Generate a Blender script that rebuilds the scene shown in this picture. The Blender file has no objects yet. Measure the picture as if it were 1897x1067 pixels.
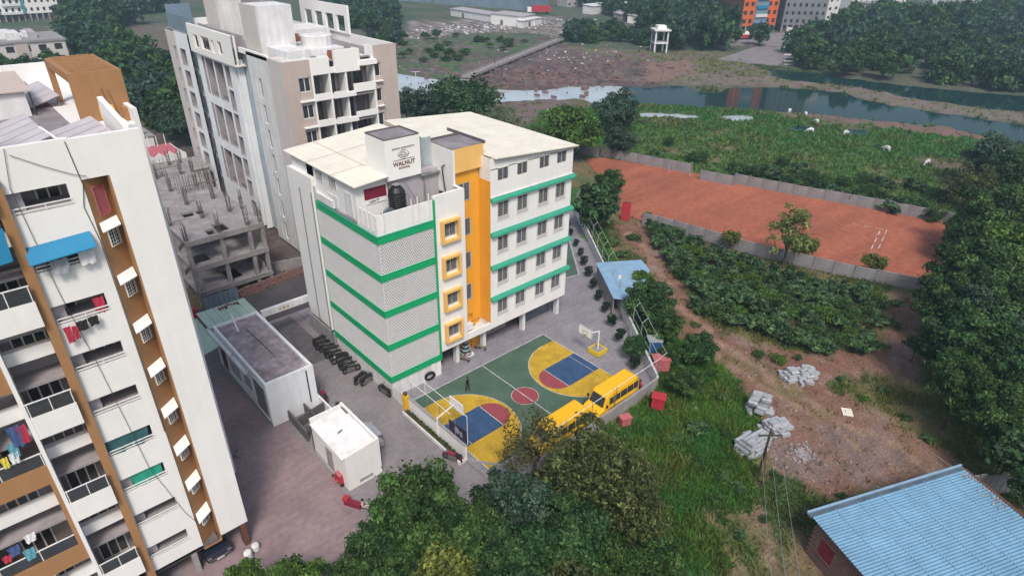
import bpy, bmesh, math, random
import numpy as np
from math import radians as R, sin, cos, pi
from mathutils import Matrix, Vector
random.seed(7); rng = np.random.default_rng(11)
SC = bpy.context.scene; COL = SC.collection
# ---------------------------------------------------------------- camera
CAMX = np.array([-22.959, -41.005, 37.485]); YAW, PIT, ROL, FPX = 0.741404, 0.511312, 0.015778, 1170.86
PW, PH = 1897., 1067.
def cam_axes():
    f = np.array([sin(YAW)*cos(PIT), cos(YAW)*cos(PIT), -sin(PIT)])
    r = np.array([cos(YAW), -sin(YAW), 0.]); u = np.cross(r, f)
    return r*cos(ROL)+u*sin(ROL), -r*sin(ROL)+u*cos(ROL), f
AR, AU, AF = cam_axes()
cd = bpy.data.cameras.new('camera'); cam = bpy.data.objects.new('camera', cd); COL.objects.link(cam)
cd.sensor_width = 36; cd.lens = FPX/PW*36; cd.clip_start = .1; cd.clip_end = 6000
mw = Matrix.Identity(4)
for i in range(3):
    mw[i][0] = AR[i]; mw[i][1] = AU[i]; mw[i][2] = -AF[i]; mw[i][3] = CAMX[i]
cam.matrix_world = mw; SC.camera = cam
# survey helpers: where the sight line of a photo pixel meets a known plane of the place
def ray(u, v): return AF + AR*((u-PW/2)/FPX) - AU*((v-PH/2)/FPX)
def onz(u, v, z=0.): d = ray(u, v); return CAMX + d*((z-CAMX[2])/d[2])
def onx(u, v, x): d = ray(u, v); return CAMX + d*((x-CAMX[0])/d[0])
def ony(u, v, y): d = ray(u, v); return CAMX + d*((y-CAMX[1])/d[1])
def pix(P):
    d = np.asarray(P, float)-CAMX; z = d@AF; z = np.where(z < .5, .5, z)
    return PW/2+FPX*(d@AR)/z, PH/2-FPX*(d@AU)/z, d@AF
# ---------------------------------------------------------------- sky, sun, exposure
W = bpy.data.worlds.new('World'); SC.world = W; W.use_nodes = True
nt = W.node_tree; bg = nt.nodes['Background']; sky = nt.nodes.new('ShaderNodeTexSky')
SUN_EL, SUN_AZ = R(52), R(215)          # sun stands behind and to the left of the viewer
sky.sky_type = 'NISHITA'; sky.sun_disc = False; sky.sun_elevation = SUN_EL; sky.sun_rotation = SUN_AZ
sky.air_density = 1.2; sky.dust_density = 3.5; sky.ozone_density = 1.2
nt.links.new(sky.outputs[0], bg.inputs[0]); bg.inputs[1].default_value = .10
sd = bpy.data.lights.new('sun', 'SUN'); sun = bpy.data.objects.new('sun', sd); COL.objects.link(sun)
sd.energy = 2.1; sd.angle = R(14); sd.color = (1, .93, .84)
dv = Vector((sin(SUN_AZ)*cos(SUN_EL), cos(SUN_AZ)*cos(SUN_EL), sin(SUN_EL)))
sun.rotation_euler = dv.to_track_quat('Z', 'Y').to_euler(); sun.location = (0, 0, 150)
vs = SC.view_settings; vs.view_transform = 'Standard'; vs.look = 'None'; vs.gamma = 1; vs.use_curve_mapping = False
vs.exposure = .50
# ---------------------------------------------------------------- materials
MATS = {}
def mat(name, col, rough=.8, var=.12, scale=1.5, streak=0., bump=0., metal=0., bscale=20., spec=.4, attr=None, fine=0., fscale=9., trans=0., rows=None):
    if name in MATS: return MATS[name]
    m = bpy.data.materials.new(name); m.use_nodes = True; n = m.node_tree.nodes; L = m.node_tree.links
    b = n['Principled BSDF']; b.inputs['Roughness'].default_value = rough; b.inputs['Metallic'].default_value = metal
    b.inputs['Specular IOR Level'].default_value = spec
    tc = n.new('ShaderNodeTexCoord')
    def mul(a, fac_socket, lo, hi):
        mr = n.new('ShaderNodeMapRange'); mr.inputs['From Min'].default_value = .3; mr.inputs['From Max'].default_value = .7
        mr.inputs['To Min'].default_value = lo; mr.inputs['To Max'].default_value = hi
        L.new(fac_socket, mr.inputs['Value'])
        x = n.new('ShaderNodeMix'); x.data_type = 'RGBA'; x.blend_type = 'MULTIPLY'; x.inputs[0].default_value = 1
        L.new(a, x.inputs[6]); L.new(mr.outputs[0], x.inputs[7]); return x.outputs[2]
    if attr:
        a = n.new('ShaderNodeAttribute'); a.attribute_name = attr; out = a.outputs['Color']
    else:
        rgb = n.new('ShaderNodeRGB'); rgb.outputs[0].default_value = (*col, 1); out = rgb.outputs[0]
    if var:
        t = n.new('ShaderNodeTexNoise'); t.inputs['Scale'].default_value = scale; t.inputs['Detail'].default_value = 6; t.inputs['Roughness'].default_value = .65
        L.new(tc.outputs['Object'], t.inputs['Vector']); out = mul(out, t.outputs['Fac'], 1-var, 1+var*.4)
    if fine:
        t = n.new('ShaderNodeTexNoise'); t.inputs['Scale'].default_value = fscale; t.inputs['Detail'].default_value = 4
        L.new(tc.outputs['Object'], t.inputs['Vector']); out = mul(out, t.outputs['Fac'], 1-fine, 1+fine*.6)
    if rows:
        mp = n.new('ShaderNodeMapping'); mp.inputs['Scale'].default_value = rows[0]; L.new(tc.outputs['Object'], mp.inputs[0])
        t = n.new('ShaderNodeTexNoise'); t.inputs['Scale'].default_value = 1.; t.inputs['Detail'].default_value = 4
        L.new(mp.outputs[0], t.inputs['Vector']); out = mul(out, t.outputs['Fac'], 1-rows[1], 1+rows[1]*.5)
    if streak:
        mp = n.new('ShaderNodeMapping'); mp.inputs['Scale'].default_value = (2.2, 2.2, .16); L.new(tc.outputs['Object'], mp.inputs[0])
        t = n.new('ShaderNodeTexNoise'); t.inputs['Scale'].default_value = 1.; t.inputs['Detail'].default_value = 5
        L.new(mp.outputs[0], t.inputs['Vector']); out = mul(out, t.outputs['Fac'], 1-streak, 1.)
    L.new(out, b.inputs['Base Color'])
    if bump:
        t = n.new('ShaderNodeTexNoise'); t.inputs['Scale'].default_value = bscale; t.inputs['Detail'].default_value = 5
        L.new(tc.outputs['Object'], t.inputs['Vector'])
        bp = n.new('ShaderNodeBump'); bp.inputs['Strength'].default_value = bump; bp.inputs['Distance'].default_value = .05
        L.new(t.outputs['Fac'], bp.inputs['Height']); L.new(bp.outputs[0], b.inputs['Normal'])
    if trans:
        o = n['Material Output']; tr = n.new('ShaderNodeBsdfTranslucent'); L.new(out, tr.inputs[0])
        mx = n.new('ShaderNodeMixShader'); mx.inputs[0].default_value = trans
        L.new(b.outputs[0], mx.inputs[1]); L.new(tr.outputs[0], mx.inputs[2]); L.new(mx.outputs[0], o.inputs[0])
    MATS[name] = m; return m
def M(n): return MATS[n]
mat('white_paint', (.80, .79, .78), .75, .05, .6, streak=.05)
mat('white_clean', (.82, .81, .79), .7, .03, .5)
mat('white_dirty', (.75, .75, .76), .8, .14, .7, streak=.2)
mat('bluewhite', (.82, .84, .87), .8, .10, .5, streak=.12)
mat('beige', (.50, .42, .38), .8, .06, .4, streak=.06)
mat('beige_light', (.60, .56, .54), .8, .06, .4, streak=.08)
mat('bluegrey', (.40, .47, .53), .8, .12, .5, streak=.15)
mat('tan', (.36, .19, .085), .75, .08, .8, streak=.08)
mat('orange', (.78, .37, .035), .7, .06, .6, streak=.06)
mat('orange_pale', (.80, .48, .15), .7, .05, .8, streak=.05)
mat('green_band', (.005, .36, .14), .6, .10, 1.2)
mat('green_ledge', (.035, .30, .20), .65, .15, 1.5)
mat('cream_roof', (.80, .755, .655), .6, .12, .5, fine=.04)
mat('concrete', (.30, .285, .29), .9, .25, 1.2, bump=.3, bscale=6)
mat('concrete_raw', (.31, .285, .29), .9, .4, .8, bump=.4, bscale=4, fine=.12)
mat('concrete_dark', (.13, .12, .13), .9, .35, 1.2)
mat('slab_grey', (.27, .245, .265), .9, .35, .55, fine=.2, fscale=4)
mat('dark', (.012, .012, .016), .6, .0)
mat('interior', (.15, .135, .14), .9, .3, .8)
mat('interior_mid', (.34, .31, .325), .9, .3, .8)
mat('glass', (.045, .05, .058), .12, .3, 2., spec=.6)
mat('glass_blue', (.10, .13, .16), .12, .4, 1., spec=.6)
mat('frame_white', (.72, .72, .72), .5, .0)
mat('frame_dark', (.05, .05, .055), .5, .0)
mat('steel', (.35, .35, .36), .45, .1, metal=.6)
mat('steel_white', (.75, .75, .75), .45, .05)
mat('steel_green', (.35, .42, .38), .5, .1)
mat('rust', (.14, .06, .04), .85, .3, 3.)
mat('rebar', (.11, .085, .085), .8, .2)
mat('black_plastic', (.014, .014, .016), .45, .1)
mat('black_rubber', (.02, .02, .02), .8, .1)
mat('chrome', (.55, .55, .56), .25, .0, metal=.9)
mat('red_paint', (.42, .03, .045), .55, .12, 3.)
mat('pink_paint', (.48, .13, .15), .65, .25, 2.5)
mat('blue_paint', (.03, .10, .28), .5, .1)
mat('yellow_paint', (.68, .50, .02), .6, .12, 3.)
mat('bus_yellow', (.80, .46, .015), .38, .05, 1.5)
mat('blue_sheet', (.25, .40, .56), .5, .16, .8, streak=.0, fine=.06)
mat('blue_roof', (.17, .33, .48), .5, .22, .3, fine=.10, fscale=2)
mat('green_sheet', (.40, .52, .42), .6, .15, 1.)
mat('maroon', (.20, .015, .04), .6, .15, 1.)
mat('brick_red', (.22, .13, .12), .9, .35, 1.5, fine=.2)
mat('brown_ink', (.14, .065, .03), .7, .0)
mat('wood', (.20, .15, .12), .85, .3, 2.)
mat('bark', (.075, .055, .042), .95, .3, 4.)
mat('skin', (.22, .11, .07), .6, .0)
mat('cloth_black', (.015, .015, .018), .9, .1)
mat('cloth_white', (.62, .62, .64), .9, .1)
mat('cloth_red', (.38, .03, .06), .9, .1)
mat('cloth_blue', (.05, .09, .22), .9, .1)
mat('cloth_grey', (.30, .32, .36), .9, .2)
mat('cloth_green', (.02, .28, .19), .9, .2)
mat('cloth_teal', (.03, .10, .11), .9, .3)
mat('cloth_cyan', (.10, .30, .38), .9, .2)
mat('cloth_yellow', (.6, .5, .08), .9, .2)
mat('awning_blue', (.015, .20, .38), .6, .12, 1.)
mat('hair', (.01, .008, .007), .6, .0)
mat('tile_pink', (.45, .13, .15), .7, .5, 14.)
mat('orange_tower', (.62, .12, .03), .75, .1, .3)
mat('grey_tower', (.19, .20, .22), .85, .2, .2)
mat('shed_blue', (.18, .25, .32), .6, .2, .2)
mat('block_grey', (.40, .42, .46), .9, .25, 2., fine=.15)
# ---------------------------------------------------------------- mesh helpers
class MB:
    def __init__(s): s.v = []; s.f = []; s.m = []
    def add(s, pts, faces, m=0):
        k = len(s.v); s.v += [tuple(map(float, p)) for p in pts]
        for q in faces: s.f.append([k+i for i in q]); s.m.append(m)
        return s
    def box(s, x0, y0, z0, x1, y1, z1, m=0):
        if x0 > x1: x0, x1 = x1, x0
        if y0 > y1: y0, y1 = y1, y0
        if z0 > z1: z0, z1 = z1, z0
        return s.add([(x0,y0,z0),(x1,y0,z0),(x1,y1,z0),(x0,y1,z0),(x0,y0,z1),(x1,y0,z1),(x1,y1,z1),(x0,y1,z1)],
              [(3,2,1,0),(4,5,6,7),(0,1,5,4),(1,2,6,5),(2,3,7,6),(3,0,4,7)], m)
    def poly(s, pts, m=0): return s.add(pts, [tuple(range(len(pts)))], m)
    def prism(s, pts, z0, z1, m=0):
        n = len(pts); v = [(p[0], p[1], z0) for p in pts]+[(p[0], p[1], z1) for p in pts]
        return s.add(v, [tuple(range(n-1, -1, -1)), tuple(range(n, 2*n))]+[(i, (i+1) % n, n+(i+1) % n, n+i) for i in range(n)], m)
    def ext(s, pts, d, m=0):
        n = len(pts); v = [tuple(p) for p in pts]+[(p[0]+d[0], p[1]+d[1], p[2]+d[2]) for p in pts]
        return s.add(v, [tuple(range(n-1, -1, -1)), tuple(range(n, 2*n))]+[(i, (i+1) % n, n+(i+1) % n, n+i) for i in range(n)], m)
    def cyl(s, p, q, r0, r1=None, n=8, m=0, cap=True):
        r1 = r0 if r1 is None else r1; p = Vector([float(i) for i in p]); q = Vector([float(i) for i in q]); d = q-p
        if d.length < 1e-6: return s
        d.normalize(); a = d.orthogonal().normalized(); b = d.cross(a)
        v = [p+(a*cos(2*pi*i/n)+b*sin(2*pi*i/n))*r0 for i in range(n)]+[q+(a*cos(2*pi*i/n)+b*sin(2*pi*i/n))*r1 for i in range(n)]
        f = [(i, (i+1) % n, n+(i+1) % n, n+i) for i in range(n)]
        if cap: f += [tuple(range(n-1, -1, -1)), tuple(range(n, 2*n))]
        return s.add(v, f, m)
    def tube(s, pts, r, n=5, m=0):
        for a, b in zip(pts[:-1], pts[1:]): s.cyl(a, b, r, r, n, m)
        return s
    def obox(s, c, ax, ay, az, hx, hy, hz, m=0):
        c, ax, ay, az = [Vector([float(i) for i in t]) for t in (c, ax, ay, az)]; v = []
        for z in (-1, 1):
            for x, y in ((-1, -1), (1, -1), (1, 1), (-1, 1)): v.append(c+ax*hx*x+ay*hy*y+az*hz*z)
        return s.add(v, [(3,2,1,0),(4,5,6,7),(0,1,5,4),(1,2,6,5),(2,3,7,6),(3,0,4,7)], m)
    def seg(s, a, b, t, z0, z1, m=0):
        """upright wall slab from ground point a to b"""
        a = np.array(a[:2], float); b = np.array(b[:2], float); d = (b-a)/np.linalg.norm(b-a); n = np.array([-d[1], d[0]])*t/2
        return s.prism([a-n, b-n, b+n, a+n], z0, z1, m)
    def sphere(s, c, r, n=8, k=5, sq=(1, 1, 1), m=0):
        v = [(c[0], c[1], c[2]-r*sq[2])]
        for i in range(1, k):
            t = -pi/2+pi*i/k
            for j in range(n): v.append((c[0]+r*sq[0]*cos(t)*cos(2*pi*j/n), c[1]+r*sq[1]*cos(t)*sin(2*pi*j/n), c[2]+r*sq[2]*sin(t)))
        v.append((c[0], c[1], c[2]+r*sq[2])); f = [(0, 1+(j+1) % n, 1+j) for j in range(n)]
        for i in range(k-2):
            for j in range(n): a = 1+i*n; f.append((a+j, a+(j+1) % n, a+n+(j+1) % n, a+n+j))
        a = 1+(k-2)*n; f += [(a+j, a+(j+1) % n, len(v)-1) for j in range(n)]
        return s.add(v, f, m)
    def lathe(s, prof, c, n=14, m=0):
        v = []
        for r, z in prof: v += [(c[0]+r*cos(2*pi*j/n), c[1]+r*sin(2*pi*j/n), c[2]+z) for j in range(n)]
        f = [(i*n+j, i*n+(j+1) % n, (i+1)*n+(j+1) % n, (i+1)*n+j) for i in range(len(prof)-1) for j in range(n)]
        f += [tuple(range(n-1, -1, -1)), tuple(range((len(prof)-1)*n, len(prof)*n))]
        return s.add(v, f, m)
    def mesh(s, name, mats, off=(0, 0, 0), smooth=False):
        me = bpy.data.meshes.new(name); o = np.array(off)
        me.from_pydata([(p[0]-o[0], p[1]-o[1], p[2]-o[2]) for p in s.v], [], s.f)
        for m in (mats if isinstance(mats, (list, tuple)) else [mats]): me.materials.append(M(m))
        if any(s.m): me.polygons.foreach_set('material_index', s.m)
        if smooth: me.polygons.foreach_set('use_smooth', [True]*len(s.f))
        me.update(); return me
    def build(s, name, mats, parent=None, local=False, smooth=False):
        off = (0, 0, 0)
        if parent is not None and not local:
            off = wloc(parent)
        return link(name, s.mesh(name, mats, off, smooth), parent)
WL = {}
def wloc(o): return WL.get(o.name, (0, 0, 0))
def link(name, me, parent=None, loc=(0, 0, 0), rot=0.):
    o = bpy.data.objects.new(name, me); COL.objects.link(o); o.parent = parent
    o.location = loc; o.rotation_euler = (0, 0, rot)
    if parent is not None:
        b = wloc(parent); WL[o.name] = tuple(b[i]+loc[i] for i in range(3))
    else: WL[o.name] = tuple(loc)
    return o
def put(name, me, parent, wp, rot=0.):
    """child mesh placed at a world point under an unrotated parent"""
    b = wloc(parent); return link(name, me, parent, tuple(float(wp[i]-b[i]) for i in range(3)), rot)
def tag(o, label, cat, group=None):
    o['label'] = label; o['category'] = cat
    if group: o['group'] = group
    return o
def thing(name, label, cat, loc=(0, 0, 0), rot=0., group=None):
    loc = tuple(float(i) for i in loc)
    o = bpy.data.objects.new(name, None); COL.objects.link(o); o.location = loc; o.rotation_euler = (0, 0, rot)
    o.empty_display_size = .3; WL[o.name] = loc
    return tag(o, label, cat, group)
def struct(o): o['kind'] = 'structure'; return o
def stuff(o): o['kind'] = 'stuff'; return o
def dup(root, loc, rot=0., label=None, group=None, scale=None):
    r = root.copy(); COL.objects.link(r); r.location = tuple(float(i) for i in loc); r.rotation_euler = (0, 0, rot); WL[r.name] = tuple(loc)
    if scale: r.scale = (scale,)*3
    if label: r['label'] = label
    if group: r['group'] = group
    for ch in KIDS(root):
        c = ch.copy(); COL.objects.link(c); c.parent = r
        for g in KIDS(ch):
            d = g.copy(); COL.objects.link(d); d.parent = c
    return r
def KIDS(o): return [c for c in o.children]
def holewall(mb, axis, pos, a0, a1, z0, z1, holes, depth, m=0, mr=None):
    """wall face on plane axis=pos looking to the negative axis, with real openings (a0,a1,z0,z1) and reveals"""
    mr = m if mr is None else mr
    A = sorted({a0, a1, *[h[0] for h in holes], *[h[1] for h in holes]}); Z = sorted({z0, z1, *[h[2] for h in holes], *[h[3] for h in holes]})
    def P(a, d, z): return (a, pos+d, z) if axis == 'y' else (pos+d, a, z)
    def q(pts): mb.poly(pts if axis == 'y' else pts[::-1], m)
    for i in range(len(Z)-1):
        run = None
        for j in range(len(A)):
            solid = False
            if j < len(A)-1:
                ca, cz = (A[j]+A[j+1])/2, (Z[i]+Z[i+1])/2
                solid = not any(h[0] < ca < h[1] and h[2] < cz < h[3] for h in holes)
            if solid and run is None: run = A[j]
            if not solid and run is not None:
                q([P(run, 0, Z[i]), P(A[j], 0, Z[i]), P(A[j], 0, Z[i+1]), P(run, 0, Z[i+1])]); run = None
    for h in holes:
        b0, b1, c0, c1 = h[:4]
        for pts in ([P(b0,0,c0),P(b0,depth,c0),P(b0,depth,c1),P(b0,0,c1)], [P(b1,depth,c0),P(b1,0,c0),P(b1,0,c1),P(b1,depth,c1)],
                    [P(b0,0,c0),P(b1,0,c0),P(b1,depth,c0),P(b0,depth,c0)], [P(b0,depth,c1),P(b1,depth,c1),P(b1,0,c1),P(b0,0,c1)]):
            mb.poly(pts, mr)
def win_set(key, w, h, nx=2, bars=(0, 0), frame='frame_white', pane='glass', fw=.06, grille='frame_white', gr=.012):
    """shared meshes of a window looking to -Y: frame, pane and grille"""
    f = MB(); f.box(-w/2, -.03, 0, w/2, .03, fw); f.box(-w/2, -.03, h-fw, w/2, .03, h)
    for i in range(nx+1):
        x = -w/2+fw/2+(w-fw)*i/nx; f.box(x-fw/2, -.032, fw, x+fw/2, .028, h-fw)
    p = MB(); p.box(-w/2+fw/2, .0, fw/2, w/2-fw/2, .02, h-fw/2)
    g = None
    if bars[0]:
        g = MB()
        for i in range(1, bars[0]): x = -w/2+w*i/bars[0]; g.box(x-gr, -.07, .02, x+gr, -.07+2*gr, h-.02)
        for i in range(bars[1]+1 if bars[1] else 0): z = .03+(h-.06)*i/bars[1]; g.box(-w/2, -.075, z-gr, w/2, -.075+2*gr, z+gr)
        g = g.mesh(key+'_grille', grille)
    return f.mesh(key+'_frame', frame), p.mesh(key+'_pane', pane), g
def put_win(ws, parent, wp, rot=0.):
    o = put('window', ws[0], parent, wp, rot)
    link('pane', ws[1], o)
    if ws[2]: link('grille', ws[2], o)
    return o
def text_mesh(txt, size, name, m, bold=.0, ext=.012, spacing=1.):
    c = bpy.data.curves.new(name, 'FONT'); c.body = txt; c.size = size; c.align_x = 'CENTER'; c.extrude = ext; c.offset = bold; c.space_character = spacing
    o = bpy.data.objects.new(name, c); COL.objects.link(o)
    dg = bpy.context.evaluated_depsgraph_get(); me = bpy.data.meshes.new_from_object(o.evaluated_get(dg))
    bpy.data.objects.remove(o); bpy.data.curves.remove(c); me.materials.clear(); me.materials.append(M(m))
    for v in me.vertices: v.co = (v.co.x, -v.co.z, v.co.y)      # upright, reads from -Y
    return me
# ================================================================ GROUND
def hsh(ix, iy, s): 
    h = (ix.astype(np.int64)*374761393+iy.astype(np.int64)*668265263+s*1442695041) & 0xffffffff
    h = ((h ^ (h >> 13))*1274126177) & 0xffffffff; return ((h ^ (h >> 16)) & 0xffff)/65535.
def vnoise(x, y, s):
    ix, iy = np.floor(x), np.floor(y); fx, fy = x-ix, y-iy; fx = fx*fx*(3-2*fx); fy = fy*fy*(3-2*fy)
    a, b, c, d = hsh(ix, iy, s), hsh(ix+1, iy, s), hsh(ix, iy+1, s), hsh(ix+1, iy+1, s)
    return (a*(1-fx)+b*fx)*(1-fy)+(c*(1-fx)+d*fx)*fy
def fbm(x, y, s, o=4):
    t = 0; a = .5; n = 0
    for k in range(o): t = t+a*vnoise(x*2**k, y*2**k, s+k*17); n += a; a *= .55
    return t/n
def inpoly(x, y, P):
    r = np.zeros(x.shape, bool); n = len(P)
    for i in range(n):
        x1, y1 = P[i]; x2, y2 = P[(i+1) % n]
        if y1 == y2: continue
        c = ((y1 > y) != (y2 > y)) & (x < (x2-x1)*(y-y1)/(y2-y1)+x1); r ^= c
    return r
def arr(*segs):
    o = []
    for a, b, st in segs: o += list(np.arange(a, b, st))
    return np.array(o+[segs[-1][1]])
GX = arr((-900, -200, 50), (-200, -44, 12), (-44, 100, .75), (100, 250, 1.5), (250, 560, 6), (560, 1500, 60))
GY = arr((-700, -100, 40), (-100, -56, 6), (-56, 50, .75), (50, 200, 1.5), (200, 520, 6), (520, 1500, 60))
X, Y = np.meshgrid(GX, GY); P = np.stack([X, Y, 0*X], -1); U, V, DZ = pix(P); vis = DZ > 2
U = np.where(vis, U, -5000); V = np.where(vis, V, 5000)
# ragged region borders: shift the survey coordinates by a little world noise
rg = np.clip(1200/np.maximum(DZ, 20), 2, 22)
Uj = U+(fbm(X*.35, Y*.35, 5)-.5)*2*rg*1.2; Vj = V+(fbm(X*.35, Y*.35, 9)-.5)*2*rg*.7
n1 = fbm(X*.06, Y*.06, 1); n2 = fbm(X*.3, Y*.3, 2); n3 = fbm(X*1.1, Y*1.1, 3, 2)
C = np.zeros(X.shape+(3,))
def c3(*c): return np.array(c)
def mixc(a, b, t): t = np.clip(t, 0, 1)[..., None]; return a*(1-t)+b*t
GRASS, GRASS2, DRY, DIRT, RED, MUD, ROCK, SAND = c3(.040,.120,.028), c3(.10,.14,.035), c3(.17,.135,.06), c3(.235,.14,.098), c3(.21,.095,.07), c3(.12,.085,.085), c3(.17,.125,.12), c3(.22,.18,.17)
base = mixc(mixc(GRASS, DRY, (n1-.35)*3), DIRT, (n2-.55)*4)
C[:] = base
RIV = np.zeros(X.shape); ROUGH = np.full(X.shape, .12); GR = np.zeros(X.shape)
def region(poly, col, jit=True): 
    m = inpoly(Uj if jit else U, Vj if jit else V, poly) & vis
    C[m] = (col if col.ndim == 1 else col[m]); return m
# far side of the river, hazy scrub and rubbish banks
region([(-400,-60),(2300,-60),(2300,300),(1100,300),(700,330),(200,330),(-400,300)], mixc(mixc(c3(.055,.10,.055), c3(.11,.115,.08), (n1-.35)*3), c3(.19,.16,.15), (n2-.62)*4))
region([(735,60),(1050,70),(1060,200),(735,200)], mixc(mixc(c3(.060,.125,.045), MUD, (n2-.40)*5), c3(.2,.17,.16), (n3-.60)*5))
region([(760,40),(1040,30),(1060,75),(990,62),(880,62),(735,75)], mixc(c3(.16,.13,.115), c3(.34,.32,.31), (n3-.5)*5))
region([(860,120),(1040,85),(1200,100),(1260,150),(1190,166),(1000,166),(850,150)], mixc(ROCK, c3(.10,.075,.08), (n2-.42)*6))
region([(1040,90),(1330,95),(1420,130),(1560,160),(1250,160),(1210,120)], mixc(c3(.15,.15,.07), ROCK, (n2-.45)*5))
region([(1195,118),(1275,110),(1290,140),(1200,155)], mixc(c3(.26,.15,.12), ROCK, (n3-.5)*4))
region([(185,50),(320,45),(330,85),(300,128),(250,118),(205,95)], mixc(c3(.16,.125,.105), c3(.08,.11,.055), (n2-.5)*5))
region([(262,235),(420,300),(575,440),(610,530),(480,545),(330,545),(262,400)], mixc(MUD*.8, c3(.16,.13,.12), (n2-.5)*4))
# red-brown rocky flat by the near water, green marsh and bank
region([(940,185),(1160,175),(1190,190),(1180,215),(960,220)], mixc(ROCK, c3(.13,.12,.06), (n2-.5)*5))
marsh = region([(1180,188),(1300,196),(1400,202),(1560,216),(1720,230),(1830,255),(1930,290),(1930,440),(1760,420),(1560,375),(1300,325),(1100,290),(960,250),(1000,210)],
       mixc(mixc(c3(.045,.14,.035), c3(.09,.15,.045), (n2-.45)*4), c3(.14,.115,.07), (n1-.64)*6))
region([(1180,235),(1320,240),(1560,280),(1730,330),(1760,380),(1560,372),(1300,322),(1110,285)], mixc(c3(.075,.145,.04), c3(.16,.14,.07), (n2-.52)*4))
region([(1390,205),(1500,211),(1640,222),(1790,240),(1860,262),(1700,245),(1560,226),(1450,214)], mixc(c3(.22,.13,.11), c3(.12,.11,.06), (n3-.5)*4))
spit = [(1290,140),(1440,146),(1560,160),(1640,172),(1760,190),(1920,208),(1920,232),(1750,208),(1650,193),(1590,180),(1500,163),(1400,158),(1300,160),(1240,156)]
region(spit, mixc(c3(.16,.145,.10), c3(.20,.15,.14), (n2-.4)*4))
# near land
region([(1060,330),(1800,430),(2100,520),(2100,1300),(1200,1300),(1000,1000),(1200,700)], mixc(mixc(c3(.075,.115,.04), DRY, (n2-.42)*4), DIRT, (n1-.5)*4))
GRm = region([(1040,400),(1120,420),(1180,560),(1230,620),(1330,640),(1420,760),(1400,880),(1340,1000),(1300,1090),(880,1090),(900,900),(1000,860),(1200,740),(1190,680)],
       mixc(GRASS, c3(.085,.165,.03), (n2-.4)*4)); GR[GRm] = 1
region([(1560,715),(1700,690),(1780,800),(1820,870),(1700,850),(1600,780)], mixc(c3(.12,.13,.04), c3(.18,.14,.07), (n2-.45)*4))
soil = mixc(mixc(DIRT, RED, (n1-.35)*3), c3(.26,.19,.16), (n2-.6)*5)
region([(1135,415),(1185,410),(1225,455),(1265,525),(1295,580),(1345,615),(1420,640),(1500,650),(1640,640),(1645,540),(1690,545),(1735,600),(1738,660),(1690,700),(1560,692),(1545,712),(1640,765),(1760,840),(1770,880),(1640,905),(1500,915),(1440,840),(1400,750),(1330,665),(1270,610),(1235,560),(1200,500)], soil)
region([(1120,560),(1240,570),(1300,640),(1400,660),(1500,730),(1620,800),(1500,770),(1400,720),(1320,665)], mixc(soil, DRY, n2*1.2))
region([(1300,945),(1400,930),(1440,1000),(1420,1100),(1340,1100),(1345,1010)], mixc(c3(.24,.155,.11), mixc(DRY, GRASS*1.1, n3), (n2-.36)*5))
region([(1410,780),(1640,790),(1700,860),(1560,900),(1440,880)], mixc(soil, c3(.215,.15,.135), (n2-.4)*4))
def rut(pts, w_, col):
    for a, b in zip(pts[:-1], pts[1:]): 
        d = np.array(b)-np.array(a); nn = np.array([-d[1], d[0]])/np.hypot(*d)*w_; region([tuple(np.array(a)-nn), tuple(np.array(b)-nn), tuple(np.array(b)+nn), tuple(np.array(a)+nn)], col)
for dx, dy in ((0, 0), (26, -14)): rut([(1330+dx,650+dy),(1400+dx,715+dy),(1470+dx,755+dy),(1560+dx,800+dy),(1640+dx,850+dy),(1690+dx,890+dy)], 4, c3(.29,.185,.135))
rut([(1160,430),(1215,500),(1255,560),(1310,612),(1370,655)], 5, c3(.30,.19,.135)); rut([(1700,600),(1690,650),(1620,690),(1530,705)], 5, c3(.28,.17,.13))
# river bed
for poly in ([(725,133),(800,146),(850,152),(890,160),(900,166),(860,170),(800,186),(725,186)],
             [(890,164),(1000,166),(1100,160),(1190,160),(1195,190),(1110,190),(1080,178),(1000,182),(945,186),(900,186)],
             [(1180,166),(1240,157),(1330,161),(1400,160),(1500,165),(1560,171),(1590,182),(1650,195),(1750,210),(1930,236),(1930,264),(1800,241),(1750,229),(1640,220),(1560,214),(1500,208),(1400,200),(1300,195),(1180,187)],
             [(1440,128),(1560,143),(1700,160),(1930,180),(1930,206),(1800,194),(1700,180),(1590,160),(1500,150),(1430,140)],
             [(1182,210),(1215,207),(1232,211),(1262,210),(1302,215),(1270,217),(1236,214),(1200,215)], [(1338,214),(1362,213),(1390,216),(1384,220),(1356,218)], [(1475,231),(1510,235),(1505,239),(1470,236)], [(1570,236),(1610,240),(1600,246),(1565,242)]):
    RIV[inpoly(U, V, poly) & vis] = 1
isl = inpoly(Uj, Vj, [(1270,162),(1350,160),(1340,172),(1290,172)]) & vis; RIV[isl] = 0
k = np.array([.25, .5, .25])
for _ in range(2):
    RIV = np.apply_along_axis(lambda r: np.convolve(np.pad(r, 1, 'edge'), k, 'valid'), 0, RIV)
    RIV = np.apply_along_axis(lambda r: np.convolve(np.pad(r, 1, 'edge'), k, 'valid'), 1, RIV)
far = np.clip((np.hypot(X-10, Y-5)-45)/60, 0, 1)
Z = (n2-.5)*.5*far+(n3-.5)*.25*np.clip(far+.35*GR, 0, 1)+(n1-.5)*1.0*far
Z = np.where(np.abs(Z) > 0, Z, 0); Z = np.clip(Z, -.22, 3)-RIV*1.1
built = (X > -60) & (X < 46) & (Y > -60) & (Y < 78)
Z = np.where(built & (GR < .5), np.minimum(Z, 0)*.2-.02, Z)
rock = inpoly(Uj, Vj, [(860,115),(1040,85),(1200,95),(1280,110),(1290,140),(1260,155),(1190,164),(1000,164),(850,148)]) & vis
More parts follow.
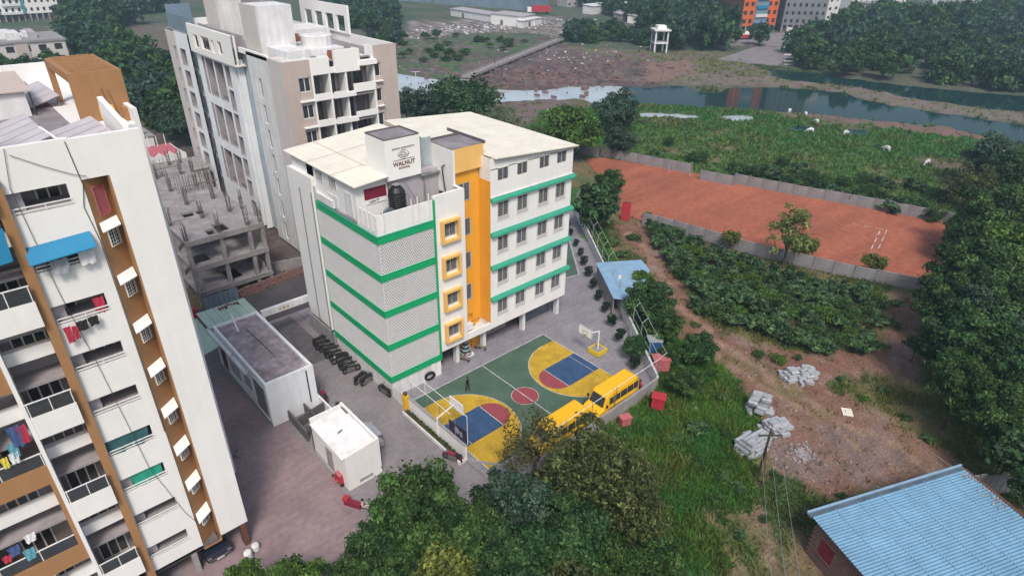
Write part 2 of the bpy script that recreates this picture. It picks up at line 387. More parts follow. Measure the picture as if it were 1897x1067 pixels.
infield = inpoly(U, V, [(1080,290),(1120,286),(1290,318),(1790,412),(1800,470),(1710,530),(1560,512),(1330,460),(1200,425),(1145,402)]) & vis
Z = np.where(infield, np.minimum(Z, -.06), Z)
Z += np.where(rock, np.maximum(fbm(X*.5, Y*.5, 33, 3)-.5, 0)*2.4, 0)*(RIV < .1)
C *= (.80+.4*n3)[..., None]
C = mixc(C, c3(.06,.06,.05), RIV*1.2)
ny, nx = X.shape; verts = np.stack([X, Y, Z], -1).reshape(-1, 3)
idx = np.arange(nx*ny).reshape(ny, nx); F = np.stack([idx[:-1,:-1], idx[:-1,1:], idx[1:,1:], idx[1:,:-1]], -1).reshape(-1, 4)
def np_mesh(name, verts, faces, mats, cols=None, smooth=False):
    me = bpy.data.meshes.new(name); k = faces.shape[1]
    me.vertices.add(len(verts)); me.vertices.foreach_set('co', np.ascontiguousarray(verts, dtype=np.float32).ravel())
    me.loops.add(faces.size); me.loops.foreach_set('vertex_index', faces.astype(np.int32).ravel())
    me.polygons.add(len(faces)); me.polygons.foreach_set('loop_start', np.arange(0, faces.size, k, dtype=np.int32))
    if smooth: me.polygons.foreach_set('use_smooth', np.ones(len(faces), bool))
    me.update(calc_edges=True)
    if cols is not None:
        a = me.color_attributes.new('cover', 'FLOAT_COLOR', 'POINT')
        a.data.foreach_set('color', np.concatenate([cols, np.ones((len(cols), 1))], 1).astype(np.float32).ravel())
    for m in mats: me.materials.append(M(m))
    return me
mat('soil', (1, 1, 1), .95, .30, .9, attr='cover', fine=.45, fscale=5., bump=.6, bscale=8)
struct(link('ground', np_mesh('ground', verts, F, ['soil'], C.reshape(-1, 3), True)))
# ---- water
w = bpy.data.materials.new('water'); w.use_nodes = True; MATS['water'] = w; b = w.node_tree.nodes['Principled BSDF']
b.inputs['Base Color'].default_value = (.008, .034, .036, 1); b.inputs['Roughness'].default_value = .06; b.inputs['IOR'].default_value = 1.33
b.inputs['Specular IOR Level'].default_value = .14
t = w.node_tree.nodes.new('ShaderNodeTexNoise'); t.inputs['Scale'].default_value = .9; t.inputs['Detail'].default_value = 3
tcn = w.node_tree.nodes.new('ShaderNodeTexCoord'); bp = w.node_tree.nodes.new('ShaderNodeBump'); bp.inputs['Strength'].default_value = .05; bp.inputs['Distance'].default_value = .2
w.node_tree.links.new(tcn.outputs['Object'], t.inputs[0]); w.node_tree.links.new(t.outputs[0], bp.inputs['Height']); w.node_tree.links.new(bp.outputs[0], b.inputs['Normal'])
q = [onz(*p)[:2] for p in ((700,110),(1180,120),(1450,115),(1960,170),(1960,300),(1300,260),(1150,230),(700,200))]
struct(MB().poly([(*p, -.33) for p in q]).build('river', 'water'))
mat('sky_pale_water', (.46,.51,.55), .12, .18, .08, spec=.7)  # pale base colour has the bright sky reflection painted into the water
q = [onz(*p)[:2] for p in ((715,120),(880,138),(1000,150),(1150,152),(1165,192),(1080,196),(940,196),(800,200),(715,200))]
struct(MB().poly([(*p, -.30) for p in q]).build('sky_pale_pool', 'sky_pale_water'))
q = [onz(*p)[:2] for p in ((1172,200),(1310,208),(1400,212),(1395,226),(1300,224),(1180,222))]
struct(MB().poly([(*p, -.30) for p in q]).build('sky_pale_pool', 'sky_pale_water'))
# ---- paved yard of the compound (left) and school playground
mat('paver', (.25, .223, .238), .85, .28, .25, fine=.12, fscale=2.5, bump=.2, bscale=5, rows=((.3, 2.2, 1), .06))
mat('paver_red', (.29, .215, .225), .85, .3, .2, fine=.15, fscale=2, rows=((.25, 2.2, 1), .12))
mat('tarmac', (.085, .078, .085), .9, .35, .3, fine=.2)
mat('play_grey', (.26, .245, .275), .85, .22, .4, fine=.15, fscale=3, rows=((.3, 3., 1), .14))
struct(MB().poly([(-60,-32,.02),(-8,-32,.02),(.05,-15.4,.02),(.05,-10.9,.02),(.05,27,.02),(-60,27,.02)]).build('paved_yard', 'paver'))
PA = np.array([44.9, 18.9]); PB = np.array([19.55, -15.05]); 
struct(MB().poly([(.1,-15.3,.02),(19.4,-15.1,.02),(44.8,18.9,.02),(55,33,.02),(24,33,.02),(.1,26,.02)]).build('school_playground', 'play_grey'))
# reddish worn paving rows between the blocks: rows of pavers laid as low ribs
struct(MB().poly([(-22,-14,.03),(-9,-12,.03),(-8.9,3.2,.03),(-10.3,3.4,.03),(-10.2,13,.03),(-16,13,.03)]).build('worn_paving', 'paver_red'))
struct(MB().poly([(-16,20,.024),(6.5,20,.024),(6.5,27.5,.024),(-16,27.5,.024)]).build('access_road', 'tarmac'))
struct(MB().poly([(-5.2,9.6,.032),(-.9,9.6,.032),(-.9,19.4,.032),(-5.2,19.4,.032)]).build('dark_forecourt', 'concrete_dark'))
# ---- basketball court painted on the playground
mat('court_green', (.075, .135, .10), .8, .34, .45, fine=.2); mat('court_yellow', (.53, .34, .03), .8, .34, .7, fine=.22)
mat('court_blue', (.035, .085, .19), .8, .34, .8, fine=.26); mat('court_red', (.28, .06, .075), .8, .15, 1., fine=.12); mat('line_white', (.55, .55, .55), .8, .5, 1.2)
court = thing('basketball_court', 'painted basketball court of green, yellow, blue and red on the grey playground', 'basketball court', (9.35, -7.2, .02))
MB().poly([(.75,-12.9,.028),(17.9,-12.9,.028),(17.9,-1.45,.028),(.75,-1.45,.028)]).build('green_field', 'court_green', court)
def arc(cx, cy, r, a0, a1, n=28): return [(cx+r*cos(R(a0+(a1-a0)*i/n)), cy+r*sin(R(a0+(a1-a0)*i/n))) for i in range(n+1)]
ln = MB(); cy = -7.75
for s in (1, -1):
    mx = lambda p: (9.35+s*(p[0]-9.35), p[1])
    MB().poly([(*mx(p), .034) for p in [(17.85,-12.5),(17.85,-3.0)]+arc(16.3,cy,4.75,90,270)]).build('yellow_zone', 'court_yellow', court)
    MB().poly([(*mx(p), .040) for p in arc(13.5,cy,1.68,90,270)]).build('red_semicircle', 'court_red', court)
    MB().poly([(*mx(p), .042) for p in [(13.5,cy+1.7),(17.85,cy+1.7),(17.85,cy-1.7),(13.5,cy-1.7)]]).build('blue_key', 'court_blue', court)
    def line(p, q, wd=.07):
        p, q = np.array(mx(p)), np.array(mx(q)); d = (q-p)/np.linalg.norm(q-p)*wd/2; nn = np.array([-d[1], d[0]])
        ln.poly([(*(p-nn), .048), (*(q-nn), .048), (*(q+nn), .048), (*(p+nn), .048)])
    line((13.5,cy-1.7),(13.5,cy+1.7)); line((17.05,cy-1.7),(17.05,cy+1.7),.05); line((17.85,-12.9),(17.85,-1.5),.09)
    a = arc(16.3,cy,4.75,90,270)
    for p, q_ in zip(a[:-1], a[1:]): line(p, q_, .06)
line((.8,-1.5),(17.85,-1.5),.09); line((9.35,-1.5),(9.35,-12.9),.08); line((.8,-12.85),(17.85,-12.85),.09)
MB().poly([(*p, .040) for p in arc(9.35,-7.75,1.25,0,360)]).build('red_circle', 'court_red', court)
a = arc(9.35,-7.75,1.27,0,360)
for p, q_ in zip(a[:-1], a[1:]): line(p, q_, .05)
stuff(ln.build('white_line', 'line_white', court))
# second court corner behind the school
struct(MB().poly([(24.5,7,.03),(30.8,5.4,.03),(37.5,13.5,.03),(24.5,18,.03)]).build('rear_court', 'court_green'))
struct(MB().add([], []).seg((24.5,6.95),(30.9,5.3),.1,.02,.036).seg((30.9,5.3),(37.6,13.4),.1,.02,.036).build('rear_court_line', 'line_white'))
# ---- red earth playing field
mat('red_earth', (.37, .118, .068), .95, .25, .07, fine=.2, fscale=1.2, bump=.3, bscale=3, rows=((.05, .5, 1), .16))
fp = [onz(*p)[:2] for p in ((1085,296),(1116,292),(1280,320),(1560,374),(1768,416),(1785,450),(1770,490),(1700,520),(1560,505),(1330,452),(1215,420),(1160,398))]
struct(MB().prism([p for p in fp][::-1], -.2, .035).build('red_playing_field', 'red_earth'))
# ================================================================ SCHOOL
FL = 3.45
sch = thing('school_building', 'white five storey school with green banded lattice corner and orange stair recess', 'school building', (5.5, 5, 0))
S = sch
ZB, ZTOP = 1.78, 16.36          # lattice bottom band, terrace level band
W1, L1, X2, X3, XS = 5.51, 10.33, 11.68, 22.4, 8.72
# main walls (front facade with the recess at XS..X2)
cols_x = [13.25, 15.67, 18.45, 20.82]
body = MB()
hol = [(x-.68, x+.68, 4.15+FL*k, 5.65+FL*k) for k in range(4) for x in cols_x]
hol += [(x-.68, x+.68, 18.02, 19.28) for x in (13.21, 15.58, 18.43, 20.8)]
holewall(body, 'y', -.12, X2, X3, 2.65, 19.2, hol, .18)
body.poly([(X2,-.12,19.2),(X3,-.12,19.2),(X3,-.12,19.5),(X2,-.12,20.3)])
hs = [(6.33, 7.75, 14.3-FL*k, 15.62-FL*k) for k in range(4)]
holewall(body, 'y', -.12, W1+.06, XS, 2.65, 18.25, hs, .18)
body.box(W1+.06, .07, 2.65, XS, .25, 18.25); body.box(XS-.18, .25, 2.65, XS, 1.5, 18.25)
body.box(X2+.02, .07, 2.65, X3-.02, 12.0, 16.9); body.box(X2+.2, .08, 16.9, X3-.02, 15.9, 19.35)
body.box(X3-.02, -.12, 2.65, X3+.0, 15.9, 19.4)
body.poly([(X2,-.12,2.65),(X3,-.12,2.65),(X3,15.9,2.65),(X2,15.9,2.65)])
body.build('facade_wall', 'white_paint', S)
MB().box(XS+.02, -.12, 2.65, X2-.02, .1, 3.36).build('recess_sill_wall', 'white_paint', S)
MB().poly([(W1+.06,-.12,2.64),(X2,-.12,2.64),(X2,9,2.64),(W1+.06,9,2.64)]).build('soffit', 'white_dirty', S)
# window panes are dark rooms behind grilles
mat('grille_grey', (.30,.30,.32), .6, .1)
GK = dict(grille='grille_grey', gr=.013, fw=.06)
ws = win_set('school_window', 1.34, 1.48, 2, (9, 5), **GK); wu = win_set('upper_window', 1.34, 1.24, 2, (8, 0), **GK); wo = win_set('box_window', 1.40, 1.30, 2, (8, 6), **GK)
surr = MB(); surr.box(-.78,-.035,-.36,.78,-.005,-.30); surr.box(-.80,-.05,-.30,-.68,-.002,1.5); surr.box(.68,-.05,-.30,.80,-.002,1.5); surr.box(-.68,-.03,-.3,.68,-.004,0, 1)
mat('tile_sill', (.55,.54,.55), .6, .25, 6.); surr = surr.mesh('surround', ['white_dirty', 'tile_sill'])
for k in range(4):
    for x in cols_x:
        put_win(ws, S, (x, -.04, 4.16+FL*k)); put('window_surround', surr, S, (x, -.12, 4.15+FL*k))
for x in (13.21, 15.58, 18.43, 20.8): put_win(wu, S, (x, -.04, 18.03))
for k in range(4):
    z = 6.01+FL*k
    m = MB(); m.ext([(X2-.02,-.12,z+.30),(X2-.02,-.45,z+.02),(X2-.02,-.47,z-.12),(X2-.02,-.12,z-.02)], (X3-X2+.3,0,0)); m.build('sun_ledge', 'green_ledge', S)
MB().box(X2,-.2,16.62,X3+.05,-.12,16.70).build('string_course', 'white_dirty', S)
# orange window boxes on the white strip
for k in range(4):
    z0 = 14.0-FL*k; m = MB(); x0, x1 = 5.98, 7.98; zz0, zz1 = z0-.12, z0+1.98
    d = -.50
    m.box(x0,d,zz1-.22,x1,-.125,zz1); m.box(x0,d,zz0,x1,-.125,zz0+.2); m.box(x0,d,zz0+.2,x0+.24,-.125,zz1-.22); m.box(x1-.24,d,zz0+.2,x1,-.125,zz1-.22)
    m.build('window_box', 'orange_pale', S); put_win(wo, S, (7.04, -.03, 14.31-FL*k))
# orange recess: back wall with windows, the side wall and the raised box
m = MB(); ho = [(9.2, 10.66, 16.3-FL*k, 18.05-FL*k) for k in range(5)]
holewall(m, 'y', 1.5, XS, X2, 3.36, 19.2, [(a, b, max(c, 3.4), d) for a, b, c, d in ho if d > 3.5], .15, 0)
m.box(XS, 1.72, .05, X2, 1.9, 19.2); m.box(X2-.03, -.11, 3.36, X2+.018, 1.5, 18.2)
m.build('orange_wall', 'orange', S)
wr = win_set('stair_window', 1.44, 1.7, 2, (7, 7), **GK)
for k in range(5):
    if 16.3-FL*k > 3: put_win(wr, S, (9.93, 1.56, 16.32-FL*k))
m = MB(); m.box(8.75,1.15,19.25,11.95,4.6,21.35); m.build('stair_head', 'orange_pale', S)
MB().box(8.55,1.14,17.2,8.74,4.6,21.30).build('stair_head_side', 'white_paint', S)
m = MB(); m.box(8.6,1.2,21.36,11.9,4.6,21.40); m.build('stair_head_roof', 'slab_grey', S)
m = MB(); m.box(11.9,1.0,21.36,12.05,6.4,21.62); m.box(8.6,4.5,21.36,11.9,4.62,21.6); m.build('stair_head_parapet', 'concrete_dark', S)
MB().box(XS+.2,.25,3.37,XS+1.0,.75,4.0).build('air_conditioner', 'frame_white', S)
m = MB(); m.box(X2-.02,-.13,18.2,X2+.03,1.4,20.3); m.build('end_panel', 'white_paint', S)
# ground floor under the building: columns, back wall, orange entrance
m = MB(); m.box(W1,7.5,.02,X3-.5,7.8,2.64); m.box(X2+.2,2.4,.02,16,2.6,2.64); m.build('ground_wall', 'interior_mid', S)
for x in (7.9, 11.35, 16.85, 22.05):
    for y in (.75, 6.):
        MB().box(x-.2,y-.25,.02,x+.2,y+.25,2.64).build('column', 'white_dirty', S)
MB().box(9.0,1.6,.02,9.3,2.1,2.64).box(10.6,1.55,.02,11.1,1.7,2.64).build('entrance_pier', 'orange', S)
MB().box(9.32,2.2,.02,10.6,2.3,2.5).build('entrance_door', 'maroon', S)
MB().box(17.2,1.6,.02,21.8,1.7,2.64).build('hall_glazing', 'glass_blue', S)
# ---- lattice corner block
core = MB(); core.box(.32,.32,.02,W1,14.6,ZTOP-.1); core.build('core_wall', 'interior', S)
m = MB(); m.box(.02,.02,.02,W1-.6,.3,ZB); m.box(.02,.3,.02,.3,L1,ZB); m.build('plinth_wall', 'white_dirty', S)
m = MB(); m.box(W1-1.2,-.08,.02,W1-.75,.015,ZB); m.box(W1-.75,.03,.02,W1,.1,ZB)
m.build('plinth_pier', 'white_paint', S)
for k in range(5):
    z = ZB+FL*k; h = .62
    m = MB(); m.box(-.10,-.10,z,W1,.30,z+h); m.box(-.10,.30,z,.30,L1,z+h); m.build('band', 'green_band', S)
    MB().box(-.14,-.14,z+h,W1-.003,.31,z+h+.05).box(-.14,.31,z+h,.31,L1-.003,z+h+.05).build('band_coping', 'green_ledge' if k == 4 else 'green_band', S)
mat('lattice_white', (.66, .655, .67), .7, .08, 1.5)
def lattice(w, h, nx, nz):
    b = MB(); px, pz = w/nx, h/nz
    for j in range(nz):
        z0 = j*pz; off = .5*px*(j % 2)
        b.box(0, -.05, z0, w, 0, z0+pz*.34)
        for i in range(nx+1):
            a = max(0, i*px-off-.0); a1 = min(w, a+px*.36)
            if a1 > a: b.add([(a,-.045,z0+pz*.34),(a1,-.045,z0+pz*.34),(a1,-.045,z0+pz),(a,-.045,z0+pz),(a,.02,z0+pz*.34),(a1,.02,z0+pz*.34),(a1,.02,z0+pz),(a,.02,z0+pz)],
                               [(0,1,2,3),(1,5,6,2),(4,0,3,7)])
    return b
zh = FL-.67
fm = lattice(W1-.12, zh, 23, 18).mesh('front_lattice', 'lattice_white'); sm = lattice(L1-.03, zh, 52, 20).mesh('side_lattice', 'lattice_white')
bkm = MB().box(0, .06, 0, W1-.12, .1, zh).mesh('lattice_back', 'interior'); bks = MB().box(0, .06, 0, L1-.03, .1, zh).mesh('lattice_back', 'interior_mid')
for k in range(4):
    z = ZB+.67+FL*k
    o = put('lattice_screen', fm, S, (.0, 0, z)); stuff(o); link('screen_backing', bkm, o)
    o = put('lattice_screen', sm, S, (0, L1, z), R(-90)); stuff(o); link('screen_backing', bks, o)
MB().box(W1-.10,-.16,ZB,W1+.05,.2,18.0).build('corner_strip', 'green_band', S)
MB().box(-.12,L1-.002,ZB,.2,L1+.10,17.6).build('side_strip', 'steel_green', S)
# white end wall left of the lattice
m = MB(); m.poly([(-.28,L1+.1,2.4),(-.28,15.2,3.2),(-.28,15.2,18.4),(-.28,L1+.1,17.55)]); m.poly([(-.28,L1+.1,2.4),(-.28,L1+.1,17.55),(1,L1+.1,17.55),(1,L1+.1,2.4)])
m.box(-.2,L1+.15,2.4,1,15.2,18.3); m.build('end_wall', 'white_paint', S)
MB().cyl((-.32,12.9,2.6),(-.32,12.9,16.8),.06).cyl((-.32,L1+.25,.1),(-.32,L1+.25,17),.06).build('drain_pipe', 'steel', S)
m = MB(); m.box(-.2,L1+.1,.02,.05,16,1.9); m.build('base_wall', 'concrete', S)
MB().box(.05,L1+.1,.02,.3,15.2,2.4).build('base_opening', 'dark', S)
# terrace with set back top floor
m = MB(); m.box(.02,.02,ZTOP-.1,W1+3.2,7,16.42); m.build('terrace_floor', 'slab_grey', S)
m = MB(); m.box(.0,.0,16.26,W1-.1,.14,18.0); m.box(0,.14,16.26,.14,3.1,18.0); m.box(W1+.06,.28,16.4,XS,.34,18.24); m.box(XS-.3,-.1,18.25,XS,1.1,18.29)
m.build('parapet', 'white_paint', S)
for x in (.6, 3.3, 3.9, 5.0): MB().cyl((x,-.08,16.6),(x,-.08,18.6+.1*(x > 3)),.05).build('parapet_post', 'steel_white', S)
for y in (.5, 1.2, 1.9, 2.6): MB().cyl((-.08,y,16.6),(-.08,y,18.7),.05).build('parapet_post', 'steel_white', S)
# top floor walls (left wing)
m = MB(); m.box(.25,3.4,16.42,3.3,12,19.55); m.box(.25,L1+.4,16.42,8,15.0,19.55); m.box(3.3,5,16.4,11.6,15,19.7)
m.build('penthouse_wall', 'white_paint', S)
MB().box(.0,7.2,16.4,.24,L1,17.1).box(.0,L1-.15,17.1,.24,L1,17.6).build('side_parapet', 'white_dirty', S)
wp = win_set('strip_window', 1.3, .95, 3, (7, 0))
for y in (9.6, 7.2): put_win(wp, S, (.22, y, 18.25), R(-90))
MB().box(.19,6.6,16.6,.245,8.4,17.6).build('wall_panel', 'white_dirty', S); MB().box(.17,4.0,16.5,.245,5.2,18.6).build('side_door', 'white_dirty', S)
# roofs: two sheets with seams, thin and overhanging
def sheet(pts, name, m, th=.07, seams=(), n=1):
    a = np.array(pts, float); b = MB(); b.ext([tuple(p) for p in a], (0, 0, -th)); return b.build(name, m, S)
lw = lambda x: 19.66+.075*x
rw = lambda x: 20.36-.078*(x-11.75)
lp = [(-.15,2.75),(3.08,2.75),(3.08,6.1),(10.2,6.1),(10.2,15.7),(-.15,15.7)]
b = MB(); b.ext([(x, y, lw(x)) for x, y in lp], (0,0,-.08)); b.build('roof_sheet', 'cream_roof', S)
rp = [(11.98,-.45),(22.75,-.45),(22.75,16.5),(11.3,16.5),(10.6,8.8),(11.98,6.6)]
b = MB(); b.ext([(x, y, rw(x)) for x, y in rp], (0,0,-.08)); b.build('roof_sheet', 'cream_roof', S)
b = MB()
for x in np.arange(.4, 10, .55): 
    y0 = 2.75 if x < 3 else 6.1; b.box(x-.02, y0, lw(x)-.02, x+.02, 15.7, lw(x)+.022)
b.build('roof_rib', 'cream_roof', S)
b = MB()
for x in np.arange(12.3, 22.7, .55): b.box(x-.02, -.45, rw(x)-.03, x+.02, 16.5, rw(x)+.02)
b.build('roof_rib', 'cream_roof', S)
mat('seam', (.50,.46,.38), .8, .1)
b = MB()
for y in (6.6, 11.1): b.add([(-.15,y-.035,lw(-.15)+.026),(3.0 if y < 7 else 10.2,y-.035,lw(3.0 if y < 7 else 10.2)+.026),(3.0 if y < 7 else 10.2,y+.035,lw(3.0 if y < 7 else 10.2)+.026),(-.15,y+.035,lw(-.15)+.026)], [(0,1,2,3)])
b.add([(2.9,6.1,lw(2.9)+.026),(2.98,6.1,lw(2.98)+.026),(2.98,15.7,lw(2.98)+.026),(2.9,15.7,lw(2.9)+.026)], [(0,1,2,3)])
b.build('roof_seam', 'seam', S)
b = MB(); b.ext([(11.98,-.45,rw(11.98)-.09),(22.75,-.45,rw(22.75)-.09),(22.75,-.45,rw(22.75)-.2),(11.98,-.45,rw(11.98)-.2)], (0,.05,0)); b.ext([(-.15,2.75,lw(0)-.09),(3.08,2.75,lw(3)-.09),(3.08,2.75,lw(3)-.18),(-.15,2.75,lw(0)-.18)], (0,.05,0)); b.build('eave_trim', 'steel', S)
# lift tower carrying the name board
m = MB(); m.box(3.1,3.0,19.3,6.52,6.0,22.72); m.build('sign_tower', 'white_clean', S)
m = MB(); m.box(3.1,3.0,22.72,6.52,3.12,22.80); m.box(3.1,5.88,22.72,6.52,6.0,22.85); m.box(3.1,3.12,22.72,3.22,5.88,22.8); m.box(6.40,3.12,22.72,6.52,5.88,22.85); m.build('sign_tower_rim', 'concrete_dark', S)
MB().box(3.22,3.12,22.70,6.40,5.88,22.74).build('sign_tower_roof', 'slab_grey', S)
m = MB(); m.box(3.4,3.35,16.42,8.55,5.5,19.35); m.build('tower_base', 'interior_mid', S); M('interior_mid')
mat('pale_grey', (.42,.39,.42), .85, .15, .8, streak=.1); bpy.data.objects[-1:] 
S_base = [o for o in S.children if o.name.startswith('tower_base')][0]; S_base.data.materials[0] = M('pale_grey')
m = MB(); m.box(6.55,4.2,19.4,8.5,4.3,21.9); m.build('zinc_cladding', 'glass_blue', S)
[o for o in S.children if o.name.startswith('zinc_cladding')][0].data.materials[0] = mat('zinc', (.48,.53,.57), .6, .35, .5, streak=.35)
MB().box(6.5,3.0,19.0,8.7,3.5,19.1).build('lean_shade', 'steel', S)
# lettering and emblem on the name board (front face y = 3.0)
def put_text(t, sz, x, z, nm, bold=0., sp=1.): put(nm, text_mesh(t, sz, nm, 'brown_ink', bold, .012, sp), S, (x, 2.985, z))
cx = 4.86
put_text("ARPITA KARKAREY'S", .215, cx, 21.82, 'lettering', .002, 1.12)
put_text('WALNUT', .50, cx, 20.42, 'lettering', .014, 1.02); put_text('SCHOOL', .27, cx, 20.12, 'lettering', .006, 1.05)
m = MB(); m.box(cx-1.05,2.975,20.90,cx+1.05,2.995,20.935); m.build('rule_line', 'brown_ink', S)
m = MB()
def stroke(pts, wd=.022):
    for p, q_ in zip(pts[:-1], pts[1:]):
        p, q_ = np.array(p), np.array(q_); d = q_-p; L_ = np.linalg.norm(d)
        if L_ < 1e-6: continue
        nrm = np.array([-d[1], d[0]])/L_*wd/2; d = d/L_*wd*.3
        m.add([(*(p-nrm-d),0),(*(q_-nrm+d),0),(*(q_+nrm+d),0),(*(p+nrm-d),0)], [(0,1,2,3)])
e0, ez = 21.34, .42
up = lambda k, a, n=18: [(cx-.56+1.12*i/n, e0+k*a*sin(pi*i/n)**.9) for i in range(n+1)]
stroke(up(1, .38), .035); stroke(up(-1, .38), .035); stroke(up(-1, .26)); stroke([(cx-.5+1.0*i/12, e0-.05+.03*sin(3*pi*i/12)) for i in range(13)], .03)
for a, w_ in ((.28, .62), (.18, .5), (.09, .36)): stroke([(cx-.05-w_/2+w_*i/12, e0+.02+a*sin(pi*i/12)) for i in range(13)], .024)
for a, w_ in ((-.17, .6), (-.09, .34)): stroke([(cx-w_/2+w_*i/12, e0-.06+a*sin(pi*i/12)) for i in range(13)], .022)
mm = MB()
for vtx in m.v: pass
mm.v = [(p[0], 2.985, p[1]) for p in m.v]; mm.f = m.f; mm.m = m.m; mm.build('emblem', 'brown_ink', S)
MB().cyl((11.4,16.2,20.3),(11.4,16.2,22.4),.035).build('roof_mast', 'steel', S)
# terrace equipment
t = thing('water_tank', 'upright black ribbed water tank on the terrace below the name board', 'water tank', (3.6,2.5,16.42))
pr_ = [(.72,0),(.74,.1)]
for k in range(9): pr_ += [(.76,.2+k*.2),(.72,.3+k*.2)]
pr_ += [(.70,2.15),(.45,2.5),(.3,2.55),(.3,2.68)]
MB().lathe(pr_, (3.6,2.5,16.42), 18).build('tank_shell', 'black_plastic', t); MB().lathe([(.33,2.66),(.33,2.74),(.1,2.78)], (3.6,2.5,16.42), 14).build('lid', 'steel', t)
t = thing('water_tank', 'grey toppled water tank lying beside the black upright tank', 'water tank', (1.9,1.7,16.42), group=None)
MB().cyl((1.5,1.2,17.0),(2.5,2.0,17.0),.55,.55,14).build('tank_shell', 'glass_blue', t); MB().cyl((1.35,1.08,17.0),(1.5,1.2,17.0),.3,.5,12).build('tank_neck', 'steel', t)
t = thing('wall_sign', 'dark red sign panel with white lettering strip on the terrace wall', 'sign', (2.0,3.35,17.4))
MB().box(1.05,3.32,18.05,3.1,3.39,19.0).build('red_panel', 'maroon', t); MB().box(1.05,3.325,17.65,3.05,3.385,18.04).build('white_panel', 'white_clean', t)
put('lettering', text_mesh('LAN IT', .3, 'sign_text', 'cloth_black', .006), t, (1.9, 3.315, 17.75))
t = thing('terrace_pipe', 'grey water pipes rising from the terrace beside the orange stair head', 'pipe', (8.2,2.2,16.42))
MB().tube([(6.9,3.2,16.5),(6.9,3.2,19.2),(7.6,3.1,19.25)],.07).build('pipe', 'steel', t); MB().tube([(8.3,1.9,16.5),(8.2,2.3,19.7),(8.5,2.3,19.8)],.07).build('pipe', 'frame_dark', t); MB().tube([(4.6,2.6,19.0),(5.6,1.6,16.6)],.07).build('pipe', 'steel', t)
# ================================================================ APARTMENT BLOCK ON THE LEFT
A = thing('apartment_block', 'tall white apartment block with brown pillars and a brown roof pergola at left', 'apartment building', (-20, -6, 0))
FY = -7.0; PIT_ = 2.87
top = [27.23-PIT_*k for k in range(9)]
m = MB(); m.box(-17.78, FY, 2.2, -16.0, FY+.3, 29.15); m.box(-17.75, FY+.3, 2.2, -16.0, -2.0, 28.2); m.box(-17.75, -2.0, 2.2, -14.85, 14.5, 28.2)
m.box(-18.95, FY, 27.25, -17.78, FY+.3, 29.15)
m.build('end_wall', 'white_paint', A)
m = MB(); holewall(m, 'y', FY, -21.9, -18.95, 2.0, 29.2, [(-21.86, -19.56, t-1.03, t) for t in top], .25)
m.box(-19.15, FY+.25, 2.0, -18.95, FY+1.2, 29.0); m.poly([(-21.9,FY,29.2),(-18.95,FY,29.2),(-18.95,FY+.3,29.2),(-21.9,FY+.3,29.2)])
m.build('front_wall', 'white_paint', A)
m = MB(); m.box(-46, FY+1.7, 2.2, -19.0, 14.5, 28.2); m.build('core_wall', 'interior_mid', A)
m = MB(); m.box(-46, FY+.3, 28.0, -17.8, 14.5, 28.22); m.build('roof_slab', 'slab_grey', A)
m = MB(); m.box(-46, 14.1, 28.2, -14.85, 14.5, 29.3); m.box(-15.1, -2, 28.2, -14.85, 14.1, 29.0); m.build('roof_parapet', 'white_paint', A)
for k in range(9): MB().box(-46, FY+.26, top[k]-1.15, -18.97, FY+1.7, top[k]-1.0).build('floor_slab', 'interior_mid', A)
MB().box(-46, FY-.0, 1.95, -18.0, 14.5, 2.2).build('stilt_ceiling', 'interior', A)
# brown recess with shaded windows
m = MB(); m.prism([(-18.93,FY+.01),(-17.79,FY+.86),(-17.79,FY+1.1),(-18.93,FY+1.1)], 1.9, 27.25); m.box(-17.86, FY+.004, 1.9, -17.782, FY+.80, 27.25); m.box(-18.94, FY+.05, 1.7, -17.79, FY+.95, 1.9)
m.build('brown_recess', 'tan', A)
wsm = win_set('recess_window', .66, 1.15, 2, (5, 6), gr=.008, fw=.04); 
chz = [24.95-2.87*k for k in range(8)]
for z in chz:
    MB().ext([(-18.80,FY+.08,z+.06),(-17.90,FY+.74,z+.06),(-17.93,FY-.02,z-.16),(-18.86,FY-.62,z-.16)], (0,0,-.05)).build('window_shade', 'white_clean', A)
    put_win(wsm, A, (-18.30, FY+.44, z-1.35), R(36.7))
put_win(win_set('tile_window', .7, 1.5, 1, (0, 0), 'tile_pink', 'tile_pink'), A, (-18.35, FY+.40, 25.25), R(36.7))
# brown pillar and the strip at its right
MB().box(-22.32, FY-.25, 1.2, -21.9, FY+.6, 28.0).build('brown_pillar', 'tan', A)
MB().box(-46, FY, 26.65, -22.33, FY+.3, 29.2).build('upper_wall', 'white_paint', A)
# utility balconies: two white rails, back wall window, and clutter
wb = win_set('back_window', 1.0, 1.2, 2, (0, 0)); door = win_set('balcony_door', 1.5, 2.0, 3, (0, 0), fw=.08)
for k, t in enumerate(top):
    m = MB()
    for z in (t-.93, t-.74): m.box(-21.84, FY-.03, z, -19.5, FY+.02, z+.05)
    for x in (-21.8, -20.6, -19.55): m.box(x-.02, FY-.025, t-1.0, x+.02, FY+.015, t-.72)
    m.build('balcony_rail', 'steel_white', A); put_win(wb, A, (-20.2-.5*(k % 3), FY+1.66, t-1.15))
    MB().box(-21.85, FY+.4, t-1.0, -21.3, FY+1.5, t+.3).build('side_partition', 'interior_mid' if k % 2 else 'pale_grey', A)
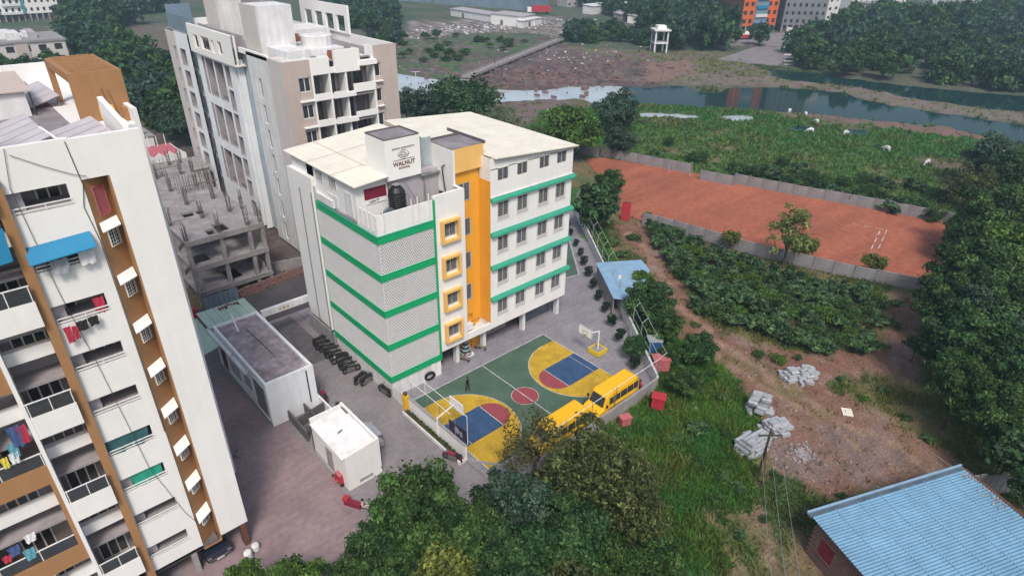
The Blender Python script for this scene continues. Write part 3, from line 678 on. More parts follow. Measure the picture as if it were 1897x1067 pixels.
# double height balconies next to the pillar (column one) and further left (column two, brown)
def balcony(x0, x1, zb, zt, pm, out, z_rail, beam):
    m = MB(); m.box(x0, FY-out, zb, x1, FY-out+.12, zt); m.box(x0, FY-out+.12, zb, x0+.14, FY+.25, zt); m.box(x0+.14, FY-out+.12, zb, x1, FY+1.7, zb+.2)
    m.build('balcony_parapet', pm, A)
    g = MB(); g.box(x0+.05, FY-out+.03, zt+.02, x1, FY-out+.05, z_rail); g.build('rail_glass', 'glass', A)
    g = MB(); g.box(x0, FY-out+.02, z_rail, x1, FY-out+.07, z_rail+.05)
    for i in range(3): x = x0+.06+(x1-x0-.12)*i/2; g.box(x-.02, FY-out+.025, zt, x+.02, FY-out+.065, z_rail)
    g.build('balcony_rail', 'steel_white', A)
    put_win(door, A, ((x0+x1)/2, FY+1.66, zb+.3)); put_win(door, A, ((x0+x1)/2+.2, FY+1.66, zb+.3+PIT_+.35))
    MB().box(x0, FY+.35, beam, x1, FY+.75, beam+.7).build('beam', 'white_paint', A)
for zb in (26.75, 20.92, 14.98, 9.06, 3.15): balcony(-24.3, -22.33, zb, zb+1.35, 'white_paint', .55, zb+2.15, zb-2.0+.0)
for zb in (23.85, 17.95, 12.02, 6.1, .25): balcony(-28.2, -24.5, zb, zb+1.25, 'tan', .35, zb+2.0, zb+3.9)
MB().box(-24.49, FY-.5, .3, -24.31, FY+1.6, 27).build('balcony_fin', 'white_paint', A)
for zb in (23.85, 12.02): MB().box(-24.7, FY-.38, zb-5.9, -24.492, FY+.3, zb).build('brown_fin', 'tan', A)
for zb in (17.95, 6.1): MB().box(-26.4, FY-.3, zb-5, -26.2, FY+1.6, zb).build('white_fin', 'white_paint', A)
MB().box(-46, FY-.2, 1, -28.21, FY+.3, 29.2).build('far_wall', 'white_paint', A)
# stilts
for x in (-16.35, -19.6, -22.6): 
    for y in (FY+.4, -1): MB().box(x-.17, y-.35, .02, x+.17, y+.35, 2.2).build('stilt_column', 'rust' if x > -17 else 'concrete', A)
MB().box(-21, -2.2, .02, -16.4, -2.0, 2.2).build('stilt_wall', 'maroon', A)
# ---- roof furniture
t = thing('roof_pergola', 'brown roof pergola box with open slats and wall pipes on the white apartment roof', 'pergola', (-16, 2.8, 28.22))
x0, x1, y0, y1, zr = -17.28, -14.75, -.3, 6.1, 30.75
m = MB(); m.box(x0, y0, 28.22, x1, y0+.2, zr); m.build('front_wall', 'tan', t)
MB().box(x1-.2, y0+.2, 28.22, x1, y1, zr).build('side_wall', 'tan', t)
MB().box(x0, y0+.2, zr-.45, x0+.25, y1, zr).build('edge_beam', 'tan', t); MB().box(x0, y1-.2, zr-.45, x1, y1, zr).build('edge_beam', 'tan', t)
MB().box(x0, y1-.3, 28.22, x0+.3, y1, zr-.45).build('post', 'tan', t); MB().box(x0+1.0, y1-.2, 28.22, x1, y1-.02, zr-.45).build('rear_wall', 'tan', t)
for i in range(9):
    y = y0+.5+i*.62; MB().box(x0+.25, y, zr-.10, x1-.2, y+.24, zr-.02).build('slat', 'orange_pale' if 0 else 'tan', t)
MB().tube([(-16.0,y0-.05,29.9),(-15.75,y0-.05,28.4)],.06).build('wall_pipe', 'tan', t); MB().tube([(-15.7,y0-.05,29.8),(-15.5,y0-.05,28.4)],.06).build('wall_pipe', 'tan', t)
MB().box(-16.3,y0-.06,28.3,-15.6,y0-.01,29.0).build('duct_frame', 'orange_pale', t); MB().box(-15.3,y0-.9,28.22,x1,y0-.02,28.9).build('low_box', 'tan', t)
t = thing('roof_upstand', 'white sloping parapet upstand on the roof corner before the brown pergola', 'parapet', (-16.2,-4,28.22))
MB().ext([(-16.6,-6.6,28.22),(-16.6,-2.4,28.22),(-16.6,-2.4,29.9),(-16.6,-6.6,29.3)], (.25,0,0)).build('upstand', 'white_clean', t)
mat('panel_sheet', (.50,.47,.50), .5, .15, .7)
def solar(loc, w, l, tilt, lab, n=3):
    t = thing('roof_panel', lab, 'roof panel', loc, R(2), 'sheet panels on the apartment roof')
    for i in range(n):
        y = -l/2+l*i/n; m = MB(); m.add([(-w/2,y+.02,.05),(w/2,y+.02,.05+tilt),(w/2,y+l/n-.03,.05+tilt),(-w/2,y+l/n-.03,.05)], [(0,1,2,3)])
        m.add([(-w/2,y+.02,0),(w/2,y+.02,tilt),(w/2,y+l/n-.03,tilt),(-w/2,y+l/n-.03,0)], [(3,2,1,0)]); m.build('panel', 'panel_sheet', t, local=True)
    m = MB()
    for x, z in ((-w/2+.1,.05),(w/2-.1,tilt)):
        for y in (-l/2+.2, l/2-.2): m.cyl((x,y,-.02),(x,y,z),.03)
    stuff(m.build('panel_leg', 'steel', t, local=True))
solar((-18.2,7.4,28.25), 1.7, 5.6, .55, 'ribbed grey sheet panels tilted on the roof behind the pergola opening', 4)
solar((-17.9,-3.6,28.25), 2.0, 4.4, .5, 'ribbed grey sheet panels on the roof just before the brown pergola wall', 4)
solar((-20.3,-1.8,28.25), 1.8, 5.8, .55, 'ribbed grey sheet panels at the front left edge of the roof', 5)
t = thing('roof_hut', 'small white stair hut with a beige sheet roof on the apartment roof', 'hut', (-20.6,5,28.22))
MB().box(-23,3.2,28.22,-19.0,7.4,29.5).build('wall', 'white_dirty', t); MB().ext([(-23.2,3.0,29.6),(-18.7,3.0,29.55),(-18.7,7.6,29.9),(-23.2,7.6,29.95)],(0,0,.06)).build('roof', 'beige', t)
MB().cyl((-18.8,3.1,28.2),(-18.8,3.1,29.5),.05).build('post', 'frame_dark', t)
t = thing('roof_pipe', 'two white pipes standing on the far left of the apartment roof', 'pipe', (-19.3,9.8,28.2))
MB().tube([(-19.6,9.9,29.5),(-19.2,8.4,28.5)],.09).build('pipe', 'white_clean', t); MB().tube([(-19.2,10.2,29.6),(-18.8,8.0,28.5)],.09).build('pipe', 'white_clean', t)
t = thing('door_screen', 'white board leaning at the front parapet of the apartment roof', 'board', (-18.6,-5.2,28.22))
MB().ext([(-18.75,-6.2,28.24),(-18.65,-6.2,28.24),(-19.35,-2.6,28.8),(-19.45,-2.6,28.8)],(0,0,.1)).build('board', 'white_clean', t)
# ---- cables running down the facade
def cable(lab, pts, r=.013): return tag(MB().tube(pts, r).build('cable', 'frame_dark'), lab, 'cable')
cable('dark cable hanging diagonally down the white apartment front', [(-21.3,FY-.06,29.2),(-21.6,FY-.06,27.5),(-21.3,FY-.06,22),(-20.9,FY-.06,18),(-20.6,FY-.06,14),(-20.3,FY-.06,10),(-19.3,FY-.06,5.5),(-18.6,FY-.06,3.6)])
cable('thin blue grey cable down the wall beside the brown recess', [(-19.1,FY-.05,29.1),(-18.95,FY-.05,27),(-19.2,FY-.05,26),(-19.0,FY-.05,24.2),(-18.98,FY-.05,12)], .018)
cable('thin cable sagging across the top of the white apartment wall', [(-21.2,FY-.08,28.9),(-20.2,FY-.08,28.2),(-19.2,FY-.08,27.6),(-18.7,FY-.08,27.4)], .015)
# ---- awnings, laundry, chairs
t = thing('awning', 'bright blue sheet awning over the second utility balcony from the top', 'awning', (-20.8,FY,24.4))
MB().ext([(-22.0,FY-.02,24.62),(-19.3,FY-.02,24.75),(-19.3,FY-.75,24.2),(-22.0,FY-.75,24.05)],(0,0,.05)).build('sheet', 'awning_blue', t)
t = thing('tarpaulin', 'blue tarpaulin hung over the upper balcony left of the brown pillar', 'tarpaulin', (-23.2,FY-.6,25))
MB().ext([(-24.3,FY-.6,26.1),(-22.4,FY-.6,26.0),(-22.5,FY-.75,24.5),(-24.3,FY-.7,24.3)],(0,.04,0)).build('sheet', 'awning_blue', t)
def cloth(x, y, z, w, h, m, lab, seed=0):
    rr = random.Random(seed*13+5); n, k = 6, 5; v = []; f = []
    for j in range(k+1):
        for i in range(n+1):
            v.append((w*(i/n-.5)*(1-.12*j/k)+rr.uniform(-.02,.02), -.05*sin(i*2.1+j)-.02*j, -h*j/k*(1+rr.uniform(-.08,.08)*(j == k))))
    for j in range(k):
        for i in range(n): a = j*(n+1)+i; f.append((a,a+1,a+n+2,a+n+1))
    b = MB(); b.add(v, f); me = b.mesh('cloth', m, smooth=True)
    return tag(link('hanging_cloth', me, None, (x, y, z)), lab, 'laundry', 'laundry on the apartment balconies')
CL = [(-20.9,-.2,23.9,.75,.7,'cloth_grey','pale grey cloth hanging over the rail under the blue awning'),
 (-19.75,-.15,24.1,.7,.8,'cloth_white','white sheet hanging at the right end of the awning balcony'),
 (-21.55,-.15,20.4,.3,.85,'cloth_red','long red trousers hanging below the third utility balcony'),
 (-21.25,-.18,20.35,.25,.7,'cloth_red','red garment hanging beside the long red trousers'),
 (-20.9,-.15,20.5,.5,.5,'cloth_black','black garment hanging below the third utility balcony rail'),
 (-20.4,-.15,20.55,.45,.45,'cloth_black','black top hanging right of the other black garment'),
 (-19.9,.2,21.3,.5,.8,'cloth_red','pink red cloth inside the third utility balcony'),
 (-20.5,.25,10.0,1.7,.95,'cloth_green','bright green cloth drawn across a lower utility balcony'),
 (-20.8,.2,12.85,2.2,1.0,'cloth_teal','dark green netting closing the balcony above the bright green cloth'),
 (-25.1,-.3,16.2,.5,1.2,'cloth_blue','dark blue cloth hanging in the brown balcony'),
 (-24.8,-.3,16.1,.45,1.0,'cloth_red','red cloth hanging at the right end of the brown balcony'),
 (-25.4,-.3,15.3,.4,.8,'cloth_cyan','cyan cloth hanging in the brown balcony'),
 (-25.9,-.35,14.7,.3,.6,'cloth_yellow','yellow garment hanging on the brown balcony rail'),
 (-25.5,-.35,14.8,.4,.6,'cloth_white','white garment hanging on the brown balcony rail'),
 (-26.7,-.2,8.6,.5,.7,'cloth_cyan','cyan shirt on the lowest clothes line'),
 (-27.2,-.2,9.2,.5,.6,'cloth_blue','blue shirt on the lowest clothes line'),
 (-26.4,-.2,9.5,.5,.5,'cloth_white','white towel on the lowest clothes line'),
 (-27.6,-.2,8.8,.4,.4,'cloth_red','pink red cloth on the lowest clothes line')]
for i, c in enumerate(CL): cloth(c[0], FY+c[1]-.1, c[2], c[3], c[4], c[5], c[6], i)
def chair(loc, rot, lab, m='cloth_white', g=None):
    t = thing('plastic_chair', lab, 'chair', loc, rot, g)
    MB().box(-.24,-.24,.42,.24,.22,.46).build('seat', m, t, local=True)
    b = MB(); b.box(-.24,.19,.82,.24,.24,.9); 
    for i in range(5): x = -.2+.1*i; b.box(x-.02,.2,.46,x+.02,.23,.82)
    b.build('backrest', m, t, local=True)
    for x in (-.22,.22):
        for y in (-.2,.2): MB().box(x-.025,y-.025,0,x+.025,y+.025,.42).build('leg', m, t, local=True)
        MB().box(x-.03,-.22,.64,x+.03,.2,.67).build('armrest', m, t, local=True)
    return t
chair((-23.6,FY+.1,15.2), R(160), 'white plastic chair on the balcony beside the brown pillar')
chair((-25.2,FY+.4,6.35), R(120), 'pale plastic chair in the lower brown balcony')
# ================================================================ TALL UNFINISHED APARTMENT TOWER
T = thing('apartment_tower', 'tall unfinished white and beige apartment tower with rooftop lift cores behind the school', 'apartment tower', (14, 45, 0))
TX, TY, TZ = 7.0, 29.82, 24.7
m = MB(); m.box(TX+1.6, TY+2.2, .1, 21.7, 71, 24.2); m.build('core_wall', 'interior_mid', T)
MB().box(TX+.1, TY+.4, 24.2, 21.6, 70.9, 24.3).build('roof_slab', 'slab_grey', T)
# left face, bay by bay (x = 7)
def face(y0, y1, z0, z1, holes, dep, nm, m_, x=TX, mr=None):
    b = MB(); holewall(b, 'x', x, y0, y1, z0, z1, holes, dep, 0, 1 if mr else None)
    b.poly([(x,y0,z1),(x,y1,z1),(x+.25,y1,z1),(x+.25,y0,z1)]); return b.build(nm, [m_, mr] if mr else m_, T)
FZ = 3.1; zs = [21.95-FZ*k for k in range(7)]
b = MB(); b.box(TX,TY+.002,.3,TX+1.59,33.8,TZ); b.build('corner_wall', 'beige_light', T)
face(33.8,39.75,.4,TZ,[(36.45,37.2,z-2.3,z) for z in zs if z > 2.4]+[(37.75,38.05,z-2.35,z+.1) for z in zs if z > 2.4],.35,'side_wall_white','white_dirty')
for z in zs:
    if z > 2.4: MB().box(TX+.2,36.45,z-2.3,TX+.24,37.2,z).build('window', 'glass_blue', T); MB().box(TX+.16,37.75,z-2.35,TX+.2,38.05,z+.1).build('slit_window', 'bluegrey', T)
b = MB(); b.box(TX+.9,39.752,.3,TX+1.58,43.4,24.4); b.build('recess_wall', 'bluegrey', T)
b = MB(); b.box(TX,43.4,.3,TX+.8,43.65,23.2); b.box(TX,44.7,.3,TX+.8,46.2,22.6); b.box(TX+.9,43.65,.3,TX+1.58,44.7,22.5); b.build('white_fin', 'bluewhite', T)
E_ = [(46.45,48.1,z-2.75,z) for z in zs if z > 3]; D_ = []
for z in (22.0, 15.65, 9.3): D_ += [(48.8,51.8,max(z-5.15,.6),z), (52.35,55.25,max(z-5.15,.6),z)]
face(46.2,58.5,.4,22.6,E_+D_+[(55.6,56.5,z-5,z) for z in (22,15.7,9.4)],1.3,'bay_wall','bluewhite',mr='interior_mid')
for z in (16.9, 10.6, 4.3):
    for a, c in ((48.8,51.8),(52.35,55.25)): MB().box(TX+.35,a,z-.15,TX+.42,c,z+.55).build('bay_rail', 'steel', T)
b = MB(); b.box(TX+.5,58.5,.4,TX+1.58,61,23.8); b.build('blue_recess', 'bluegrey', T)
for z in zs: MB().box(TX+.3,59.0,z-2.2,TX+.49,60.6,z).build('recess_window', 'glass_blue', T)
face(61,66.8,.4,24.2,[(63.2,65.6,z-2.4,z) for z in zs if z > 3],.9,'side_wall','bluewhite',mr='interior_mid')
face(66.8,71,.4,24.0,[(67.4,68.5,z-2.2,z) for z in zs if z > 3],.5,'end_wall','beige_light',mr='pale_grey')
MB().box(TX+.3,66.8,.4,TX+1.58,71,23.98).build('end_fill', 'pale_grey', T)
# raised screen wall over the bays, open windows with workers inside
b = MB(); holewall(b, 'x', TX-.5, 42.6, 58.6, 22.65, 26.1, [(54.9,56.6,23.2,24.9),(50.6,53.8,23.3,25.0),(48.9,49.9,23.3,24.9),(46.3,47.7,23.4,25.0)], .3)
b.box(TX-.5,42.6,22.45,TX+1.5,58.6,22.64); b.poly([(TX-.5,42.6,26.1),(TX-.5,58.6,26.1),(TX-.2,58.6,26.1),(TX-.2,42.6,26.1)]); b.box(TX-.2,42.6,22.65,TX-.0,42.8,26.1)
b.build('screen_wall', 'white_clean', T)
b = MB(); b.box(TX+1.0,42.8,22.65,TX+1.2,58.5,26.0); b.build('screen_back', 'pale_grey', T)
# front face (y = 29.82)
zf = [22.83-3.02*k for k in range(8)]
b = MB(); holewall(b, 'y', TY, TX, 10.24, .4, TZ, [(8.65,10.12,z-1.65,z) for z in zf if z > 2.2], .25); b.build('front_wall', 'beige', T)
ww = win_set('tower_window', 1.42, 1.6, 2, (0, 0), fw=.09)
for z in zf: 
    if z > 2.2: put_win(ww, T, (9.385, TY+.18, z-1.62)); MB().box(8.5,TY-.35,z-1.0+3.0-.03-1.62,10.2,TY-.002,z-1.0+3.0+.12-1.62-.0).build('window_shade', 'white_clean', T) if z < 22 else None
b = MB(); holewall(b, 'y', TY, 18.5, 21.78, .4, 25.5, [(18.6,19.4,z-1.0,z+.65) for z in zf if z > 2], .3); b.build('front_wall', 'beige', T)
MB().box(21.6,TY+.3,.4,21.78,71,25.4).build('right_wall', 'beige', T)
ws2 = win_set('side_window', .76, 1.6, 1, (0, 0), fw=.08)
for z in zf:
    if z > 2: put_win(ws2, T, (19.0, TY+.2, z-.98)); MB().box(18.52,TY-.35,z-1.55,19.5,TY-.002,z-1.42).build('window_shade', 'white_clean', T)
for x in (10.24, 12.4, 14.5, 18.3): MB().box(x,TY-.05,.4,x+.22,TY+1.6,23.2 if x > 11 else 24.7).build('white_pier', 'white_clean', T)
for k, z in enumerate(zf):
    if z < 2.5: continue
    s = z-22.83
    MB().box(10.47,TY-.12,20.05+s,12.39,TY+.06,20.82+s).build('balcony_parapet', 'white_clean', T)
    MB().box(12.63,TY-.5,20.12+s,15.5,TY+.06,20.62+s).box(12.63,TY-.5,20.62+s,14.2,TY-.4,20.9+s).build('balcony_parapet', 'white_clean', T)
    MB().box(15.51,TY-.12,20.4+s,18.49,TY+.06,21.1+s+.3*(k % 2 == 0)).build('balcony_parapet', 'white_clean', T)
    MB().box(10.47,TY+.06,20.0+s,18.29,TY+2.2,20.2+s).build('floor_slab', 'concrete', T)
    for i, (a, c) in enumerate(((10.6,12.2),(12.8,14.2),(15.2,16.4),(16.8,18.0))):
        MB().box(a,TY+2.14,20.25+s,c,TY+2.19,22.4+s).build('back_door' , 'glass' if (i+k) % 2 else 'interior', T); 
    MB().box(14.6,TY+1.0,20.2+s,14.72,TY+2.19,22.9+s).build('side_partition', 'interior_mid', T)
b = MB(); b.box(10.47,TY-.1,22.95,12.6,TY+.3,24.8); b.box(13.3,TY-.12,22.9,16.5,TY+.3,25.4); b.box(12.6,TY,22.95,13.3,TY+.3,23.6); b.box(16.5,TY-.5,23.45,18.7,TY+.3,24.0); b.box(16.5,TY+.02,24.0,16.7,TY+1.6,25.3); b.box(18.3,TY,24.0,18.49,TY+1.6,25.5)
b.build('roof_parapet', 'white_clean', T)
b = MB(); b.box(TX,33.8,24.3,TX+.25,42,24.9); b.box(21.4,TY+.3,24.3,21.6,71,25.5); b.box(TX+.0,TY,24.702,10.2,TY+.2,24.9); b.box(TX+1,70.7,24.3,21.6,71,25.3); b.build('roof_edge', 'white_clean', T)
# rooftop cores
b = MB(); b.box(7.55,36.2,24.3,7.75,40.7,29.9); b.build('core_side', 'beige_light', T)
b = MB(); b.box(7.76,36.2,24.3,11.9,40.7,29.85); b.box(8.3,31.4,24.3,11.2,36.19,25.5); b.build('lift_core', 'white_dirty', T)
b = MB(); b.box(8.6,51.5,24.3,8.8,56,38); b.build('core_side', 'beige_light', T)
b = MB(); b.box(8.81,51.5,24.3,12.3,56,38); b.build('lift_core', 'white_dirty', T)
b = MB(); b.box(11.0,45.0,24.3,13.6,49,36); b.build('shaft', 'concrete', T)
b = MB(); b.box(7.4,60,24.0,7.5,70,26.5); b.box(7.5,69.9,24,11,70,27.5); b.build('sheet_screen', 'shed_blue', T)
b = MB(); holewall(b, 'x', 21.2, 40.4, 53.8, 25.4, 28.9, [(41+3.1*i,43.2+3.1*i,25.6,27.6) for i in range(4)], .3); b.poly([(21.2,40.4,28.9),(21.2,53.8,28.9),(21.5,53.8,28.9),(21.5,40.4,28.9)]); b.box(21.2,40.1,25.4,21.5,40.4,28.9); b.build('open_frame', 'white_clean', T)
b = MB(); b.box(12.5,34,24.3,17,40,25.0); b.box(15,44,24.3,20.5,50,26.0); b.build('water_tank_slab', 'white_dirty', T)
MB().lathe([(1.9,0),(1.95,1.2),(1.8,1.3),(.3,1.35)], (15,37,25.0), 18).build('round_tank', 'white_dirty', T)
def bricks(loc, n, lab, rot=0):
    t = thing('brick_stack', lab, 'brick stack', loc, rot, 'brick stacks on the tower roof'); me = MB().box(-.42,-.2,0,.42,.2,.22).mesh('brick', 'rust'); me.materials[0] = mat('brick_orange', (.36,.14,.08), .9, .3, 3.)
    rr = random.Random(len(lab))
    for k in range(n): 
        for i in range(4-k//2):
            for j in range(3): link('brick', me, t, ((i-1.5)*.9+rr.uniform(-.06,.06), (j-1)*.45+rr.uniform(-.04,.04), k*.23), rr.uniform(-.08,.08))
bricks((15.2,30.9,24.3), 4, 'red brick stack at the front edge of the tower roof'); bricks((13.6,41.5,25.0), 5, 'red brick stack beside the round roof tank', .3)
MB().box(12.9,TY+1,24.3,18.2,TY+4,24.31).build('roof_patch', 'white_dirty', T)

# ================================================================ CONCRETE SKELETON UNDER CONSTRUCTION
K = thing('concrete_skeleton', 'unfinished grey concrete skeleton building with rebar sticking up between the two apartment blocks', 'building', (-3, 40, 0))
def slab(z0, z1, x0, x1, y0, y1, holes, nm='floor_slab'):
    A_ = sorted({x0, x1, *[h[0] for h in holes], *[h[1] for h in holes]}); B_ = sorted({y0, y1, *[h[2] for h in holes], *[h[3] for h in holes]}); b = MB()
    for i in range(len(A_)-1):
        for j in range(len(B_)-1):
            cx_, cy_ = (A_[i]+A_[i+1])/2, (B_[j]+B_[j+1])/2
            if not any(h[0] < cx_ < h[1] and h[2] < cy_ < h[3] for h in holes): b.box(A_[i],B_[j],z0,A_[i+1],B_[j+1],z1)
    return b.build(nm, 'concrete_raw', K)
H1 = [(-3.75,-2.5,28.6,31.0),(-5.3,-2.9,35.1,36.6),(-4.9,-3.8,28.4,30.0)]
slab(7.75, 8.0, -7.5, 1.16, 27.95, 58, H1); slab(4.6, 4.85, -7.5, 1.16, 27.95, 56, [(-7.0,-5.0,29,31.5)]); slab(1.5, 1.72, -7.5, 1.1, 27.95, 56, [(-4,-2,29,32)])
for z in (7.4, 4.25, 1.2):
    for x0, x1 in ((-7.5,-3.9),(-3.6,1.16)): MB().box(x0,27.95,z,x1,28.25,z+.349).build('beam', 'concrete_raw', K)
    MB().box(-3.9,27.9,z-.02,-3.6,40,z+.348).build('beam', 'concrete_raw', K); MB().box(-7.5,33.5,z,1.1,33.8,z+.347).build('beam', 'concrete_raw', K)
CS = [(x, y) for x in (-7.3,-3.75,-.6,.9) for y in (28.3,33.6,39,45,51,56)]
rr = random.Random(3)
rods = MB()
for x, y in CS:
    MB().box(x-.2,y-.25,.02,x+.2,y+.25,7.75).build('column', 'concrete_raw', K)
    b = MB()
    for i in range(8): 
        a = i*pi/4; h = rr.uniform(1.5,2.6); b.cyl((x+.18*cos(a),y+.22*sin(a),8.0),(x+.22*cos(a)+rr.uniform(-.1,.1),y+.26*sin(a),8.0+h),.028,n=4)
    for z in (8.3, 8.8, 9.3): b.tube([(x-.2,y-.24,z),(x+.2,y-.24,z),(x+.2,y+.24,z),(x-.2,y+.24,z),(x-.2,y-.24,z)],.018,4)
    stuff(b.build('rebar_cluster', 'rebar', K))
b = MB()
for i in range(22): x = -3.4+.22*i+rr.uniform(-.05,.05); b.cyl((x,43.5+rr.uniform(-.4,.4),8),(x+rr.uniform(-.1,.1),43.5,10.2+rr.uniform(-.3,.4)),.03,n=4)
for i in range(16): x = -5.2+.2*i; b.cyl((x,52+rr.uniform(-.6,.6),8),(x,52,10+rr.uniform(-.3,.5)),.03,n=4)
stuff(b.build('rebar_row', 'rebar', K)); MB().box(-2.9,42.6,9.0,1.4,42.75,9.1).box(-6,51,9.2,-1,51.1,9.3).build('scaffold_plank', 'wood', K)
for (x0,y0,x1,y1,z0,z1) in ((-3.5,33.85,-.9,34.0,4.86,7.3),(-7.2,36,-4,36.2,1.73,4.5),(.5,29,.7,33,1.73,2.6),(-6.9,28.3,-5,28.45,1.73,2.3),(-2,34,0,34.2,1.73,4.2),(-7.2,45,.8,45.2,.02,7.3)):
    MB().box(x0,y0,z0,x1,y1,z1).build('infill_wall', 'interior_mid', K)
b = MB()
for i in range(14): x = -7+.55*i; b.cyl((x,28.6+rr.uniform(0,2),.02),(x+rr.uniform(-.2,.2),28.7+rr.uniform(0,2),1.5),.05,n=5)
stuff(b.build('timber_prop', 'wood', K))
# rubble strip and low brick wall in front of the skeleton
t = thing('rubble_wall', 'low broken brick retaining wall along the road in front of the concrete skeleton', 'wall', (1,27,0)); rr = random.Random(9)
bm_ = MB().box(-.45,-.18,0,.45,.18,.24).mesh('brick', 'brick_red')
for k in range(4):
    for i in range(13): link('brick', bm_, t, (-4.6+i*.92+(k % 2)*.4+rr.uniform(-.06,.06), .1*k+rr.uniform(-.08,.08)+.10*i, .02+k*.24), rr.uniform(-.12,.2))
def debris(name, lab, c, sx, sy, n, m_, cat='rubble', smin=.1, smax=.4):
    b = MB(); rr = random.Random(int(c[0]*7+c[1]*13))
    for i in range(n):
        x, y = c[0]+rr.gauss(0, sx), c[1]+rr.gauss(0, sy); s = rr.uniform(smin, smax); a = rr.uniform(0, pi)
        b.obox((x, y, s*.3), (cos(a), sin(a), rr.uniform(-.2,.2)), (-sin(a), cos(a), 0), (0, 0, 1), s, s*rr.uniform(.3,.9), s*rr.uniform(.2,.5))
    return stuff(tag(b.build(name, m_), lab, cat))
debris('rubble_heap', 'dark heap of rubble and earth at the foot of the tall tower', (4.6,31), 1.1, 1.0, 90, 'concrete_dark')
debris('rubble_heap', 'brown rubble and earth heap on the road side below the tower', (5.6,28.6), .6, .8, 60, 'rust')
t = thing('boundary_wall', 'grey plastered wall with a doorway at the foot of the tall tower', 'wall', (5,30,0)); MB().seg((2.0,30.5),(6.0,29.4),.2,.02,1.5).build('wall', 'concrete', t); MB().box(5.6,28.8,.02,6.9,29.6,2.6).build('pier', 'concrete_raw', t)
t = thing('sheet_fence', 'grey corrugated sheet fence in front of the concrete skeleton', 'fence', (-6,26.5,0))
for i in range(7): MB().box(-7.6+.55*i,26.3,.02,-7.1+.55*i,26.36,1.9+.05*(i % 2)).build('sheet', 'shed_blue', t)
t = thing('red_tank', 'dark red water tank beside the white apartment wall behind the green roofed shed', 'tank', (-9.7,23,0)); MB().box(-10.8,22.4,.02,-9.3,23.8,2.9).build('tank', 'red_paint', t); MB().box(-10.7,22.5,2.9,-9.4,23.7,3.0).build('lid', 'red_paint', t)
# small white houses behind
Hh = thing('small_house', 'small white house with a zigzag parapet and pink terrace behind the concrete skeleton', 'house', (2,72,0))
b = MB(); holewall(b, 'y', 69.5, -2.5, 5.4, .05, 5.2, [(2.6,4.4,2.3,3.9)], .2); zz = [(-2.5,5.2)]+[(-2.5+7.9*i/10, 5.2+(.9 if i % 2 else .25)) for i in range(11)]+[(5.4,5.2)]
b.ext([(x,69.5,z) for x, z in zz], (0,.2,0)); b.box(-2.5,69.75,.05,5.4,78,5.1); b.build('wall', 'white_dirty', Hh)
MB().box(-2.3,69.75,5.1,5.2,77.8,5.14).build('terrace', 'pink_paint', Hh); put_win(win_set('house_window', 1.8, 1.6, 2, (6, 4)), Hh, (3.5,69.62,2.3)); MB().box(2.4,69.0,3.95,4.6,69.49,4.05).build('window_shade', 'concrete', Hh)
for i in range(6): MB().cyl((-2+1.3*i,77,5.1),(-2+1.3*i,77,7.0),.06).build('terrace_post', 'white_clean', Hh)
H2 = thing('small_house', 'narrow white house with a black roof tank behind the pink terrace house', 'house', (2,84,0)); MB().box(-3,80,.05,3.5,86,6.2).build('wall', 'white_dirty', H2); MB().box(-3.2,79.8,6.2,3.7,86.2,6.4).build('roof', 'concrete', H2)
MB().lathe([(.8,0),(.8,1.4),(.3,1.7)], (.6,82,6.4), 12).build('roof_tank', 'black_plastic', H2); MB().box(-.8,81,6.4,-.5,81.3,8.4).box(2.2,81,6.4,2.5,81.3,8.4).box(-.8,81,8.4,2.5,81.2,8.5).build('tank_frame', 'steel', H2)
H3 = thing('small_house', 'grey house crammed between the skeleton and the tall tower', 'house', (4.5,66,0)); MB().box(4.0,62,.05,6.3,68.8,4.6).build('wall', 'interior_mid', H3); MB().box(3.9,61.9,4.6,6.4,68.9,4.75).build('roof', 'concrete_raw', H3); MB().box(4.4,61.93,.1,5.4,61.99,2.2).build('door', 'glass', H3)

# ================================================================ UTILITY BUILDING, SHED, BIN ENCLOSURE
B = thing('utility_building', 'long white single storey building with a stained flat grey roof in the yard', 'utility building', (-7.8,9.3,0))
UX0, UX1, UY0, UY1, UZ = -9.9, -5.6, 3.45, 15.3, 4.55
b = MB(); holewall(b, 'x', UX0, UY0, UY1, .02, UZ, [(4.0,6.6,.35,3.7),(7.2,9.2,1.4,2.9),(9.8,12.6,.9,2.6),(13.1,14.8,.3,2.8)], .2)
b.box(UX0+.22,UY0,.02,UX1,UY0+.25,UZ); b.box(UX1-.25,UY0+.25,.02,UX1,UY1,UZ); b.box(UX0+.2,UY1-.2,.02,UX1-.25,UY1,UZ); b.poly([(UX0,UY0,.02),(UX0+.22,UY0,.02),(UX0+.22,UY0,UZ),(UX0,UY0,UZ)]); b.poly([(UX0,UY0,UZ),(UX0+.2,UY0,UZ),(UX0+.2,UY1,UZ),(UX0,UY1,UZ)])
b.build('wall', 'bluewhite', B)
mat('stained_roof', (.36,.30,.33), .9, .5, .45, fine=.3, fscale=2.)
MB().box(UX0+.2,UY0+.25,4.2,UX1-.25,UY1-.2,4.32).build('roof', 'stained_roof', B)
MB().box(UX0+.12,UY0+.2,.02,UX0+.2,UY1-.2,4.1).build('inner_wall', 'interior', B)
b = MB()
for i in range(14): b.box(UX0+.06,4.05+.19*i,.4,UX0+.09,4.10+.19*i,3.68)
for j in range(9): b.box(UX0+.05,4.0,.6+.36*j,UX0+.08,6.6,.63+.36*j)
b.build('grille', 'steel', B)
MB().box(UX0+.06,9.85,.9,UX0+.1,12.55,2.6).build('shutter', 'pale_grey', B); MB().box(UX0+.06,7.25,1.4,UX0+.1,9.15,2.9).build('shutter', 'pale_grey', B); MB().box(UX0+.06,13.15,.3,UX0+.1,14.75,2.8).build('shutter', 'rust', B)
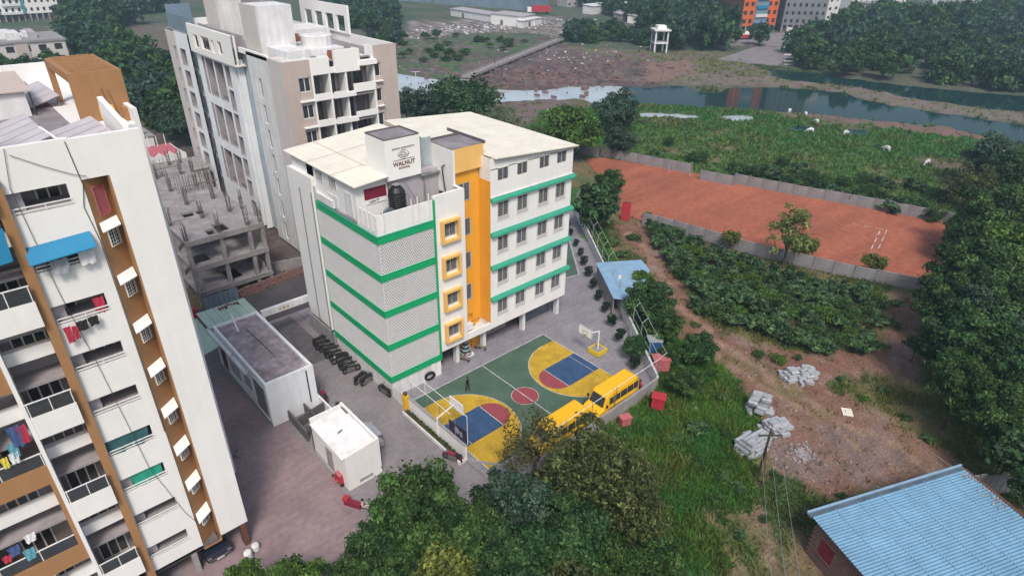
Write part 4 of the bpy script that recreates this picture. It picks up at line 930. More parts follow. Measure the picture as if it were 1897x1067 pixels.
MB().box(UX0-.05,UY0-.03,.02,UX0+.0,UY1,.35).build('base_kerb', 'concrete', B)
for y0, y1 in ((7.1,10.1),(10.2,13.2),(13.3,16.2)): MB().cyl((-10.12,y0,3.85),(-10.12,y1,3.85),.2,n=12).build('roof_duct', 'white_dirty', B)
MB().box(-6.35,3.38,.9,-6.25,3.44,4.3).build('stain_pipe', 'frame_dark', B); MB().cyl((-8.3,13.2,4.3),(-8.5,13.6,6.2),.09).build('vent_pipe', 'white_clean', B); MB().tube([(-7.6,13.2,4.36),(-7.4,7.6,4.36)],.04).build('roof_cable', 'frame_dark', B)
t = thing('sheet_canopy', 'pale green sheet canopy behind the flat grey roof in the yard', 'canopy', (-7.7,17.3,4.0))
for i in range(6): MB().box(-10.15+.8*i,15.6,4.12,-9.38+.8*i,19.3,4.2-.0).build('sheet', 'green_sheet', t)
for x in (-10,-5.5): MB().cyl((x,19.2,.02),(x,19.2,4.12),.06).build('post', 'steel', t)
MB().ext([(-10.2,15.6,3.7),(-10.2,19.3,3.7),(-11.8,19.3,3.3),(-11.8,13,3.3),(-10.2,13,3.7)],(0,0,-.06)).build('lower_sheet', 'green_sheet', t)
b = MB(); rr = random.Random(4)
for i in range(7): b.box(-8.2+.3*i,18.5+rr.uniform(-.3,.3),4.21,-8.0+.3*i,18.8,4.3+rr.uniform(0,.15))
t = tag(b.build('debris_pile', 'rust'), 'small rusty debris left on the pale green canopy', 'debris'); stuff(t)
D = thing('white_shed', 'small white shed with a white corrugated roof standing alone in the paved yard', 'shed', (-7.15,-4.4,0))
sx0, sx1, sy0, sy1 = -8.62, -5.68, -7.25, -1.55
b = MB(); b.box(sx0,sy0,.02,sx1,sy0+.2,3.35); b.box(sx0,sy0+.2,.02,sx0+.2,sy1,3.1); b.box(sx1-.2,sy0+.2,.02,sx1,sy1,3.62); b.box(sx0,sy1-.2,.02,sx1-.2,sy1,3.5); b.poly([(sx0,sy0,3.35),(sx1,sy0,3.35),(sx1,sy0,3.62)]); b.add([(sx0,sy0,3.35),(sx1,sy0,3.62),(sx1,sy0+.2,3.62),(sx0,sy0+.2,3.35)],[(0,1,2,3)])
b.build('wall', 'white_paint', D)
b = MB(); n = 34
for i in range(n):
    y = sy0+.22+(sy1-sy0-.44)*i/n; w_ = (sy1-sy0-.44)/n
    b.add([(sx0-.15,y,3.12),(sx1-.22,y,3.32),(sx1-.22,y+w_*.5,3.39),(sx0-.15,y+w_*.5,3.19),(sx1-.22,y+w_,3.32),(sx0-.15,y+w_,3.12)],[(0,1,2,3),(3,2,4,5)])
stuff(b.build('corrugated_roof', 'white_dirty', D))
MB().box(sx0-.02,-5.05,.25,sx0-.001,-4.0,2.35).build('door', 'interior_mid', D); MB().box(sx0-.03,-3.9,.2,sx0-.001,-1.7,.32).build('base_trim', 'concrete', D)
MB().box(-7.65,sy0-.02,.3,-6.5,sy0-.001,.58).build('vent_slot', 'interior_mid', D); MB().box(-6.0,-2.9,3.4,-5.9,-1.9,3.46).build('roof_strip', 'concrete_dark', D); MB().tube([(-7.6,-4.4,3.3),(-7.2,-4.3,3.34)],.05).build('roof_peg', 'frame_dark', D)
E = thing('bin_enclosure', 'dark low walled bin enclosure between the flat roofed building and the white shed', 'enclosure', (-7,2,0))
for a, c in (((-8.46,3.4),(-8.46,-.2)),((-7.0,3.4),(-7.0,.6)),((-8.4,1.9),(-5.6,2.4)),((-8.4,.6),(-5.6,.9))): MB().seg(a,c,.14,.02,1.1).build('partition', 'concrete_dark', E)
MB().seg((-5.55,4.0),(-5.5,-1.5),.14,.02,1.15).build('side_wall', 'bluewhite', E)
# ---- gate beam
t = thing('gate_beam', 'white lettered beam spanning the lane between the flat roofed building and the school', 'gate beam', (-2.2,16,0))
MB().box(-5.0,15.9,3.2,.5,16.3,3.9).build('beam', 'white_dirty', t); MB().box(-5.0,15.95,.02,-4.7,16.25,3.2).build('post', 'white_dirty', t)
mat('gold', (.45,.33,.12), .6, .1)
for i, (w_, h_) in enumerate(((.22,.34),(.3,.4),(.26,.36))): 
    b = MB(); x = -3.1+.42*i; b.lathe([(.01,0),(w_*.5,.02),(w_*.5,.04),(.01,.05)], (0,0,0), 10); b.v = [(x+p[0], 15.89-p[2]*.4, 3.55+p[1]*1.0) for p in b.v]; b.build('gold_mark', 'gold', t)
# ================================================================ WALLS AND FENCES OF THE SCHOOL YARD
def lerp(a, b, t): return np.array(a)*(1-t)+np.array(b)*t
t = thing('compound_wall', 'long white compound wall with thin fence posts behind the row of clipped shrubs', 'wall', (32,2,0))
n = 14
for i in range(n):
    a, c = lerp(PB, PA, i/n), lerp(PB, PA, (i+1)/n); MB().seg(a, c, .2, .02, 1.45).build('wall_panel', 'white_dirty', t)
for i in range(0, n+1):
    p = lerp(PB, PA, min(i/n+.002, 1)); MB().cyl((*p,1.45),(*p,3.4),.04,n=6).tube([(*p,3.4),(p[0]+.45,p[1]-.35,4.0)],.035).build('fence_post', 'steel_green', t)
for z, o in ((2.2,0),(3.35,0),(3.95,.42)):
    stuff(MB().tube([(PB[0]+o,PB[1]-o*.8,z),(PA[0]+o,PA[1]-o*.8,z)],.022).build('fence_wire', 'steel_green', t))
t = thing('rear_wall', 'grey concrete compound wall along the parked yellow buses', 'wall', (12,-15.2,0))
PC = np.array([3.6,-15.35])
for i in range(8): MB().seg(lerp(PC,PB,i/8),lerp(PC,PB,(i+1)/8),.22,-.1,1.2).build('wall_panel', 'concrete', t)
for i in range(6): p = lerp(PC,PB,i/5); MB().cyl((*p,1.5),(*p,3.5),.035,n=6).build('fence_post', 'steel', t)
stuff(MB().tube([(*PC,3.45),(*PB,3.45)],.025).build('fence_rail', 'steel_white', t))
t = thing('front_wall', 'white front wall of the playground with a planted kerb strip at its foot', 'wall', (0,-6.6,0))
MB().box(.0,-10.65,.02,.2,-2.6,1.55).build('wall', 'white_paint', t); MB().box(-.02,-10.65,1.55,.22,-2.6,1.62).build('coping', 'concrete', t)
b = MB(); b.box(-.62,-10.7,.02,-.5,-2.4,.32); b.box(-.5,-10.7,.02,-.02,-10.55,.32); b.build('planter_kerb', 'white_dirty', t); MB().box(-.5,-10.55,.02,-.02,-2.4,.22).build('planter_soil', 'rust', t)
MB().box(-.03,-6.9,.2,.0,-6.7,1.5).build('pilaster', 'white_clean', t)
nt_ = thing('net_frame', 'thin metal net frame standing above the white front wall', 'net frame', (.3,-6.6,1.6))
for y in (-2.7,-5.1,-6.9,-9.0): MB().cyl((.32,y,.05),(.32,y,3.3),.03,n=6).build('post', 'steel', nt_)
for z, y0, y1 in ((3.3,-2.7,-8.4),(4.5,-4.9,-10.6)): MB().tube([(.32,y0,z),(.32,y1,z)],.028).build('rail', 'steel_white', nt_)
MB().cyl((.32,-4.9,3.3),(.32,-4.9,4.5),.028).cyl((.32,-10.6,1.6),(.32,-10.6,4.5),.028).build('rail_post', 'steel_white', nt_)
struct(MB().seg((.2,-10.7),(3.6,-15.3),.16,.02,.16).build('edge_kerb', 'concrete'))
t = thing('gate_post', 'yellow gate pillar with a small plant pot at the end of the white front wall', 'gate post', (.05,-2.0,0))
MB().box(-.12,-2.25,.02,.28,-1.75,1.5).build('pillar', 'bus_yellow', t); MB().lathe([(.15,1.5),(.2,1.8)], (.08,-2.0,0), 10).build('pot', 'rust', t)
t = thing('side_gate', 'white metal gate panel between the lattice corner and the yellow pillar', 'gate', (.0,-.9,0)); MB().box(-.05,-1.7,.1,.0,-.3,1.5).build('panel', 'white_dirty', t); MB().box(-.07,-1.74,.1,.02,-1.71,1.6).build('frame', 'steel', t)
t = thing('banner', 'dark purple banner with a white round emblem tied above the white front wall', 'banner', (.36,-9.3,1.6))
mat('purple', (.035,.02,.06), .7, .1)
MB().ext([(.34,-8.1,1.65),(.34,-10.5,1.65),(.34,-10.5,2.85),(.34,-8.1,2.6)],(.04,0,0)).build('sheet', 'purple', t)
b = MB(); b.lathe([(.33,0),(.33,.01)], (0,0,0), 18); b.v = [(.33-p[2]*.5, -9.2+p[0], 2.15+p[1]) for p in b.v]; b.build('emblem', 'cloth_grey', t); b = MB(); b.box(.318,-9.9,1.8,.328,-9.6,2.3); b.build('white_mark', 'cloth_grey', t)
# ---- basketball hoops
def hoop_board(t, x, y, z, s):
    MB().box(x-.03,y-.9,z-.5,x+.03,y+.9,z+.5).build('backboard', 'white_clean', t)
    b = MB(); f = x-.034 if s < 0 else x+.034
    for (a,c,d,e) in ((-.9,.9,.47,.5),(-.9,.9,-.5,-.47),(-.9,-.87,-.47,.47),(.87,.9,-.47,.47),(-.3,.3,.08,.12),(-.3,.3,-.35,-.31),(-.3,-.26,-.31,.08),(.26,.3,-.31,.08)): b.box(f-.004,y+a,z+d,f+.004,y+c,z+e)
    b.build('board_marking', 'frame_dark', t)
    b = MB(); pts = [(x+s*(.28+.23*cos(2*pi*i/14)), y+.23*sin(2*pi*i/14), z-.38) for i in range(15)]; b.tube(pts,.018,5); b.build('ring', 'rust', t)
    b = MB()
    for i in range(0,14,2): b.tube([pts[i], (x+s*.28+(pts[i][0]-x-s*.28)*.55, y+(pts[i][1]-y)*.55, z-.85)],.01,3)
    stuff(b.build('net', 'steel', t))
t = thing('basketball_hoop', 'white basketball hoop rising from a yellow box planter on the far side of the court', 'basketball hoop', (19.7,-7.55,.02))
b = MB(); c_ = (19.7,-7.55)
for (x0,y0,x1,y1) in ((-.7,-.7,.7,-.6),(-.7,.6,.7,.7),(-.7,-.6,-.6,.6),(.6,-.6,.7,.6)): b.box(c_[0]+x0,c_[1]+y0,.1,c_[0]+x1,c_[1]+y1,.62)
b.build('planter_box', 'yellow_paint', t); MB().box(c_[0]-.6,c_[1]-.6,.1,c_[0]+.6,c_[1]+.6,.5).build('ballast', 'concrete_raw', t)
for dx in (-.55,.55):
    for dy in (-.55,.55): MB().cyl((c_[0]+dx,c_[1]+dy,.02),(c_[0]+dx,c_[1]+dy,.1),.06).build('caster', 'black_rubber', t)
MB().cyl((*c_,.4),(*c_,2.65),.07).build('post', 'steel_white', t); MB().tube([(*c_,2.62),(18.5,-7.2,2.75)],.05).build('arm', 'steel_white', t)
hoop_board(t, 18.5, -6.75, 2.7, -1)
t = thing('basketball_hoop', 'basketball hoop on a white arm reaching over the white front wall', 'basketball hoop', (.2,-7.2,0))
MB().cyl((-.06,-7.0,.02),(-.06,-7.0,2.2),.07).build('post', 'steel_white', t); MB().tube([(-.06,-7.0,2.2),(1.3,-7.6,3.3)],.06).build('arm', 'steel_white', t); hoop_board(t, 1.4, -7.8, 3.3, 1)
# ---- yard props by the entrance
def tyre(c, r, nrm, lab):
    t = thing('tyre', lab, 'tyre', c); b = MB(); a = Vector(nrm).normalized(); u = a.orthogonal().normalized(); w_ = a.cross(u); N = 18
    ring = lambda rr_, d: [Vector(c)+(u*cos(2*pi*i/N)+w_*sin(2*pi*i/N))*rr_+a*d for i in range(N)]
    R_ = [ring(r,-.1),ring(r,.1),ring(r*.62,.1),ring(r*.62,-.1)]; v = [p for q in R_ for p in q]
    b.add(v, [(k*N+i, k*N+(i+1) % N, ((k+1) % 4)*N+(i+1) % N, ((k+1) % 4)*N+i) for k in range(4) for i in range(N)]); b.build('tread', 'black_rubber', t)
tyre((4.05,-.12,.58), .56, (.2,1,.25), 'large black tyre leaning on the white pier below the lattice screen')
chair((5.75,.7,.02), R(20), 'white plastic chair beside the pier under the school'); chair((6.2,1.2,.02), R(-30), 'dark plastic chair in the shade under the school', 'cloth_black')
t = thing('festive_tree', 'dark decorated tree with pale garlands standing on a white plinth at the school entrance', 'decoration', (9.25,.85,.02))
MB().box(8.7,.45,.02,9.9,1.3,.28).build('plinth', 'white_clean', t); 
b = MB()
for k in range(5): b.cyl((9.25,.95,.3+.42*k),(9.25,.95,.85+.42*k),.62-.11*k,.12,10)
b.build('foliage', 'cloth_teal', t); b = MB()
for k in range(4): b.tube([(9.25+(.6-.11*k)*cos(a*.7),.95+(.6-.11*k)*sin(a*.7),.45+.42*k+.05*sin(a*2)) for a in range(10)],.035)
b.build('garland', 'cloth_white', t)
for i, x in enumerate((8.85,9.2,9.6)): MB().sphere((x,.6,.42),.13).build('gift', 'cloth_red' if i != 1 else 'cloth_white', t)
for x, y, lab in ((8.5,.3,'dark bench at the left side of the decorated tree'),(11.0,.75,'dark bench at the foot of the column right of the decorated tree')):
    t = thing('bench', lab, 'bench', (x,y,.02), R(-65 if x < 10 else -60)); MB().box(-.65,-.17,.38,.65,.17,.43).build('seat', 'wood', t, local=True)
    for q in (-.5,.5): MB().box(q-.04,-.15,0,q+.04,.15,.38).build('leg', 'frame_dark', t, local=True)
# ---- school minibuses
def bus(x, y, lab, rot=0.):
    t = thing('school_bus', lab, 'school bus', (x,y,.02), rot, 'yellow school minibuses parked along the wall')
    # forward = -X ; side outline
    prof = [(-2.95,.42),(-2.98,.95),(-2.8,1.12),(-2.25,1.28),(-1.85,2.15),(-1.6,2.32),(2.2,2.34),(2.42,2.2),(2.48,.42)]
    b = MB(); w = .80
    prof2 = [(p[0],p[1],w if p[1] < 1.4 else w-.10) for p in prof]; n = len(prof)
    v = [(p[0],-p[2],p[1]) for p in prof2]+[(p[0],p[2],p[1]) for p in prof2]
    b.add(v, [tuple(range(n)), tuple(range(2*n-1,n-1,-1))]+[(i,n+i,n+(i+1) % n,(i+1) % n) for i in range(n)]); me = b.mesh('body', 'bus_yellow'); 
    o = link('body', me, t); bv = o.modifiers.new('bevel', 'BEVEL'); bv.width = .07; bv.segments = 2; bv.limit_method = 'ANGLE'
    ws_ = MB(); ws_.add([(-2.235,-.66,1.36),(-2.235,.66,1.36),(-1.895,.60,2.10),(-1.895,-.60,2.10)],[(0,1,2,3)]); ws_.v = [(p[0]-.035,p[1],p[2]+.02) for p in ws_.v]; ws_.build('windscreen', 'glass', t, local=True)
    for s in (-1, 1):
        for k, (a, c) in enumerate(((-1.72,-1.05),(-.95,-.2),(-.1,.7),(.8,1.55),(1.65,2.25))):
            y0, y1 = s*.785, s*.735; m = MB(); m.add([(a+(.16 if k == 0 else 0)-.05,y0+s*.012,1.42),(c,y0+s*.012,1.42),(c,y1+s*.012,2.0),(a+(.22 if k == 0 else 0)-.0,y1+s*.012,2.0)],[(0,1,2,3)]); m.build('side_window', 'glass', t, local=True)
        MB().box(-1.7,s*.805,.95,2.4,s*.812,1.03).build('side_stripe', 'frame_dark', t, local=True)
        MB().box(-.98,s*.80,.45,-.96,s*.808,1.38).build('door_seam', 'frame_dark', t, local=True)
        MB().cyl((-1.95,s*.80,1.5),(-2.05,s*1.0,1.55),.02).box(-2.12,s*.95-.06,1.45,-2.05,s*.95+.06,1.72).build('mirror', 'black_plastic', t, local=True)
        MB().cyl((-2.99,s*.55,.85),(-2.93,s*.55,.85),.13,n=12).build('headlight', 'chrome', t, local=True)
        for xx in (-2.1,1.45):
            wl = MB(); wl.cyl((xx,s*.62,.34),(xx,s*.83,.34),.34,n=16); o = wl.build('wheel', 'black_rubber', t, local=True); MB().cyl((xx,s*.831,.34),(xx,s*.845,.34),.18,n=10).build('rim', 'steel', o, local=True)
    MB().box(-3.02,-.45,.62,-2.97,.45,1.0).build('grille', 'frame_dark', t, local=True); MB().box(-3.08,-.8,.4,-2.97,.8,.56).build('bumper', 'black_plastic', t, local=True); MB().box(2.48,-.75,.4,2.56,.75,.55).build('bumper', 'black_plastic', t, local=True)
    for s in (-.55,-.18,.18,.55): MB().box(-1.4,s-.015,2.35,2.1,s+.015,2.375).build('roof_rib', 'bus_yellow', t, local=True)
    MB().box(2.485,-.5,1.35,2.495,.5,1.95).build('rear_window', 'glass', t, local=True)
    t.scale = (1.05,1.18,1.13); return t
bus(14.35, -14.0, 'yellow school minibus at the wall corner, the one with its roof in clear view'); bus(7.6, -14.0, 'yellow school minibus half hidden under the sparse tree at the wall')
# ---- motorcycles
def wheel(b, x, r, w=.075, n=14):
    ring = lambda rr_, y: [(x+rr_*cos(2*pi*i/n), y, .31+rr_*sin(2*pi*i/n)) for i in range(n)]
    v = ring(r,-w)+ring(r,w)+ring(r*.72,w)+ring(r*.72,-w); b.add(v, [(k*n+i, k*n+(i+1) % n, ((k+1) % 4)*n+(i+1) % n, ((k+1) % 4)*n+i) for k in range(4) for i in range(n)])
def motorbike(loc, rot, lab, tank='black_plastic', g=None):
    t = thing('motorcycle', lab, 'motorcycle', loc, rot, g)
    for x in (-.62,.62):
        b = MB(); wheel(b, x, .30); o = b.build('wheel', 'black_rubber', t, local=True)
        b = MB()
        for i in range(6): b.cyl((x,0,.31),(x+.21*cos(i*pi/3),0,.31+.21*sin(i*pi/3)),.012,n=4)
        b.build('spokes', 'chrome', o, local=True)
    MB().cyl((-.30,0,.76),(.32,0,.80),.15,.20,10).build('tank', tank, t, local=True)
    MB().ext([(-.88,-.13,.80),(-.88,.13,.80),(-.85,.13,.92),(-.85,-.13,.92)],(.72,0,-.06)).build('seat', 'black_rubber', t, local=True)
    MB().box(-.45,-.17,.24,.30,.17,.64).build('engine', 'interior', t, local=True)
    MB().cyl((.62,-.09,.31),(.40,-.09,.92),.025).cyl((.62,.09,.31),(.40,.09,.92),.025).build('fork', 'chrome', t, local=True)
    MB().tube([(.30,-.36,1.0),(.42,-.15,.97),(.42,.15,.97),(.30,.36,1.0)],.02).build('handlebar', 'frame_dark', t, local=True)
    MB().sphere((.50,0,.86),.11,8,5).build('headlight', 'chrome', t, local=True)
    MB().cyl((-.75,-.15,.30),(.15,-.15,.28),.045,.03).build('exhaust', 'chrome', t, local=True)
    MB().box(-.95,-.07,.60,-.70,.07,.66).box(.40,-.06,.62,.86,.06,.65).build('mudguard', tank, t, local=True)
    return t
mb0 = motorbike((-.85,12.4,.02), R(6), 'black motorcycle at the far end of the row below the lattice wall', g='motorcycles parked in a row below the lattice wall')
rr = random.Random(21); GRB = 'motorcycles parked in a row below the lattice wall'
ys_ = [11.6,10.8,10.1,9.4,8.75,8.1,7.4,6.7,6.0]
ORD = ['second','third','fourth','fifth','sixth','seventh','eighth','ninth','tenth']
for i, y in enumerate(ys_): dup(mb0, (-.85+rr.uniform(-.18,.12), y, .02), R(rr.uniform(-14,14))+(pi if rr.random() < .3 else 0), ORD[i]+' motorcycle from the far end of the row below the lattice wall', GRB)
dup(mb0, (-.95,4.15,.02), R(20), 'black motorcycle nearest the gate, standing apart from the row', GRB); dup(mb0, (-.55,3.5,.02), R(12), 'second black motorcycle of the pair standing apart from the row', GRB)
motorbike((-.75,-9.9,.02), R(112), 'lone dark red motorcycle at the planted kerb of the white front wall', 'maroon')
motorbike((-4.8,6.4,.02), R(75), 'black motorcycle behind the wall end of the flat roofed building'); motorbike((-4.9,3.9,.02), R(80), 'dark motorcycle beside the pale side wall of the bin enclosure', 'maroon'); motorbike((-4.8,1.4,.02), R(70), 'dark motorcycle just behind the corner of the white shed')
motorbike((-.3,1.0,.02), R(95), 'small dark scooter lying at the foot of the corner plinth')
# ---- jeep behind the shed, car under the stilts
t = thing('parked_jeep', 'grey canvas topped jeep parked behind the white shed', 'jeep', (-4.75,-3.6,.02), R(88))
MB().box(-1.5,-.65,.35,1.5,.65,.95).build('body', 'interior_mid', t, local=True); MB().box(-1.4,-.62,1.55,.5,.62,1.62).build('canvas_top', 'cloth_grey', t, local=True); MB().box(.5,-.6,.96,.55,.6,1.5).build('windscreen', 'glass', t, local=True)
for x in (-1.35,.5):
    for y in (-.6,.6): MB().cyl((x,y,.95),(x,y,1.56),.03).build('roof_post', 'frame_dark', t, local=True)
for x in (-.95,.95):
    for s in (-.66,.66): MB().cyl((x,s-.09,.33),(x,s+.09,.33),.33,n=14).build('wheel', 'black_rubber', t, local=True)
t = thing('parked_car', 'dark blue hatchback parked under the stilts of the white apartment block', 'car', (-18.2,-5.2,.02), R(-90))
mat('car_navy', (.012,.016,.035), .3, .0, spec=.6)
prof = [(-1.8,.3),(-1.85,.8),(-1.5,1.0),(-1.15,1.45),(.35,1.48),(1.0,.98),(1.75,.85),(1.85,.5),(1.8,.3)]; n = len(prof); b = MB()
b.add([(p[0],-.8 if p[1] < 1.1 else -.62,p[1]) for p in prof]+[(p[0],.8 if p[1] < 1.1 else .62,p[1]) for p in prof],[tuple(range(n)),tuple(range(2*n-1,n-1,-1))]+[(i,n+i,n+(i+1) % n,(i+1) % n) for i in range(n)])
o = b.build('body', 'car_navy', t, local=True); bv = o.modifiers.new('bevel', 'BEVEL'); bv.width = .06; bv.segments = 2
MB().add([(.42,-.6,1.46),(.42,.6,1.46),(1.0,.66,1.03),(1.0,-.66,1.03)],[(0,1,2,3)]).build('windscreen', 'glass_blue', t, local=True)
for s in (-1,1):
    MB().box(1.78,s*.65-.14,.66,1.87,s*.65+.14,.8).build('headlight', 'chrome', t, local=True); MB().add([(-1.1,s*.70,1.08),(.7,s*.72,1.08),(.3,s*.64,1.4),(-1.0,s*.64,1.4)],[(0,1,2,3)]).build('side_window', 'glass', t, local=True)
    for x in (-1.15,1.15): MB().cyl((x,s*.62,.31),(x,s*.82,.31),.31,n=14).build('wheel', 'black_rubber', t, local=True)
MB().box(1.84,-.7,.5,1.9,.7,.54).build('chrome_trim', 'chrome', t, local=True); MB().box(1.84,-.25,.36,1.9,.25,.46).build('number_plate', 'cloth_white', t, local=True)
for i, (x, y, h, lab) in enumerate(((-16.75,-8.1,.75,'tall pale plastic drum beside the stilt column'),(-16.1,-7.7,.55,'short pale plastic drum right of the tall drum'))):
    tag(MB().lathe([(.22,0),(.27,.1),(.27,h-.08),(.2,h),(.05,h+.02)], (x,y,.02), 12).build('drum', 'white_dirty'), lab, 'drum')
# ---- people
def person(loc, rot, lab, top='cloth_black', legs='cloth_black', pose='stand', h=1.66):
    J = {'pel':(0,0,.90),'chest':(0,.02,1.25),'neck':(0,.01,1.44),'head':(0,-.01,1.58)}
    for s, k in ((-1,'l'),(1,'r')):
        J['hip'+k]=(s*.09,0,.88); J['kn'+k]=(s*.10,-.03 if pose != 'walk' else -.10*s,.48); J['an'+k]=(s*.11,.03 if pose != 'walk' else .05-.14*s,.08); J['toe'+k]=(s*.12,-.10 if pose != 'walk' else -.10-.14*s,.03)
        J['sh'+k]=(s*.19,.02,1.39); J['el'+k]=(s*.25,.03,1.12); J['wr'+k]=(s*.24,-.08,.88); J['ha'+k]=(s*.235,-.11,.80)
    if pose == 'reach': J['elr']=(.40,0,1.36); J['wrr']=(.62,-.03,1.34); J['har']=(.72,-.04,1.34)
    if pose == 'sit':
        for k in J:
            if k[:2] not in ('kn','an','to'): J[k] = (J[k][0], J[k][1]+.05, J[k][2]-.42)
        for s, k in ((-1,'l'),(1,'r')): J['kn'+k]=(s*.12,-.40,.50); J['an'+k]=(s*.12,-.36,.08); J['toe'+k]=(s*.12,-.50,.04); J['wr'+k]=(s*.16,-.30,.58); J['el'+k]=(s*.26,-.06,.72); J['ha'+k]=(s*.13,-.36,.55)
    names = list(J); E = [('pel','chest'),('chest','neck'),('neck','head')]
    for k in 'lr': E += [('pel','hip'+k),('hip'+k,'kn'+k),('kn'+k,'an'+k),('an'+k,'toe'+k),('chest','sh'+k),('sh'+k,'el'+k),('el'+k,'wr'+k),('wr'+k,'ha'+k)]
    rad = {'pel':.135,'chest':.15,'neck':.055,'head':.10,'hip':.095,'kn':.065,'an':.045,'toe':.04,'sh':.07,'el':.05,'wr':.036,'ha':.04}
    me = bpy.data.meshes.new('body'); me.from_pydata([J[k] for k in names], [(names.index(a), names.index(b)) for a, b in E], [])
    o = bpy.data.objects.new('tmp', me); COL.objects.link(o); o.modifiers.new('skin', 'SKIN'); sv = me.skin_vertices[0].data if me.skin_vertices else None
    if sv is None:
        me.attributes; bpy.context.view_layer.objects.active = o
        bm = bmesh.new(); bm.from_mesh(me); bm.verts.layers.skin.verify(); bm.to_mesh(me); bm.free(); sv = me.skin_vertices[0].data
    for i, k in enumerate(names):
        r = rad.get(k, rad.get(k[:-1], .06)); sv[i].radius = (r, r*.8 if k in ('chest','pel') else r); sv[i].use_root = (k == 'pel')
    ss = o.modifiers.new('sub', 'SUBSURF'); ss.levels = ss.render_levels = 1
    dg = bpy.context.evaluated_depsgraph_get(); bme = bpy.data.meshes.new_from_object(o.evaluated_get(dg)); bpy.data.objects.remove(o)
    bme.materials.clear()
    for m_ in (top, legs, 'skin', 'black_rubber'): bme.materials.append(M(m_))
    dz = -.42 if pose == 'sit' else 0
    for p in bme.polygons:
        c = p.center; hand = abs(c.x) > .2 and c.z < .93+dz and pose != 'sit'
        p.material_index = 2 if (c.z > 1.45+dz or hand or (pose == 'reach' and c.x > .6)) else (0 if c.z > .93+dz else (1 if c.z > .09 else 3)); p.use_smooth = True
    t = thing('person', lab, 'person', loc, rot); link('body', bme, t); t.scale = (h/1.68,)*3
    MB().sphere((0,.015+(.05 if pose == 'sit' else 0),1.63+dz),.108,10,6,(1,1,.8)).build('hair', 'hair', t, local=True, smooth=True)
    MB().sphere((0,-.105+(.05 if pose == 'sit' else 0),1.57+dz),.022,6,4).build('nose', 'skin', t, local=True)
    return t
person((5.75,-3.75,.05), R(30), 'person in dark clothes walking across the green part of the court', pose='walk')
person((17.55,-14.6,.05), R(75), 'person in a red top reaching to the wall behind the minibus', 'cloth_red', 'cloth_black', 'reach')
person((11.05,-13.3,.05), R(200), 'person in white standing between the two yellow minibuses', 'cloth_white', 'cloth_grey')
person((TX-.1,52.6,22.66), R(-90), 'worker in dark clothes standing in the left roof window of the tall tower', 'cloth_black', 'cloth_grey'); person((TX-.1,48.9,22.66), R(-90), 'worker in dark blue standing in the right roof window of the tall tower', 'cloth_blue', 'cloth_black')
t = thing('street_bench', 'dark bench with a red box on it at the tree in the paved yard', 'seat', (-9.1,-8.7,.02), R(-62))
MB().box(-.7,-.2,.0,.7,.2,.40).build('bench', 'maroon', t, local=True); MB().box(-.78,-.22,.40,-.35,.22,.68).build('red_box', 'red_paint', t, local=True)
person((-8.75,-9.7,.02), R(40), 'person in pale clothes sitting on the dark bench by the trees', 'beige', 'cloth_black', 'sit')
t = thing('red_dispenser', 'red plastic cart leaning at the near corner of the white shed', 'cart', (-8.75,-6.2,.02)); MB().box(-8.95,-6.5,.2,-8.64,-5.7,1.0).build('cart_body', 'red_paint', t); MB().cyl((-8.8,-6.55,.18),(-8.8,-6.47,.18),.16).build('wheel', 'black_rubber', t); MB().box(-8.95,-6.45,1.0,-8.64,-5.75,1.1).build('rim', 'pink_paint', t)
person((-9.15,-6.0,.02), R(70), 'person in a pink red top crouching beside the red cart at the shed corner', 'pink_paint', 'cloth_grey', 'sit', 1.5)
# ---- kiosks outside the wall
def kiosk(c, w, d, h, rot, m, lab, wheels=True, roof=None):
    t = thing('kiosk_box', lab, 'kiosk', c, rot); z = .28 if wheels else .0
    MB().box(-w/2,-d/2,z,w/2,d/2,z+h).build('body', m, t, local=True); MB().box(-w/2-.08,-d/2-.08,z+h,w/2+.08,d/2+.08,z+h+.07).build('roof', roof or m, t, local=True)
    MB().box(-.015,-d/2-.012,z+.1,.015,-d/2-.002,z+h-.1).build('door_seam', 'frame_dark', t, local=True); MB().box(-w/2-.012,-d*.3,z+h*.45,-w/2-.002,d*.3,z+h*.8).build('hatch', 'maroon' if 'red' in m else m, t, local=True)
    if wheels:
        for x in (-w*.35,w*.35):
            for y in (-d*.4,d*.4): MB().cyl((x,y-.04,.18),(x,y+.04,.18),.18,n=10).build('wheel', 'black_rubber', t, local=True)
    else:
        for x in (-w*.42,w*.42):
            for y in (-d*.42,d*.42): MB().box(x-.05,y-.05,-.15,x+.05,y+.05,0).build('foot', 'frame_dark', t, local=True)
kiosk((22.1,-13.6,0), 1.5, 1.1, 1.25, R(-40), 'pink_paint', 'faded pink street cart outside the wall corner'); kiosk((17.3,-16.9,.12), 1.1, .9, 1.2, R(-62), 'red_paint', 'bright red kiosk box tilted in the grass below the grey wall', False)
kiosk((13.2,-16.4,.12), .9, .6, .8, R(-20), 'pink_paint', 'small faded red box beside the grey wall near the minibuses', False); kiosk((24.2,-11.2,0), 1.3, 1.2, 1.3, R(-40), 'blue_paint', 'dark blue street cart in the bushes behind the fence', True, 'cloth_grey')
